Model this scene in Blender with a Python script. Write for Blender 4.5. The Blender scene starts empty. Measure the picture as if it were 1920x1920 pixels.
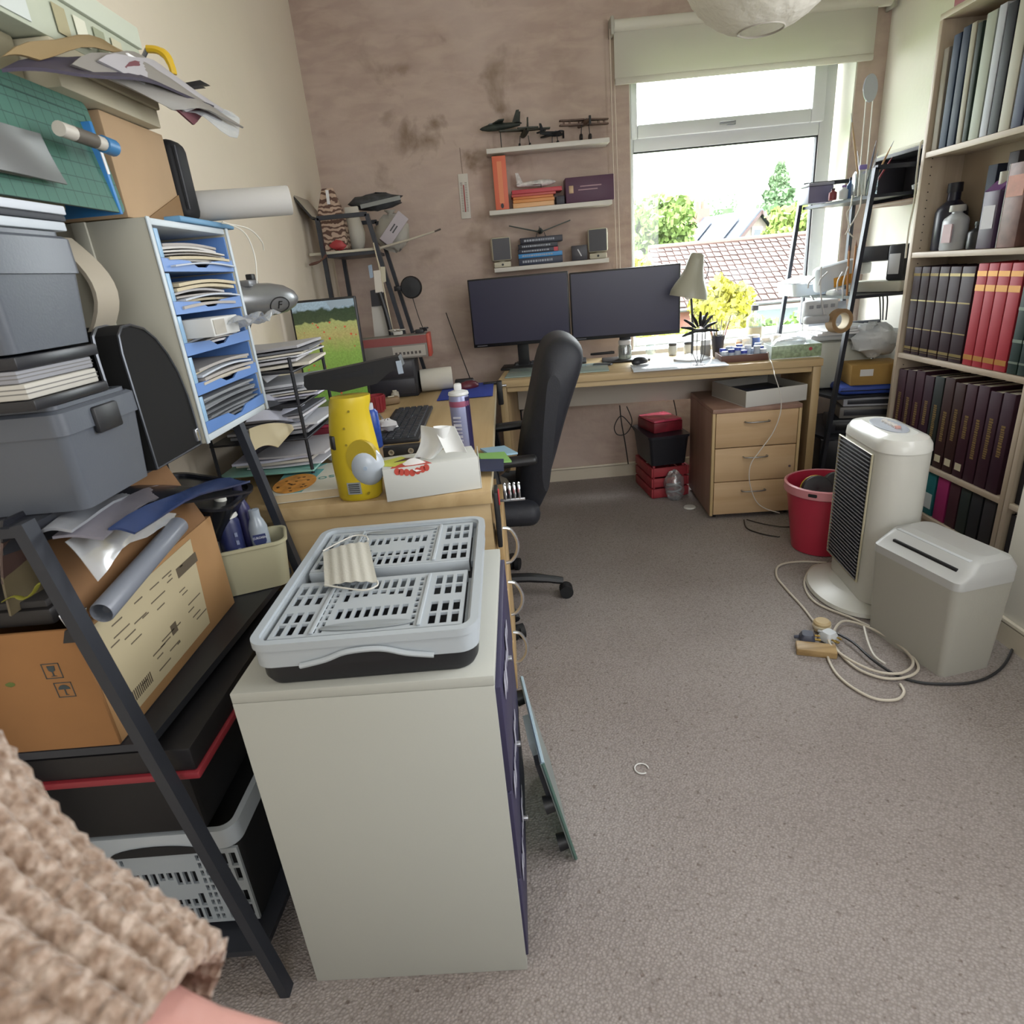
import bpy, bmesh, math, random
from mathutils import Vector, Matrix, Euler
random.seed(7)
SC = bpy.context.scene
COL = SC.collection
# ------------------------------------------------------------------ camera
FPX = 1157.0
def _cam_axes():
    fw = Vector((-20, -450, FPX)).normalized()
    dn = Vector((275, 2966, FPX)); dn = (dn - fw * dn.dot(fw)).normalized()
    rt = dn.cross(fw)
    return rt, fw, -dn
_RT, _FW, _UP = _cam_axes()
EYE = Vector((0, 0, 1.25))
def ray(u, v):
    q = Vector(((u - 960) / FPX, (v - 960) / FPX, 1))
    return Vector((_RT.dot(q), _FW.dot(q), _UP.dot(q)))
def PZ(u, v, z): d = ray(u, v); return EYE + d * ((z - EYE.z) / d.z)
def PY(u, v, y): d = ray(u, v); return EYE + d * (y / d.y)
def PX(u, v, x): d = ray(u, v); return EYE + d * (x / d.x)
cam = bpy.data.cameras.new('camera')
camo = bpy.data.objects.new('camera', cam); COL.objects.link(camo)
cam.sensor_width = 36; cam.lens = FPX / 1920 * 36
cam.clip_start = 0.02; cam.clip_end = 500
_cx = Vector((_RT.x, _FW.x, _UP.x)); _cy = Vector((_RT.y, _FW.y, _UP.y)); _cz = Vector((_RT.z, _FW.z, _UP.z))
_m = Matrix((( _cx.x, -_cy.x, -_cz.x, EYE.x), (_cx.y, -_cy.y, -_cz.y, EYE.y), (_cx.z, -_cy.z, -_cz.z, EYE.z), (0, 0, 0, 1)))
camo.matrix_world = _m
cam.dof.use_dof = True; cam.dof.focus_distance = 2.3; cam.dof.aperture_fstop = 11.0
SC.camera = camo
# ------------------------------------------------------------------ sky, daylight, exposure
W = bpy.data.worlds.new('sky'); SC.world = W; W.use_nodes = True
_n = W.node_tree.nodes; _l = W.node_tree.links
_bg = _n['Background']
_tc = _n.new('ShaderNodeTexCoord'); _nz = _n.new('ShaderNodeTexNoise'); _rp = _n.new('ShaderNodeValToRGB')
_nz.inputs['Scale'].default_value = 2.2; _nz.inputs['Detail'].default_value = 5
_rp.color_ramp.elements[0].position = .38; _rp.color_ramp.elements[0].color = (.90, .955, 1.0, 1)
_rp.color_ramp.elements[1].position = .62; _rp.color_ramp.elements[1].color = (1, 1, 1, 1)
_l.new(_tc.outputs['Generated'], _nz.inputs['Vector']); _l.new(_nz.outputs['Fac'], _rp.inputs['Fac'])
_sx = _n.new('ShaderNodeSeparateXYZ'); _l.new(_tc.outputs['Generated'], _sx.inputs[0])      # overcast sky: three times brighter overhead than at the horizon
_mr = _n.new('ShaderNodeMapRange'); _mr.inputs['To Min'].default_value = .55; _mr.inputs['To Max'].default_value = 1.65; _l.new(_sx.outputs['Z'], _mr.inputs['Value'])
_vm = _n.new('ShaderNodeVectorMath'); _vm.operation = 'SCALE'; _l.new(_rp.outputs['Color'], _vm.inputs[0]); _l.new(_mr.outputs[0], _vm.inputs['Scale'])
_l.new(_vm.outputs[0], _bg.inputs['Color']); _bg.inputs['Strength'].default_value = 12.5
def area_light(name, loc, rot, sx, sy, power, color=(1, 1, 1), portal=False):
    L = bpy.data.lights.new(name, 'AREA'); L.shape = 'RECTANGLE'; L.size = sx; L.size_y = sy; L.energy = power; L.color = color
    if portal: L.cycles.is_portal = True
    o = bpy.data.objects.new(name, L); o.location = loc; o.rotation_euler = rot; COL.objects.link(o); return o
R90 = math.pi / 2
area_light('window_portal', (1.30, 3.95, 1.5), (-R90, 0, 0), 1.2, 1.6, 1, portal=True)
# added fill lamp in a made-up window, right wall beside the photographer
area_light('side_fill_light', (1.47, .80, 1.66), (0, R90, 0), 1.3, 1.4, 19, (.97, .98, 1))
# second added fill lamp, in a made-up window behind the photographer
area_light('rear_fill_light', (0.45, -1.64, 1.7), (R90, 0, 0), 1.5, 1.2, 13.5, (.97, .98, 1))
SC.view_settings.view_transform = 'Standard'; SC.view_settings.look = 'None'
SC.view_settings.gamma = 1.0; SC.view_settings.use_curve_mapping = False
SC.view_settings.exposure = 0.92
# ------------------------------------------------------------------ helpers
def lin(h):
    h = h.lstrip('#'); out = []
    for i in (0, 2, 4):
        c = int(h[i:i + 2], 16) / 255
        out.append(c / 12.92 if c <= .04045 else ((c + .055) / 1.055) ** 2.4)
    return (*out, 1)
MATS = {}
def M(col, rough=.55, metal=0, var=0, vs=8, bump=0, bs=60, trans=0, coat=0, emit=0, alpha=1):
    """principled material: colour, roughness, colour variation (noise) and fine relief"""
    key = (col, rough, metal, var, vs, bump, bs, trans, coat, emit, alpha)
    if key in MATS: return MATS[key]
    m = bpy.data.materials.new('material_' + col.strip('#')); m.use_nodes = True
    nt = m.node_tree; N = nt.nodes; L = nt.links; p = N['Principled BSDF']; c = lin(col)
    p.inputs['Base Color'].default_value = c; p.inputs['Roughness'].default_value = rough; p.inputs['Metallic'].default_value = metal
    p.inputs['Transmission Weight'].default_value = trans; p.inputs['Coat Weight'].default_value = coat; p.inputs['Alpha'].default_value = alpha
    if emit: p.inputs['Emission Color'].default_value = c; p.inputs['Emission Strength'].default_value = emit
    if var or bump:
        tc = N.new('ShaderNodeTexCoord')
    if var:
        nz = N.new('ShaderNodeTexNoise'); nz.inputs['Scale'].default_value = vs; nz.inputs['Detail'].default_value = 5
        L.new(tc.outputs['Object'], nz.inputs['Vector'])
        r = N.new('ShaderNodeValToRGB'); r.color_ramp.elements[0].position = .3; r.color_ramp.elements[1].position = .7
        r.color_ramp.elements[0].color = tuple(max(0, x * (1 - var)) for x in c[:3]) + (1,)
        r.color_ramp.elements[1].color = tuple(min(1, x * (1 + var)) for x in c[:3]) + (1,)
        L.new(nz.outputs['Fac'], r.inputs['Fac']); L.new(r.outputs['Color'], p.inputs['Base Color'])
    if bump:
        nb = N.new('ShaderNodeTexNoise'); nb.inputs['Scale'].default_value = bs; nb.inputs['Detail'].default_value = 3
        b = N.new('ShaderNodeBump'); b.inputs['Strength'].default_value = bump; b.inputs['Distance'].default_value = .01
        L.new(tc.outputs['Object'], nb.inputs['Vector']); L.new(nb.outputs['Fac'], b.inputs['Height']); L.new(b.outputs['Normal'], p.inputs['Normal'])
    MATS[key] = m; return m
def clear_mat(name, tint='#ffffff', gloss=.12, rough=.05, haze=0):
    """thin clear sheet: mostly lets light through, some gloss, some haze"""
    if name in MATS: return MATS[name]
    m = bpy.data.materials.new(name); m.use_nodes = True; nt = m.node_tree; N = nt.nodes; L = nt.links
    N.remove(N['Principled BSDF']); out = N['Material Output']
    t = N.new('ShaderNodeBsdfTransparent'); t.inputs['Color'].default_value = lin(tint)
    g = N.new('ShaderNodeBsdfGlossy'); g.inputs['Roughness'].default_value = rough
    mx = N.new('ShaderNodeMixShader'); mx.inputs[0].default_value = gloss
    L.new(t.outputs[0], mx.inputs[1]); L.new(g.outputs[0], mx.inputs[2]); last = mx
    if haze:
        d = N.new('ShaderNodeBsdfDiffuse'); d.inputs['Color'].default_value = lin('#e8ecee')
        m2 = N.new('ShaderNodeMixShader'); m2.inputs[0].default_value = haze
        L.new(mx.outputs[0], m2.inputs[1]); L.new(d.outputs[0], m2.inputs[2]); last = m2
    L.new(last.outputs[0], out.inputs['Surface']); MATS[name] = m; return m
def thin_cloth(col, glow=.5, bump=0, bs=200):
    k = ('cloth', col, glow, bump)
    if k in MATS: return MATS[k]
    m = bpy.data.materials.new('thin_cloth'); m.use_nodes = True; nt = m.node_tree; N = nt.nodes; L = nt.links; N.remove(N['Principled BSDF'])
    d = N.new('ShaderNodeBsdfDiffuse'); t = N.new('ShaderNodeBsdfTranslucent'); mx = N.new('ShaderNodeMixShader'); mx.inputs[0].default_value = glow
    for n in (d, t): n.inputs['Color'].default_value = lin(col)
    if bump:
        tc = N.new('ShaderNodeTexCoord'); nz = N.new('ShaderNodeTexNoise'); nz.inputs['Scale'].default_value = bs; nz.inputs['Detail'].default_value = 4; b = N.new('ShaderNodeBump'); b.inputs['Strength'].default_value = bump; b.inputs['Distance'].default_value = .02
        L.new(tc.outputs['Object'], nz.inputs['Vector']); L.new(nz.outputs['Fac'], b.inputs['Height']); L.new(b.outputs[0], d.inputs['Normal']); L.new(b.outputs[0], t.inputs['Normal'])
    L.new(d.outputs[0], mx.inputs[1]); L.new(t.outputs[0], mx.inputs[2]); L.new(mx.outputs[0], N['Material Output'].inputs['Surface']); MATS[k] = m; return m
def wood(col, col2, scale=3, axis='X', rough=.5, key=None):
    k = ('wood', col, col2, scale, axis, rough)
    if k in MATS: return MATS[k]
    m = bpy.data.materials.new('wood_grain'); m.use_nodes = True; nt = m.node_tree; N = nt.nodes; L = nt.links; p = N['Principled BSDF']
    tc = N.new('ShaderNodeTexCoord'); mp = N.new('ShaderNodeMapping'); nz = N.new('ShaderNodeTexNoise')
    s = {'X': (scale * .6, scale * 9, scale * 9), 'Y': (scale * 9, scale * .6, scale * 9), 'Z': (scale * 9, scale * 9, scale * .6)}[axis]
    mp.inputs['Scale'].default_value = s; nz.inputs['Detail'].default_value = 6; nz.inputs['Scale'].default_value = 1; nz.inputs['Distortion'].default_value = .6
    r = N.new('ShaderNodeValToRGB'); r.color_ramp.elements[0].position = .35; r.color_ramp.elements[1].position = .68
    r.color_ramp.elements[0].color = lin(col); r.color_ramp.elements[1].color = lin(col2)
    L.new(tc.outputs['Object'], mp.inputs['Vector']); L.new(mp.outputs[0], nz.inputs['Vector']); L.new(nz.outputs['Fac'], r.inputs['Fac'])
    L.new(r.outputs[0], p.inputs['Base Color']); p.inputs['Roughness'].default_value = rough
    MATS[k] = m; return m
def rotz(a): return Matrix.Rotation(a, 3, 'Z')
def eul(x, y, z): return Euler((x, y, z)).to_matrix()
I3 = Matrix.Identity(3)
def frame_to(d):
    """3x3 matrix whose z column points along d"""
    d = Vector(d).normalized(); a = Vector((0, 0, 1)) if abs(d.z) < .9 else Vector((1, 0, 0))
    x = a.cross(d).normalized(); y = d.cross(x)
    return Matrix((x, y, d)).transposed()
def smooth_path(pts, k=5):
    pts = [Vector(p) for p in pts]; out = []
    for i in range(len(pts) - 1):
        p0 = pts[max(i - 1, 0)]; p1 = pts[i]; p2 = pts[i + 1]; p3 = pts[min(i + 2, len(pts) - 1)]
        for j in range(k):
            t = j / k
            out.append(.5 * ((2 * p1) + (p2 - p0) * t + (2 * p0 - 5 * p1 + 4 * p2 - p3) * t * t + (3 * p1 - p0 - 3 * p2 + p3) * t ** 3))
    out.append(pts[-1]); return out
class MB:
    def __init__(s): s.v = []; s.f = []; s.sm = []
    def add(s, vs, fs, smooth=False):
        o = len(s.v); s.v += [tuple(v) for v in vs]; s.f += [tuple(i + o for i in f) for f in fs]; s.sm += [smooth] * len(fs); return s
    def box(s, x0, x1, y0, y1, z0, z1):
        return s.obox(((x0 + x1) / 2, (y0 + y1) / 2, (z0 + z1) / 2), (abs(x1 - x0), abs(y1 - y0), abs(z1 - z0)))
    def obox(s, c, d, R=I3):
        c = Vector(c); hx, hy, hz = d[0] / 2, d[1] / 2, d[2] / 2
        vs = [c + R @ Vector((x * hx, y * hy, z * hz)) for z in (-1, 1) for y in (-1, 1) for x in (-1, 1)]
        return s.add(vs, [(0, 2, 3, 1), (4, 5, 7, 6), (0, 1, 5, 4), (2, 6, 7, 3), (0, 4, 6, 2), (1, 3, 7, 5)])
    def rbox(s, c, d, r=.005, R=I3, seg=2):
        bm = bmesh.new(); bmesh.ops.create_cube(bm, size=1)
        for v in bm.verts: v.co = Vector((v.co.x * d[0], v.co.y * d[1], v.co.z * d[2]))
        r = min(r, min(d) * .49)
        bmesh.ops.bevel(bm, geom=bm.edges[:], offset=r, segments=seg, profile=.5, affect='EDGES')
        c = Vector(c); bm.verts.index_update()
        s.add([c + R @ v.co for v in bm.verts], [[v.index for v in f.verts] for f in bm.faces], True); bm.free(); return s
    def rbx(s, x0, x1, y0, y1, z0, z1, r=.005, seg=2):
        return s.rbox(((x0 + x1) / 2, (y0 + y1) / 2, (z0 + z1) / 2), (abs(x1 - x0), abs(y1 - y0), abs(z1 - z0)), r, I3, seg)
    def cyl(s, p0, p1, r0, r1=None, n=14, caps=True):
        r1 = r0 if r1 is None else r1; p0 = Vector(p0); p1 = Vector(p1); F = frame_to(p1 - p0)
        vs = []
        for p, r in ((p0, r0), (p1, r1)):
            for i in range(n):
                a = 2 * math.pi * i / n; vs.append(p + F @ Vector((r * math.cos(a), r * math.sin(a), 0)))
        s.add(vs, [(i, (i + 1) % n, n + (i + 1) % n, n + i) for i in range(n)], True)
        if caps: s.add(vs, [tuple(range(n - 1, -1, -1)), tuple(range(n, 2 * n))])
        return s
    def lathe(s, prof, c=(0, 0, 0), n=20, R=I3, sx=1, sy=1, cap=True):
        c = Vector(c); vs = []; fs = []
        for r, z in prof:
            for i in range(n):
                a = 2 * math.pi * i / n; vs.append(c + R @ Vector((r * sx * math.cos(a), r * sy * math.sin(a), z)))
        for j in range(len(prof) - 1):
            for i in range(n): fs.append((j * n + i, j * n + (i + 1) % n, (j + 1) * n + (i + 1) % n, (j + 1) * n + i))
        s.add(vs, fs, True)
        k = (len(prof) - 1) * n
        if not cap: return s
        if prof[0][0] > 1e-5: s.add(vs[:n], [tuple(range(n - 1, -1, -1))])
        if prof[-1][0] > 1e-5: s.add(vs[k:], [tuple(range(n))])
        return s
    def tube(s, pts, r, n=8, sm=0, closed=False, flat=1):
        pts = smooth_path(pts, sm) if sm else [Vector(p) for p in pts]
        m = len(pts); vs = []; prev = None
        for i, p in enumerate(pts):
            d = (pts[(i + 1) % m] - pts[i - 1]) if closed else (pts[min(i + 1, m - 1)] - pts[max(i - 1, 0)])
            d.normalize() if d.length > 1e-9 else None
            if prev is None: F = frame_to(d); prev = F.col[0].copy()
            x = prev - d * prev.dot(d)
            if x.length < 1e-6: x = frame_to(d).col[0]
            x.normalize(); prev = x; y = d.cross(x)
            rr = r[i * (len(r) - 1) // max(1, m - 1)] if isinstance(r, (list, tuple)) else r
            for k in range(n):
                a = 2 * math.pi * k / n; vs.append(p + x * (rr * math.cos(a)) + y * (rr * flat * math.sin(a)))
        fs = []
        for i in range(m if closed else m - 1):
            j = (i + 1) % m
            for k in range(n): fs.append((i * n + k, i * n + (k + 1) % n, j * n + (k + 1) % n, j * n + k))
        s.add(vs, fs, True)
        if not closed: s.add(vs[:n], [tuple(range(n - 1, -1, -1))]); s.add(vs[-n:], [tuple(range(n))])
        return s
    def prism(s, poly, h, o=(0, 0, 0), R=I3, smooth=False):
        """polygon in the local xy plane, extruded by h along local z"""
        o = Vector(o); n = len(poly)
        a = [o + R @ Vector((x, y, 0)) for x, y in poly]; b = [o + R @ Vector((x, y, h)) for x, y in poly]
        s.add(a + b, [(i, (i + 1) % n, n + (i + 1) % n, n + i) for i in range(n)], smooth)
        s.add(a + b, [tuple(range(n - 1, -1, -1)), tuple(range(n, 2 * n))]); return s
    def sheet(s, f, nu, nv, th=.001):
        """curved sheet f(u,v)->Vector, u,v in 0..1, given a thickness"""
        P = [[Vector(f(i / nu, j / nv)) for j in range(nv + 1)] for i in range(nu + 1)]
        top = []; bot = []
        for i in range(nu + 1):
            for j in range(nv + 1):
                du = P[min(i + 1, nu)][j] - P[max(i - 1, 0)][j]; dv = P[i][min(j + 1, nv)] - P[i][max(j - 1, 0)]
                nn = du.cross(dv); nn = nn.normalized() if nn.length > 1e-12 else Vector((0, 0, 1))
                top.append(P[i][j] + nn * th / 2); bot.append(P[i][j] - nn * th / 2)
        w = nv + 1; k = len(top); fs = []
        for i in range(nu):
            for j in range(nv):
                a, b, c, d = i * w + j, (i + 1) * w + j, (i + 1) * w + j + 1, i * w + j + 1
                fs.append((a, b, c, d)); fs.append((k + a, k + d, k + c, k + b))
        s.add(top + bot, fs, True); e = []
        for i in range(nu):
            a, b = i * w, (i + 1) * w; e.append((a, k + a, k + b, b)); a += nv; b += nv; e.append((a, b, k + b, k + a))
        for j in range(nv):
            a, b = j, j + 1; e.append((a, b, k + b, k + a)); a += nu * w; b += nu * w; e.append((a, k + a, k + b, b))
        return s.add(top + bot, e)
    def quadslab(s, a, b, c, d, th):
        a, b, c, d = map(Vector, (a, b, c, d)); n = (b - a).cross(d - a).normalized() * th
        v = [a, b, c, d, a + n, b + n, c + n, d + n]
        return s.add(v, [(3, 2, 1, 0), (4, 5, 6, 7), (0, 1, 5, 4), (1, 2, 6, 5), (2, 3, 7, 6), (3, 0, 4, 7)])
    def blob(s, c, r, n=10, m=7, jit=0, sx=1, sy=1, sz=1):
        c = Vector(c); vs = []
        for j in range(m + 1):
            t = math.pi * j / m
            for i in range(n):
                a = 2 * math.pi * i / n; q = r * (1 + (random.random() - .5) * jit)
                vs.append(c + Vector((sx * q * math.sin(t) * math.cos(a), sy * q * math.sin(t) * math.sin(a), sz * q * math.cos(t))))
        return s.add(vs, [(j * n + i, (j + 1) * n + i, (j + 1) * n + (i + 1) % n, j * n + (i + 1) % n) for j in range(m) for i in range(n)], True)
    def mesh(s, name, mats):
        me = bpy.data.meshes.new(name); me.from_pydata(s.v, [], s.f)
        me.polygons.foreach_set('use_smooth', s.sm)
        bm = bmesh.new(); bm.from_mesh(me); pass
        bmesh.ops.recalc_face_normals(bm, faces=bm.faces); bm.to_mesh(me); bm.free()
        for m in (mats if isinstance(mats, (list, tuple)) else [mats]): me.materials.append(m)
        try: me.set_sharp_from_angle(angle=math.radians(40))
        except Exception: pass
        return me
def ob(name, mb, mat, parent=None, loc=None, rz=0, rot=None, label=None, cat=None, group=None, kind=None):
    me = mb.mesh(name, mat) if isinstance(mb, MB) else mb
    o = bpy.data.objects.new(name, me); COL.objects.link(o)
    if parent is not None: o.parent = parent
    if loc is not None: o.location = loc
    o.rotation_euler = rot if rot is not None else (0, 0, rz)
    if label: o['label'] = label
    if cat: o['category'] = cat
    if group: o['group'] = group
    if kind: o['kind'] = kind
    return o
def thing(name, label, cat, loc=(0, 0, 0), rz=0, group=None, rot=None):
    o = bpy.data.objects.new(name, None); COL.objects.link(o); o.empty_display_size = .05
    o.location = loc; o.rotation_euler = rot if rot is not None else (0, 0, rz); o['label'] = label; o['category'] = cat
    if group: o['group'] = group
    return o
def solo(name, mb, mat, label, cat, group=None, kind=None, **k):
    """a thing made of one mesh, with its origin at its base"""
    if 'loc' not in k and isinstance(mb, MB):
        n = len(mb.v); c = Vector((sum(v[0] for v in mb.v) / n, sum(v[1] for v in mb.v) / n, min(v[2] for v in mb.v)))
        mb.v = [tuple(Vector(v) - c) for v in mb.v]; k['loc'] = c
    return ob(name, mb, mat, label=label, cat=cat, group=group, kind=kind, **k)
def struct(name, mb, mat, parent=None, **k): return ob(name, mb, mat, parent, kind=None if parent else 'structure', **k)
def dup(root, loc, rz=None, label=None, group=None):
    r = root.copy(); COL.objects.link(r); r.location = loc
    if rz is not None: r.rotation_euler = (0, 0, rz)
    if label: r['label'] = label
    if group: r['group'] = group
    for ch in list(root.children):
        c = ch.copy(); COL.objects.link(c); c.parent = r
        for g in ch.children:
            d = g.copy(); COL.objects.link(d); d.parent = c
    return r
def lettering(text, size, mat, parent, loc, R=I3, depth=.0006, name='lettering', align='CENTER'):
    """flat printed or raised words as a part of a thing; R columns = reading direction, up, normal"""
    cu = bpy.data.curves.new('words', 'FONT'); cu.body = text; cu.size = size; cu.align_x = align; cu.align_y = 'CENTER'
    cu.extrude = depth; cu.resolution_u = 2
    t = bpy.data.objects.new('words', cu); COL.objects.link(t)
    bpy.context.view_layer.update()
    me = bpy.data.meshes.new_from_object(t.evaluated_get(bpy.context.evaluated_depsgraph_get()))
    bpy.data.objects.remove(t); bpy.data.curves.remove(cu)
    me.materials.clear(); me.materials.append(mat)
    me.transform(Matrix.Translation(loc) @ R.to_4x4()); me.name = name
    return ob(name, me, mat, parent)
def cols(x, y, z): return Matrix((Vector(x), Vector(y), Vector(z))).transposed()
FACE_CAM = cols((1, 0, 0), (0, 0, 1), (0, -1, 0))     # words read from the -y side
FACE_RIGHT = cols((0, 1, 0), (0, 0, 1), (1, 0, 0))    # words read from the +x side
FACE_LEFT = cols((0, -1, 0), (0, 0, 1), (-1, 0, 0))   # words read from the -x side
FLAT = I3                                              # lying face up, read from -y
BLACK = M('#1b1c20', .45); BLACKM = M('#15161a', .7); DKMETAL = M('#33363f', .4, .3); WHITEP = M('#dcdcd8', .5); PAPER = M('#e2e2e4', .75)
CHROME = M('#c9ccd2', .2, .9); CARD = M('#a9835a', .8, var=.12, vs=6); GREYP = M('#b4b8bc', .4)
CLEAR = clear_mat('clear_plastic', '#f4f8fa', .14, .1, .12)
# ------------------------------------------------------------------ room shell
YB, XL, XR, YF, ZC, XCH, YCH = 3.686, -0.912, 2.022, -1.7, 2.72, 1.52, 1.745
def plaster_mat():
    m = bpy.data.materials.new('bare_plaster'); m.use_nodes = True; nt = m.node_tree; N = nt.nodes; L = nt.links; p = N['Principled BSDF']
    tc = N.new('ShaderNodeTexCoord')
    def noise(scale, det, dist=0, vec=None):
        n = N.new('ShaderNodeTexNoise'); n.inputs['Scale'].default_value = scale; n.inputs['Detail'].default_value = det
        n.inputs['Distortion'].default_value = dist; L.new(vec or tc.outputs['Object'], n.inputs['Vector']); return n
    def ramp(a, ca, b, cb):
        r = N.new('ShaderNodeValToRGB'); r.color_ramp.elements[0].position = a; r.color_ramp.elements[0].color = ca
        r.color_ramp.elements[1].position = b; r.color_ramp.elements[1].color = cb; return r
    base = noise(1.6, 8, .8); rb = ramp(.3, lin('#a58f84'), .7, lin('#bfaea4')); L.new(base.outputs['Fac'], rb.inputs['Fac'])
    mp = N.new('ShaderNodeMapping'); mp.inputs['Scale'].default_value = (3, 1, 9); mp.inputs['Rotation'].default_value = (0, .25, 0); L.new(tc.outputs['Object'], mp.inputs['Vector'])
    streak = noise(2.2, 9, .5, mp.outputs[0]); rs = ramp(.40, (0, 0, 0, 1), .85, (.8, .8, .8, 1)); L.new(streak.outputs['Fac'], rs.inputs['Fac'])
    mx = N.new('ShaderNodeMix'); mx.data_type = 'RGBA'; L.new(rs.outputs[0], mx.inputs[0]); L.new(rb.outputs[0], mx.inputs[6]); mx.inputs[7].default_value = lin('#c6b4a6')
    st = noise(5.5, 14, .35); rt = ramp(.54, (0, 0, 0, 1), .70, (1, 1, 1, 1)); L.new(st.outputs['Fac'], rt.inputs['Fac'])
    # brown blotches only over a patch left of the small shelves
    sx = N.new('ShaderNodeSeparateXYZ'); L.new(tc.outputs['Object'], sx.inputs[0])
    def band(sock, c, w):
        a = N.new('ShaderNodeMath'); a.operation = 'SUBTRACT'; L.new(sock, a.inputs[0]); a.inputs[1].default_value = c
        b = N.new('ShaderNodeMath'); b.operation = 'ABSOLUTE'; L.new(a.outputs[0], b.inputs[0])
        mr = N.new('ShaderNodeMapRange'); mr.inputs['From Min'].default_value = 0; mr.inputs['From Max'].default_value = w
        mr.inputs['To Min'].default_value = 1; mr.inputs['To Max'].default_value = 0; L.new(b.outputs[0], mr.inputs['Value']); return mr
    bx = band(sx.outputs['X'], -.22, .75); bz = band(sx.outputs['Z'], 2.0, .95)
    mu = N.new('ShaderNodeMath'); mu.operation = 'MULTIPLY'; L.new(bx.outputs[0], mu.inputs[0]); L.new(bz.outputs[0], mu.inputs[1])
    m2 = N.new('ShaderNodeMath'); m2.operation = 'MULTIPLY'; L.new(mu.outputs[0], m2.inputs[0]); L.new(rt.outputs[0], m2.inputs[1])
    m3 = N.new('ShaderNodeMath'); m3.operation = 'MULTIPLY'; m3.use_clamp = True; L.new(m2.outputs[0], m3.inputs[0]); m3.inputs[1].default_value = 1.25
    mx2 = N.new('ShaderNodeMix'); mx2.data_type = 'RGBA'; L.new(m3.outputs[0], mx2.inputs[0]); L.new(mx.outputs[2], mx2.inputs[6]); mx2.inputs[7].default_value = lin('#75604c')
    L.new(mx2.outputs[2], p.inputs['Base Color']); p.inputs['Roughness'].default_value = .8
    bp = N.new('ShaderNodeBump'); bp.inputs['Strength'].default_value = .25; bp.inputs['Distance'].default_value = .01
    fine = noise(26, 6); L.new(fine.outputs['Fac'], bp.inputs['Height']); L.new(bp.outputs['Normal'], p.inputs['Normal']); return m
def carpet_mat():
    m = bpy.data.materials.new('looped_carpet'); m.use_nodes = True; nt = m.node_tree; N = nt.nodes; L = nt.links; p = N['Principled BSDF']
    tc = N.new('ShaderNodeTexCoord'); vo = N.new('ShaderNodeTexVoronoi'); vo.inputs['Scale'].default_value = 150; vo.inputs['Randomness'].default_value = .75
    mp = N.new('ShaderNodeMapping'); mp.inputs['Scale'].default_value = (1, 1.25, 1); mp.inputs['Rotation'].default_value = (0, 0, .5)
    L.new(tc.outputs['Object'], mp.inputs['Vector']); L.new(mp.outputs[0], vo.inputs['Vector'])
    n1 = N.new('ShaderNodeTexNoise'); n1.inputs['Scale'].default_value = 1.3; n1.inputs['Detail'].default_value = 7; L.new(tc.outputs['Object'], n1.inputs['Vector'])
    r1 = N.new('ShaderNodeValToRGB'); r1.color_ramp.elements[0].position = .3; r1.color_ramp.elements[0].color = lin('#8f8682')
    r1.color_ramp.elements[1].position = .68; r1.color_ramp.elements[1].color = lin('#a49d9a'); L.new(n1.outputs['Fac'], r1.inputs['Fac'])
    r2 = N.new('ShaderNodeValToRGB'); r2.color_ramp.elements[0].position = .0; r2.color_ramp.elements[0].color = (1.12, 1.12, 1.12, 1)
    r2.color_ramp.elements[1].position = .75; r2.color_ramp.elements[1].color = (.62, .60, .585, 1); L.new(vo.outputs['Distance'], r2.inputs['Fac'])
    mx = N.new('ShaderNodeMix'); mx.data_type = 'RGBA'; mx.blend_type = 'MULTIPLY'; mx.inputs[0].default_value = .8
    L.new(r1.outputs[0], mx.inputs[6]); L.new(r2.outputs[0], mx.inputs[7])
    n3 = N.new('ShaderNodeTexNoise'); n3.inputs['Scale'].default_value = 70; n3.inputs['Detail'].default_value = 2; L.new(tc.outputs['Object'], n3.inputs['Vector'])
    r3 = N.new('ShaderNodeValToRGB'); r3.color_ramp.elements[0].position = .62; r3.color_ramp.elements[0].color = (1, 1, 1, 1)
    r3.color_ramp.elements[1].position = .74; r3.color_ramp.elements[1].color = (.45, .38, .34, 1); L.new(n3.outputs['Fac'], r3.inputs['Fac'])
    mx3 = N.new('ShaderNodeMix'); mx3.data_type = 'RGBA'; mx3.blend_type = 'MULTIPLY'; mx3.inputs[0].default_value = .7
    L.new(mx.outputs[2], mx3.inputs[6]); L.new(r3.outputs[0], mx3.inputs[7])
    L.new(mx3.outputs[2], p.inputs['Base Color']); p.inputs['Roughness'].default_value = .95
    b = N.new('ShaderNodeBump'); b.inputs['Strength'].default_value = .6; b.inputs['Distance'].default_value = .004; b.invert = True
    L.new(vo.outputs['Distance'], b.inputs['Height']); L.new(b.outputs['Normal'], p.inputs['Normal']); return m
PLASTER = plaster_mat()
CREAM = M('#dedad0', .75, var=.04, vs=1.5, bump=.08, bs=40)
PINKCREAM = M('#e0d5c4', .75, var=.05, vs=1.2, bump=.08, bs=40)
WHITEGLOSS = M('#dedbd2', .4)
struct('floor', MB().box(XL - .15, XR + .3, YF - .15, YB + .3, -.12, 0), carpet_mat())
struct('ceiling', MB().box(XL - .15, XR + .3, YF - .15, YB + .3, ZC, ZC + .12), M('#e4e1d8', .8))
struct('wall_left', MB().box(XL - .15, XL, YF - .15, YB + .3, 0, ZC), PINKCREAM)
struct('wall_right', MB().box(XR, XR + .15, YCH, YB + .3, 0, ZC), CREAM)
struct('wall_chimney', MB().box(XCH, XR + .15, YF, .08, 0, ZC).box(XCH, XR + .15, 1.52, YCH, 0, ZC).box(XCH, XR + .15, .08, 1.52, 0, 1.0).box(XCH, XR + .15, .08, 1.52, 2.32, ZC), M('#d8d5cc', .75, var=.03, vs=1.5))  # gap left for the added side window
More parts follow.
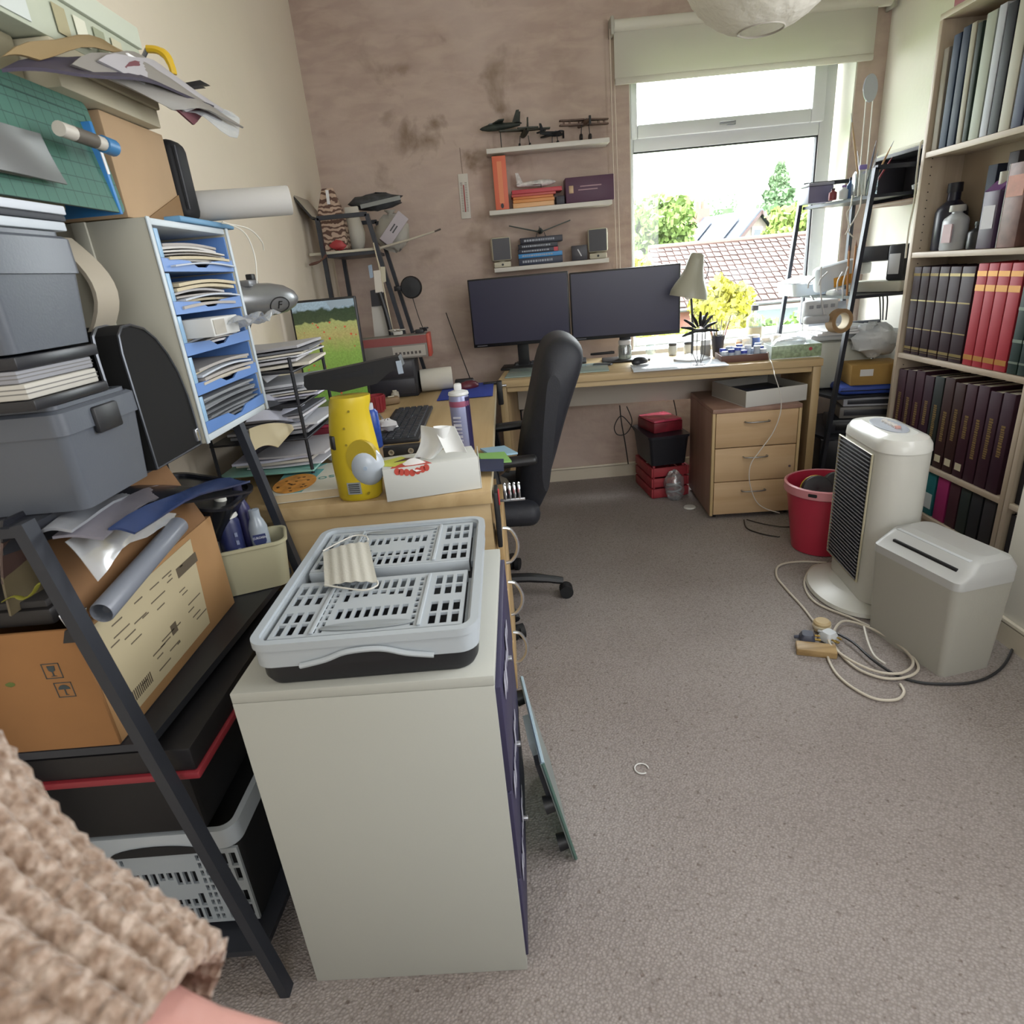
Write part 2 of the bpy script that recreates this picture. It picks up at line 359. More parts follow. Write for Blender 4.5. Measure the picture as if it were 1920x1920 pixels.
OX0, OX1, OZ0, OZ1 = .725, 1.88, .75, 2.22       # window opening
bw = MB()
bw.box(XL, OX0, YB, YB + .3, 0, ZC).box(OX1, XR, YB, YB + .3, 0, ZC).box(OX0, OX1, YB, YB + .3, 0, OZ0).box(OX0, OX1, YB, YB + .3, OZ1, ZC)
struct('wall_back', bw, PLASTER)
rv = MB(); rv.box(OX1 - .006, OX1, YB + .004, YB + .16, OZ0, OZ1).box(OX0, OX0 + .006, YB + .004, YB + .16, OZ0, OZ1).box(OX0, OX1, YB + .004, YB + .16, OZ1 - .006, OZ1)
struct('trim_1', rv, M('#d8d8cc', .7))
struct('trim_2', MB().rbx(OX0 - .02, OX1, YB - .05, YB + .16, OZ0 - .02, OZ0 + .012, .008), WHITEGLOSS)
# wall behind the photographer; both unseen windows here are added to house fill lamps
struct('wall_front', MB().box(XL, -.35, YF - .15, YF, 0, ZC).box(1.25, XCH, YF - .15, YF, 0, ZC).box(-.35, 1.25, YF - .15, YF, 0, 1.05).box(-.35, 1.25, YF - .15, YF, 2.35, ZC), CREAM)
w3 = MB()
for a, b, c, d in ((-.35, 1.25, 1.05, 1.11), (-.35, 1.25, 2.29, 2.35), (-.35, -.29, 1.11, 2.29), (1.19, 1.25, 1.11, 2.29)): w3.box(a, b, YF - .08, YF - .02, c, d)
added_win3 = struct('added_window_3', w3, M('#e4e6e6', .3))
ob('pane', MB().box(-.29, 1.19, YF - .056, YF - .05, 1.11, 2.29), M('#cfd8dc', .9), added_win3)
V0, V1, V2, V3 = .08, 1.52, 1.0, 2.32
w2 = MB()
for a, b, c, d in ((V0, V1, V2, V2 + .06), (V0, V1, V3 - .06, V3), (V0, V0 + .06, V2 + .06, V3 - .06), (V1 - .06, V1, V2 + .06, V3 - .06)): w2.box(XCH + .02, XCH + .08, a, b, c, d)
added_win2 = struct('added_window_2', w2, M('#e4e6e6', .3))
ob('pane', MB().box(XCH + .05, XCH + .056, V0 + .06, V1 - .06, V2 + .06, V3 - .06), M('#cfd8dc', .9), added_win2)
def skirting(name, x0, x1, y0, y1, h=.085):
    m = MB(); m.box(x0, x1, y0, y1, 0, h - .012); m.rbx(x0, x1, y0, y1, h - .02, h, .006); return struct(name, m, M('#cfc6b4', .45))
skirting('baseboard_back', XL, XR, YB - .016, YB)
skirting('baseboard_left', XL, XL + .016, YF, YB)
skirting('baseboard_chimney', XCH - .016, XCH, YF, YCH + .016)
skirting('baseboard_alcove', XCH, XR, YCH, YCH + .016)
# ------------------------------------------------------------------ window
UPVC = M('#d4d6da', .3); FY0, FY1 = YB + .13, YB + .19
WX0, WX1 = OX0 + .0, OX1 - .035
win = thing('window_1', 'white plastic framed window with hinged top light', 'window', (0, 0, 0)); win['kind'] = 'structure'
f = MB(); TZ = 1.83
for a, b, c, d in ((WX0, WX0 + .045, OZ0, OZ1), (WX1 - .075, WX1, OZ0, OZ1), (WX0 + .045, WX1 - .075, OZ0, OZ0 + .055), (WX0 + .045, WX1 - .075, OZ1 - .06, OZ1), (WX0 + .045, WX1 - .075, TZ - .04, TZ + .03)):
    f.rbx(a, b, FY0, FY1, c, d, .006)
ob('window_frame', f, UPVC, win)
f = MB()
for a, b, c, d in ((WX0 + .03, WX0 + .065, TZ + .02, OZ1 - .03), (WX1 - .13, WX1 - .06, TZ + .02, OZ1 - .03), (WX0 + .065, WX1 - .13, TZ + .02, TZ + .085), (WX0 + .065, WX1 - .13, OZ1 - .1, OZ1 - .03)):
    f.rbx(a, b, FY0 - .02, FY0 + .03, c, d, .008)
sash = ob('top_light_sash', f, UPVC, win)
h = MB(); h.rbx(1.265, 1.31, FY0 - .035, FY0 - .018, TZ + .04, TZ + .062, .004); h.rbx(1.22, 1.30, FY0 - .05, FY0 - .035, TZ + .045, TZ + .058, .004)
ob('window_handle', h, M('#8b8d93', .35, .3), sash)
PANE = clear_mat('window_glass', '#fbfdfd', .04, .01)
ob('pane', MB().box(WX0 + .06, WX1 - .12, FY0 + .012, FY0 + .016, TZ + .08, OZ1 - .09), PANE, sash)
ob('pane', MB().box(WX0 + .04, WX1 - .07, FY0 + .03, FY0 + .034, OZ0 + .05, TZ - .035), PANE, win)
g = MB()
for a, b, c, d in ((WX1 - .083, WX1 - .075, OZ0 + .055, TZ - .04), (WX0 + .045, WX1 - .075, TZ - .046, TZ - .04)): g.box(a, b, FY0 + .005, FY0 + .03, c, d)
ob('glazing_gasket', g, M('#2a2a34', .6), win)
# roller blind
bl = thing('roller_blind', 'cream roller blind half wound up over the window', 'blind', (1.3, YB, 2.3))
FABRIC = thin_cloth('#dedbd3', .45)
ob('fabric', MB().box(-.655, .625, -.052, -.050, -.215, -.0), FABRIC, bl)
ob('roller_tube', MB().cyl((-.655, -.045, .01), (.69, -.045, .01), .027, n=20), M('#cfccc0', .8), bl)
for x in (-.665, .695): ob('bracket', MB().rbx(x - .008, x + .008, -.08, -.001, -.03, .045, .004), M('#a9a69c', .5), bl)
ob('bottom_bar', MB().rbx(-.655, .625, -.06, -.044, -.235, -.205, .006), FABRIC, bl)
ob('bead_chain', MB().tube([(-.675, -.055, 0), (-.672, -.05, -.6), (-.66, -.045, -1.45)], .0028, 6, 4).tube([(-.655, -.04, -.215), (-.648, -.04, -.8), (-.645, -.045, -1.45)], .0028, 6, 4), M('#cdbfb2', .5), bl)
# ------------------------------------------------------------------ outside, seen through the window
GZ = -2.75
struct('ground', MB().box(-40, 90, 4.5, 120, GZ - .2, GZ), M('#3f5222', .95, var=.3, vs=.6), label='lawn and gardens outside the window')
BRICK = M('#643a2f', .85, var=.15, vs=3); RENDERW = M('#6a615b', .85, var=.05, vs=2)
def tiled_roof(name_, parent, x0, x1, y0, z0, y1, z1, mat, tw=.30, rows=12):
    m = MB(); n = int((x1 - x0) / tw); d = Vector((0, y1 - y0, z1 - z0)); up = Vector((0, -(z1 - z0), y1 - y0)).normalized()
    for r in range(rows):
        a = Vector((0, y0, z0)) + d * (r / rows); b = Vector((0, y0, z0)) + d * ((r + 1.12) / rows); off = (r % 2) * .5 * tw
        for i in range(n):
            xa = x0 + i * tw + off * .0 + .012; xb = xa + tw - .024
            k = up * random.uniform(.0, .012)
            p = [a + Vector((xa, 0, 0)) + up * .05 + k, a + Vector((xb, 0, 0)) + up * .05 + k, b + Vector((xb, 0, 0)) + k, b + Vector((xa, 0, 0)) + k]
            q = [p[0] + up * .035 * .5, p[1] + up * .0, p[2], p[3] + up * .03]
            m.add(q + [p[0] - up * .045, p[1] - up * .045], [(0, 1, 2, 3), (4, 5, 1, 0)])
    o = ob('roof_tiles', m, mat, parent); o['kind'] = 'stuff'; return o
# bungalow whose back roof slope faces the window
b1 = thing('bungalow', 'brick bungalow with a pink tiled roof seen through the window', 'house', (9.0, 24.0, GZ))
bx0, bx1 = -3.0, 6.0
wl = MB(); wl.box(bx0 + .3, bx1, .0, 6.0, 0, 2.25)
ob('wall', wl, BRICK, b1)
ob('roof_deck', MB().prism([(-.45, 2.2), (3.0, 4.28), (6.4, 2.2)], bx1 - bx0 + .3, (bx0, 0, 0), cols((0, 1, 0), (0, 0, 1), (1, 0, 0))), M('#523a33', .9), b1)
tiled_roof('roof_tiles', b1, bx0, bx1 + .3, -.5, 2.22, 3.0, 4.33, M('#3d2f2c', .9, var=.16, vs=2.5))
ob('ridge', MB().tube([(bx0, 3.0, 4.36), (bx1 + .3, 3.0, 4.36)], .12, 8), M('#46332d', .85), b1)
ob('gutter', MB().tube([(bx0, -.52, 2.14), (bx1 + .3, -.52, 2.14)], .07, 8), M('#3c3a3e', .5), b1)
ob('downpipe', MB().tube([(3.1, -.06, 2.1), (3.1, -.06, 0)], .05, 8), M('#4a464a', .5), b1)
for xa, xb in ((.2, 2.0), (3.8, 5.2)):
    wn = ob('window', MB().box(xa, xb, -.06, .02, 1.05, 2.0), M('#b4b4b8', .4), b1)
    ob('pane', MB().box(xa + .14, xb - .14, -.075, -.05, 1.25, 1.85), M('#50585c', .2), wn)
# rendered gable house with slate roof and solar panels
def gable_house(name, label, loc, rz, w, d, zw, zr, wallm, roofm):
    t = thing(name, label, 'house', loc, rz)
    ob('wall', MB().prism([(-w / 2, 0), (w / 2, 0), (w / 2, zw), (0, zr), (-w / 2, zw)], d, (0, 0, 0), cols((1, 0, 0), (0, 0, 1), (0, 1, 0))), wallm, t)
    for s in (-1, 1):
        a = Vector((s * (w / 2 + .35), -.3, zw - .25)); b = Vector((0, -.3, zr + .12))
        m = MB(); m.quadslab(a, a + Vector((0, d + .6, 0)), b + Vector((0, d + .6, 0)), b, .12 * s); ob('roof', m, roofm, t)
    return t
SLATE = M('#333841', .6, var=.1, vs=3)
ap = PY(1420, 399, 40); GH = ap.z - GZ
h2 = gable_house('gable_house', 'cream rendered house with steep gable and slate roof behind the bungalow', (ap.x, 40.0, GZ), .45, 5.0, 7.5, GH - 2.1, GH, RENDERW, SLATE)
wn = ob('window', MB().box(-.42, .42, -.08, .02, GH - 1.75, GH - .75), M('#a4a2a2', .4), h2); ob('pane', MB().box(-.26, .26, -.1, -.06, GH - 1.6, GH - .9), M('#2f343a', .3), wn)
for sg in (-1, 1): ob('barge_board', MB().quadslab((sg * 2.85, -.36, GH - 2.34), (0, -.36, GH + .1), (0, -.36, GH - .1), (sg * 2.85, -.36, GH - 2.54), .06), M('#3a2826', .7), h2)
sl = Vector((2.5, 0, 2.1)).normalized()
for k in range(3):
    q = Vector((-2.5, .7 + k * 2.3, GH - 2.1)) + sl * .4 + Vector((-.64, 0, .77)) * .28
    ob('solar_panel', MB().quadslab(q, q + sl * 2.3, q + sl * 2.3 + Vector((0, 2.0, 0)), q + Vector((0, 2.0, 0)), .05), M('#39424f', .35), h2)
c_ = ob('chimney', MB().box(-.45, .45, 4.4, 5.2, GH - .8, GH + .75), M('#6e443c', .85), h2)
for x in (-.22, .2): ob('chimney_pot', MB().cyl((x, 4.8, GH + .75), (x, 4.8, GH + 1.2), .14, .11, 10), M('#7a4638', .8), c_)
ap3 = PY(1283, 440, 53); G3 = ap3.z - GZ
h3 = gable_house('far_house', 'grey roofed house with brick chimneys left of the gable house', (ap3.x, 53.0, GZ), -.75, 5.6, 5.0, G3 - 1.9, G3, RENDERW, SLATE)
pc = PY(1252, 432, 53); ob('chimney', MB().box(-2.3, -1.3, .6, 1.5, G3 - 2.0, G3 + .9), M('#74432f', .85, var=.1, vs=4), h3)
ob('chimney', MB().box(.7, 2.0, .8, 1.7, G3 - 1.5, G3 + .7), M('#6b5f54', .85, var=.08, vs=4), h3)
def foliage(n, rx, ry, rz, leaf, cone=False):
    m = MB()
    for _ in range(n):
        if cone:
            t = random.random() ** .7; a = random.uniform(0, 2 * math.pi); k = (1 - t) * (.75 + .25 * math.sin(t * 40)) + .03
            q = Vector((rx * k * math.cos(a), ry * k * math.sin(a), rz * 2 * t - rz)) * random.uniform(.8, 1.05)
        else:
            while True:
                q = Vector([random.uniform(-1, 1) for _ in range(3)])
                if .35 < q.length < 1: break
            lump = 1 + .18 * math.sin(5 * q.x + 2) * math.sin(6 * q.z + 1) * 1.6; q = Vector((q.x * rx, q.y * ry, q.z * rz)) * lump
        R = Euler([random.uniform(0, 6.3) for _ in range(3)]).to_matrix(); s = leaf * random.uniform(.6, 1.3)
        m.add([q + R @ Vector(p) * s for p in ((-.5, -.3, 0), (.5, -.3, .08), (.5, .3, 0), (-.5, .3, .08))], [(0, 1, 2, 3)])
    return m
def tree(name, label, x, y, zc, rx, rz_, n, leaf, col, cone=False, ry=None):
    t = thing(name, label, 'tree' if name != 'bush' else 'bush', (x, y, GZ), 0)
    o = ob('foliage', foliage(n, rx, ry or rx, rz_, leaf, cone), M(col, .8, var=.35, vs=1.2), t, (0, 0, zc - GZ)); o['kind'] = 'stuff'
    ob('core', MB().blob((0, 0, zc - GZ), 1, 12, 8, .2, rx * .62, (ry or rx) * .62, rz_ * (.62 if not cone else .7)) if not cone else MB().lathe([(rx * .55, -rz_ * .95), (.05, rz_ * .8)], (0, 0, zc - GZ), 10), M(col, .9, var=.35, vs=1.2), t)
    ob('trunk', MB().cyl((0, 0, -.05), (0, 0, zc - GZ - rz_ * .4), max(.05, rx * .1), max(.03, rx * .06), 8), M('#5d4a3a', .9), t)
    return t
def at(u, v, y): return PY(u, v, y)
p = at(1458, 400, 63); tree('conifer', 'tall blue green conifer rising beside the gable house', p.x, 63, p.z + .4, 3.6, 3.6, 5200, .5, '#4d6444', True)
p = at(1235, 425, 36); tree('bushy_tree', 'round light green tree at the left edge of the window view', p.x, 36, p.z, 1.9, 1.4, 2600, .3, '#566b30')
p = at(1345, 395, 82); tree('thin_tree', 'thin blue green tree behind the chimneys', p.x, 82, p.z, 3.4, 2.0, 700, .35, '#6d8268')
p = at(1285, 408, 72); tree('thin_tree', 'wispy pale tree between the round tree and the chimneys', p.x, 72, p.z, 2.6, 1.3, 500, .35, '#7a8f74')
p = at(1475, 420, 33); tree('bushy_tree', 'light green round tree in front of the conifer', p.x + .6, 33, p.z, 1.5, .8, 2200, .26, '#667a34')
p = at(1188, 410, 60); tree('thin_tree', 'narrow grey green tree at the window edge by the blind chain', p.x, 60, p.z, 1.0, 1.5, 600, .35, '#637e72')
p = at(1200, 520, 14); tree('bush', 'yellow green shrub under the left end of the roof', p.x - .35, 14, p.z - .3, .62, .75, 3000, .13, '#787a1e')
p = at(1352, 612, 10); tree('bush', 'bright yellow conifer shrub behind the desk lamp', p.x, 10, p.z - .12, .48, .78, 4200, .10, '#7a7718')
p = at(1425, 650, 12.5); tree('bush', 'mid green shrub under the bungalow window', p.x, 12.5, p.z - .1, .5, .62, 2200, .11, '#51682c')
p = at(1500, 655, 13.5); tree('bush', 'green hedge shrub right of the bungalow window', p.x, 13.5, p.z - .05, .75, .72, 2600, .12, '#5a7234')
p = at(1225, 690, 8.2); tree('bush', 'lime green low shrub just below the monitors', p.x, 8.2, p.z - .1, .8, .55, 2600, .10, '#6c7822')
# ------------------------------------------------------------------ bookcases in the alcove
BIRCH = wood('#b7a794', '#cdbfae', 2, 'Z', .5); BIRCHH = wood('#b7a794', '#cdbfae', 2, 'Y', .5)
BX, BXB = 1.834, 2.012
def bookcase(name, label, y0, y1, shelves, top):
    t = thing(name, label, 'bookcase', ((BX + BXB) / 2, (y0 + y1) / 2, 0)); hx = (BXB - BX) / 2; hy = (y1 - y0) / 2
    for s in (-1, 1): ob('side_panel', MB().rbx(-hx, hx, s * hy, s * (hy - .022), 0, top, .0015), BIRCH, t)
    ob('top_panel', MB().rbx(-hx, hx, -hy, hy, top, top + .022, .0015), BIRCHH, t)
    for z in shelves: ob('shelf', MB().rbx(-hx + .002, hx, -hy + .022, hy - .022, z - .022, z, .002), BIRCHH, t)
    ob('back_panel', MB().box(hx - .006, hx, -hy + .022, hy - .022, 0, top), M('#a59684', .7), t)
    ob('plinth', MB().box(-hx + .01, -hx + .025, -hy + .022, hy - .022, 0, .03), BIRCHH, t)
    m = MB()
    for s in (-1, 1):
        for z in [.1 + .032 * i for i in range(int((top - .2) / .032))]:
            for x in (-hx + .035,): m.cyl((x, s * (hy - .022), z), (x, s * (hy - .0235), z), .0026, n=6)
    o = ob('peg_holes', m, BLACKM, t); o['kind'] = 'stuff'
    return t
SH0 = [.05, .275, .735, 1.172, 1.565]
bookcase('bookcase', 'tall birch effect bookcase full of encyclopedias against right wall', 2.18, 2.985, SH0, 2.03)
SH = [z + .0015 for z in SH0]
bookcase('bookcase', 'narrow second bookcase at right frame edge beside the chimney breast', 1.772, 2.176, [.05, .275, .62, .95, 1.3, 1.65], 2.03)
def book(yc, th, h, d, z, col, label, group, bands=None, title=None, xf=None, tilt=0, name='book', rough=.6, pages='#d9d2c0', cat='book'):
    """upright book, spine towards -x; origin at its base"""
    xf = BX + .012 if xf is None else xf
    t = thing(name, label, cat, (xf, yc, z), group=group, rot=(tilt, 0, 0)); c = M(col, rough)
    m = MB(); k = .003
    m.rbx(0, k + .004, -th / 2, th / 2, 0, h, .003); m.box(k, d, -th / 2, -th / 2 + k, 0, h); m.box(k, d, th / 2 - k, th / 2, 0, h)
    ob('cover', m, c, t); ob('pages', MB().box(k + .004, d - .004, -th / 2 + k, th / 2 - k, .004, h - .004), M(pages, .8), t)
    if bands:
        m = MB()
        for z0, z1 in bands[1]: m.box(-.0008, .002, -th / 2 + .001, th / 2 - .001, z0 * h, z1 * h)
        ob('gilt_bands', m, M(bands[0], .35, .4), t, kind='stuff')
    if title:
        m = MB(); zz = title[1] * h; random.seed(int(yc * 1000))
        while zz < title[2] * h:
            l = random.uniform(.004, .009); m.box(-.0008, .001, -th * .16 + random.uniform(-.002, .002), th * .16, zz, zz + l); zz += l + .003
        ob('gilt_title', m, M(title[0], .35, .4), t, kind='stuff')
    return t
B6 = ('#8d7c50', [(.04, .045), (.06, .09), (.30, .312), (.62, .635), (.90, .93)])
ords = ['first', 'second', 'third', 'fourth', 'fifth', 'sixth', 'seventh', 'eighth', 'ninth', 'tenth', 'eleventh']
yb = [2.945, 2.889, 2.83, 2.77, 2.705, 2.635, 2.555]
for i in range(6):
    book((yb[i] + yb[i + 1]) / 2, yb[i] - yb[i + 1] - .006, .375, .15, SH[2], '#2a121e', 'dark maroon encyclopedia with gold bands, %s from left post on the middle shelf' % ords[i], 'maroon encyclopedias on the middle shelf', B6)
yb = [2.548, 2.492, 2.438, 2.377, 2.315]
for i in range(4):
    book((yb[i] + yb[i + 1]) / 2, yb[i] - yb[i + 1] - .004, .385, .15, SH[2], '#a82a38', 'bright red tall book with gold bands, %s of the red four' % ords[i], 'red books on the middle shelf', ('#c08a4a', [(.06, .11), (.74, .80), (.88, .93)]))
for i, y in enumerate((2.285, 2.235)):
    book(y, .046, .375, .15, SH[2], '#17302c', 'dark green book with pale edge, %s after the red books' % ords[i], 'green books on the middle shelf', ('#7d8a7e', [(.1, .12), (.3, .33), (.6, .63), (.85, .88)]))
for i in range(11):
    y = 2.922 - i * .0655; c = ['#3b1a2b', '#371828', '#3d1a2c', '#351a2c', '#232a29', '#3a2020', '#371c1c', '#3b1828', '#39172a', '#37182a', '#35172a'][i]
    book(y, .058, .385 + (i % 3) * .006, .15, SH[1], c, 'dark bound volume, %s from the left on shelf above the binders' % ords[i], 'bound volumes on the lower shelf', None, ('#9c8458', .25 + (i % 4) * .06, .72 - (i % 3) * .04))
    if i in (5, 6, 7): ob('spine_label', MB().box(-.0012, .001, -.018, .018, .03, .06), M('#c9c0a6', .6), [o for o in COL.objects if o.get('label', '').startswith('dark bound volume, %s ' % ords[i])][0])
lo = [(2.735, .055, '#a8273c', 'red ring binder at left end of bottom bookcase shelf', 'binder'), (2.675, .05, '#b23a4c', 'lighter red folder beside the red ring binder', 'folder'), (2.61, .065, '#1d6a72', 'teal ring binder with white label on bottom shelf', 'binder'), (2.53, .07, '#9a2a66', 'magenta ring binder right of the teal binder', 'binder'),
      (2.455, .06, '#45232e', 'dark wine red folder right of the magenta binder', 'folder'), (2.39, .055, '#2a3433', 'dark grey green folder on the bottom shelf', 'folder'), (2.325, .06, '#23252b', 'black ring binder on the bottom shelf behind shredder', 'binder'), (2.255, .06, '#2d2b2f', 'black folder at the right end of bottom shelf', 'folder')]
for y, th, c, l, ct in lo:
    b = book(y, th, .195, .15, SH[0], c, l, 'binders on the bottom shelf', cat=ct, name='ring_binder' if ct == 'binder' else 'folder')
    if c == '#1d6a72': ob('spine_label', MB().box(-.0015, .001, -.024, .024, .03, .1), M('#c4cdd2', .5), b)
# upper shelf: folders and binders
up = [(2.928, .035, .36, '#8d8478', 'pale grey thin folder next to the left post, upper shelf'), (2.878, .045, .39, '#22344e', 'navy blue binder on upper shelf, left one'), (2.828, .045, .40, '#1f2e46', 'navy blue binder on upper shelf, right one'), (2.782, .03, .40, '#a29d8e', 'beige ring binder with dark green edge on upper shelf'),
      (2.748, .028, .39, '#24322c', 'dark green thin folder on upper shelf'), (2.70, .055, .405, '#a9aea2', 'pale green grey binder stuffed with plastic wallets'), (2.648, .04, .41, '#b9bcc8', 'white folder of shiny plastic sleeves'), (2.60, .05, .40, '#1c1d28', 'black binder in middle of the upper shelf'),
      (2.545, .055, .42, '#b5b0a4', 'cream box file with grey marks on its spine'), (2.488, .05, .40, '#3b4060', 'indigo binder with white band at its top'), (2.435, .045, .40, '#20232e', 'black blue binder right of the indigo one'), (2.38, .05, .42, '#c4c9c6', 'white binder near the right end of upper shelf'), (2.32, .05, .40, '#343c5c', 'blue binder at the right end of upper shelf'), (2.26, .05, .40, '#22242c', 'black binder last on the upper shelf')]
for y, th, h, c, l in up:
    book(y, th - .003, min(h, .43), .15, SH[4], c, l, 'binders on the upper shelf', name='ring_binder', cat='binder', tilt=-.02 if th < .04 else 0)
# bottles and boxes on the fourth shelf
def bottle(name, label, loc, r, h, neck, col, capcol, mat=None, sx=1, sy=1, lab=None, capr=None, cat='bottle', rz=0, group=None):
    t = thing(name, label, cat, loc, rz, group)
    b = MB().lathe([(r * .93, 0), (r, .006), (r, h * neck), (r * .9, h * (neck + .06)), (r * .42, h * (neck + .16)), (r * .4, h * .9)], n=18, sx=sx, sy=sy)
    ob('body', b, mat or M(col, .35), t); cr = capr or r * .46
    ob('cap', MB().lathe([(cr, h * .86), (cr * 1.04, h * .88), (cr, h), (cr * .7, h * 1.004)], n=14), M(capcol, .45), t)
    if lab: ob('label', MB().lathe([(r * 1.012, h * lab[1]), (r * 1.012, h * lab[2])], n=18, sx=sx, sy=sy, cap=False) if False else MB().lathe([(r * 1.0, h * lab[1]), (r * 1.015, h * lab[1] + .001), (r * 1.015, h * lab[2]), (r * 1.0, h * lab[2] + .001)], n=18, sx=sx, sy=sy, cap=False), M(lab[0], .6), t)
    return t
bottle('ink_bottle', 'large dark navy bottle behind the white bottle on bookcase', (1.935, 2.885, SH[3]), .06, .26, .58, '#1b1c30', '#181826')
wb = bottle('glue_bottle', 'white plastic bottle with square shoulders on bookcase shelf', (1.885, 2.775, SH[3]), .062, .17, .66, '#a9acb2', '#b9b8b4', sx=.62, sy=1.0)
ob('label', MB().box(-.0415, -.036, -.04, .012, .03, .1), M('#c3a9ae', .6), wb)
bottle('small_jar', 'small dark glass jar right of the white bottle', (1.90, 2.655, SH[3]), .035, .1, .6, '#23262a', '#4c5456')
book(2.70, .05, .3, .06, SH[3], '#30384c', 'dark blue upright box at the back of bottle shelf', None, xf=1.945, cat='box', name='upright_box')
book(2.60, .05, .33, .06, SH[3], '#46424a', 'dark grey upright box at the back of bottle shelf', None, xf=1.945, cat='box', name='upright_box')
cb = thing('carton', 'purple and white drink carton with slanted top on bookcase', 'carton', (1.895, 2.555, SH[3]))
ob('body', MB().rbx(-.04, .04, -.04, .04, 0, .2, .003), M('#3b2440', .45), cb)
ob('label', MB().box(-.0412, -.038, -.03, .03, .07, .15), M('#a9a3a8', .5), cb); ob('top_gable', MB().prism([(-.04, 0), (.04, 0), (0, .035)], .08, (0, -.04, .2), cols((1, 0, 0), (0, 0, 1), (0, -1, 0))) if False else MB().prism([(-.04, 0), (.04, 0), (0, .035)], .08, (0, .04, .2), cols((1, 0, 0), (0, 0, 1), (0, -1, 0))), M('#5b2a64', .45), cb)
ob('cap', MB().cyl((-.0, -.0, .22), (0, 0, .262), .019), M('#b9b4a8', .5), cb)
cb = thing('snack_box', 'tall box with orange and brown pictures on bookcase', 'box', (1.895, 2.45, SH[3]))
ob('body', MB().rbx(-.035, .035, -.045, .045, 0, .28, .002), M('#7a5a55', .5, var=.35, vs=14), cb); ob('panel', MB().box(-.0362, -.034, -.04, .04, .17, .24), M('#b06a50', .5, var=.2, vs=20), cb); ob('edge', MB().box(-.036, .035, .045, .0465, 0, .28), M('#d2d6d8', .5), cb)
bottle('ink_bottle', 'dark bottle at the right end of the bottle shelf', (1.9, 2.3, SH[3]), .05, .22, .6, '#2a2430', '#8c8a86')
solo('storage_box', MB().rbx(1.845, 2.0, 2.6, 2.93, 2.0535, 2.2, .006), M('#9c3440', .5), 'red box lying on top of the tall bookcase', 'box')
for i, (y, c, z, h) in enumerate([(2.12, '#1c1d22', .2765, .2), (2.06, '#2b2c33', .2765, .21), (2.0, '#20242c', .2765, .2), (2.12, '#23222a', .0515, .18), (2.06, '#1d2228', .0515, .17)]):
    book(y, .05, h, .14, z, c, ['black folder on the narrow bookcase, nearest the divider', 'charcoal folder on the narrow bookcase, second from divider', 'dark slate folder on the narrow bookcase, third from divider', 'black box file low on the narrow bookcase', 'dark green box file low on the narrow bookcase'][i], None, name='folder', cat='folder')
# ------------------------------------------------------------------ tower heater
HWHITE = M('#c6c6c0', .35, var=.03, vs=4); HTOP = M('#d9dad6', .25)
ht = thing('tower_heater', 'white tower fan heater with dark grille on oval base', 'heater', (1.285, 2.07, 0), math.radians(84 - 90))
def roundrect(a, b, r, n=6):
    out = []
    for cx, cy, a0 in ((a - r, b - r, 0), (-a + r, b - r, 90), (-a + r, -b + r, 180), (a - r, -b + r, 270)):
        for i in range(n + 1):
            t = math.radians(a0 + 90 * i / n); out.append((cx + r * math.cos(t), cy + r * math.sin(t)))
    return out
def loft(secs, n=None):
    """secs: list of (polygon, z)"""
    m = MB(); k = len(secs[0][0]); vs = [(x, y, z) for p, z in secs for x, y in p]; fs = []
    for j in range(len(secs) - 1):
        for i in range(k): fs.append((j * k + i, j * k + (i + 1) % k, (j + 1) * k + (i + 1) % k, (j + 1) * k + i))
    m.add(vs, fs, True); m.add(vs[:k], [tuple(range(k - 1, -1, -1))]); m.add(vs[-k:], [tuple(range(k))]); return m
ob('base', MB().lathe([(.97, 0), (1.0, .006), (.97, .018), (.7, .034), (.5, .04)], (-.055, 0, 0), 36, I3, .15, .215), HWHITE, ht)
A, B = .088, .185
ob('body', loft([(roundrect(A, B, .084), .035), (roundrect(A, B, .084), .59), (roundrect(A - .004, B - .004, .082), .605)]), HWHITE, ht)
ob('top_cover', loft([(roundrect(A + .002, B + .002, .086), .592), (roundrect(A, B, .085), .615), (roundrect(A - .012, B - .012, .073), .634), (roundrect(A - .04, B - .05, .045), .644)]), HTOP, ht)
cp = ob('control_panel', MB().lathe([(1, .638), (1, .6465), (.9, .6475)], (0, 0, 0), 28, I3, .045, .105), M('#aeb4c0', .3), ht)
for i in range(5): ob('button', MB().rbx(-.006, .012, -.062 + i * .024, -.048 + i * .024, .646, .656, .003), M('#d8d4d0' if i else '#c99a92', .3), cp)
gl = ob('grille_recess', MB().rbx(-A - .0015, -A + .01, -B + .075, B - .03, .1, .575, .004), M('#2c2c31', .5), ht)
for i in range(34): ob('grille_slat' if i == 0 else 'grille_slat', MB().obox((-A - .005, .0225, .107 + i * .0138), (.011, 2 * B - .115, .0034), eul(0, .5, 0)), M('#85878e', .3, .3), gl)
m = MB(); m.tube([(-A - .004, -B + .073, .1), (-A - .004, B - .028, .1), (-A - .004, B - .028, .577), (-A - .004, -B + .073, .577)], .004, 6, closed=True); ob('grille_rim', m, M('#b9b39a', .4), ht)
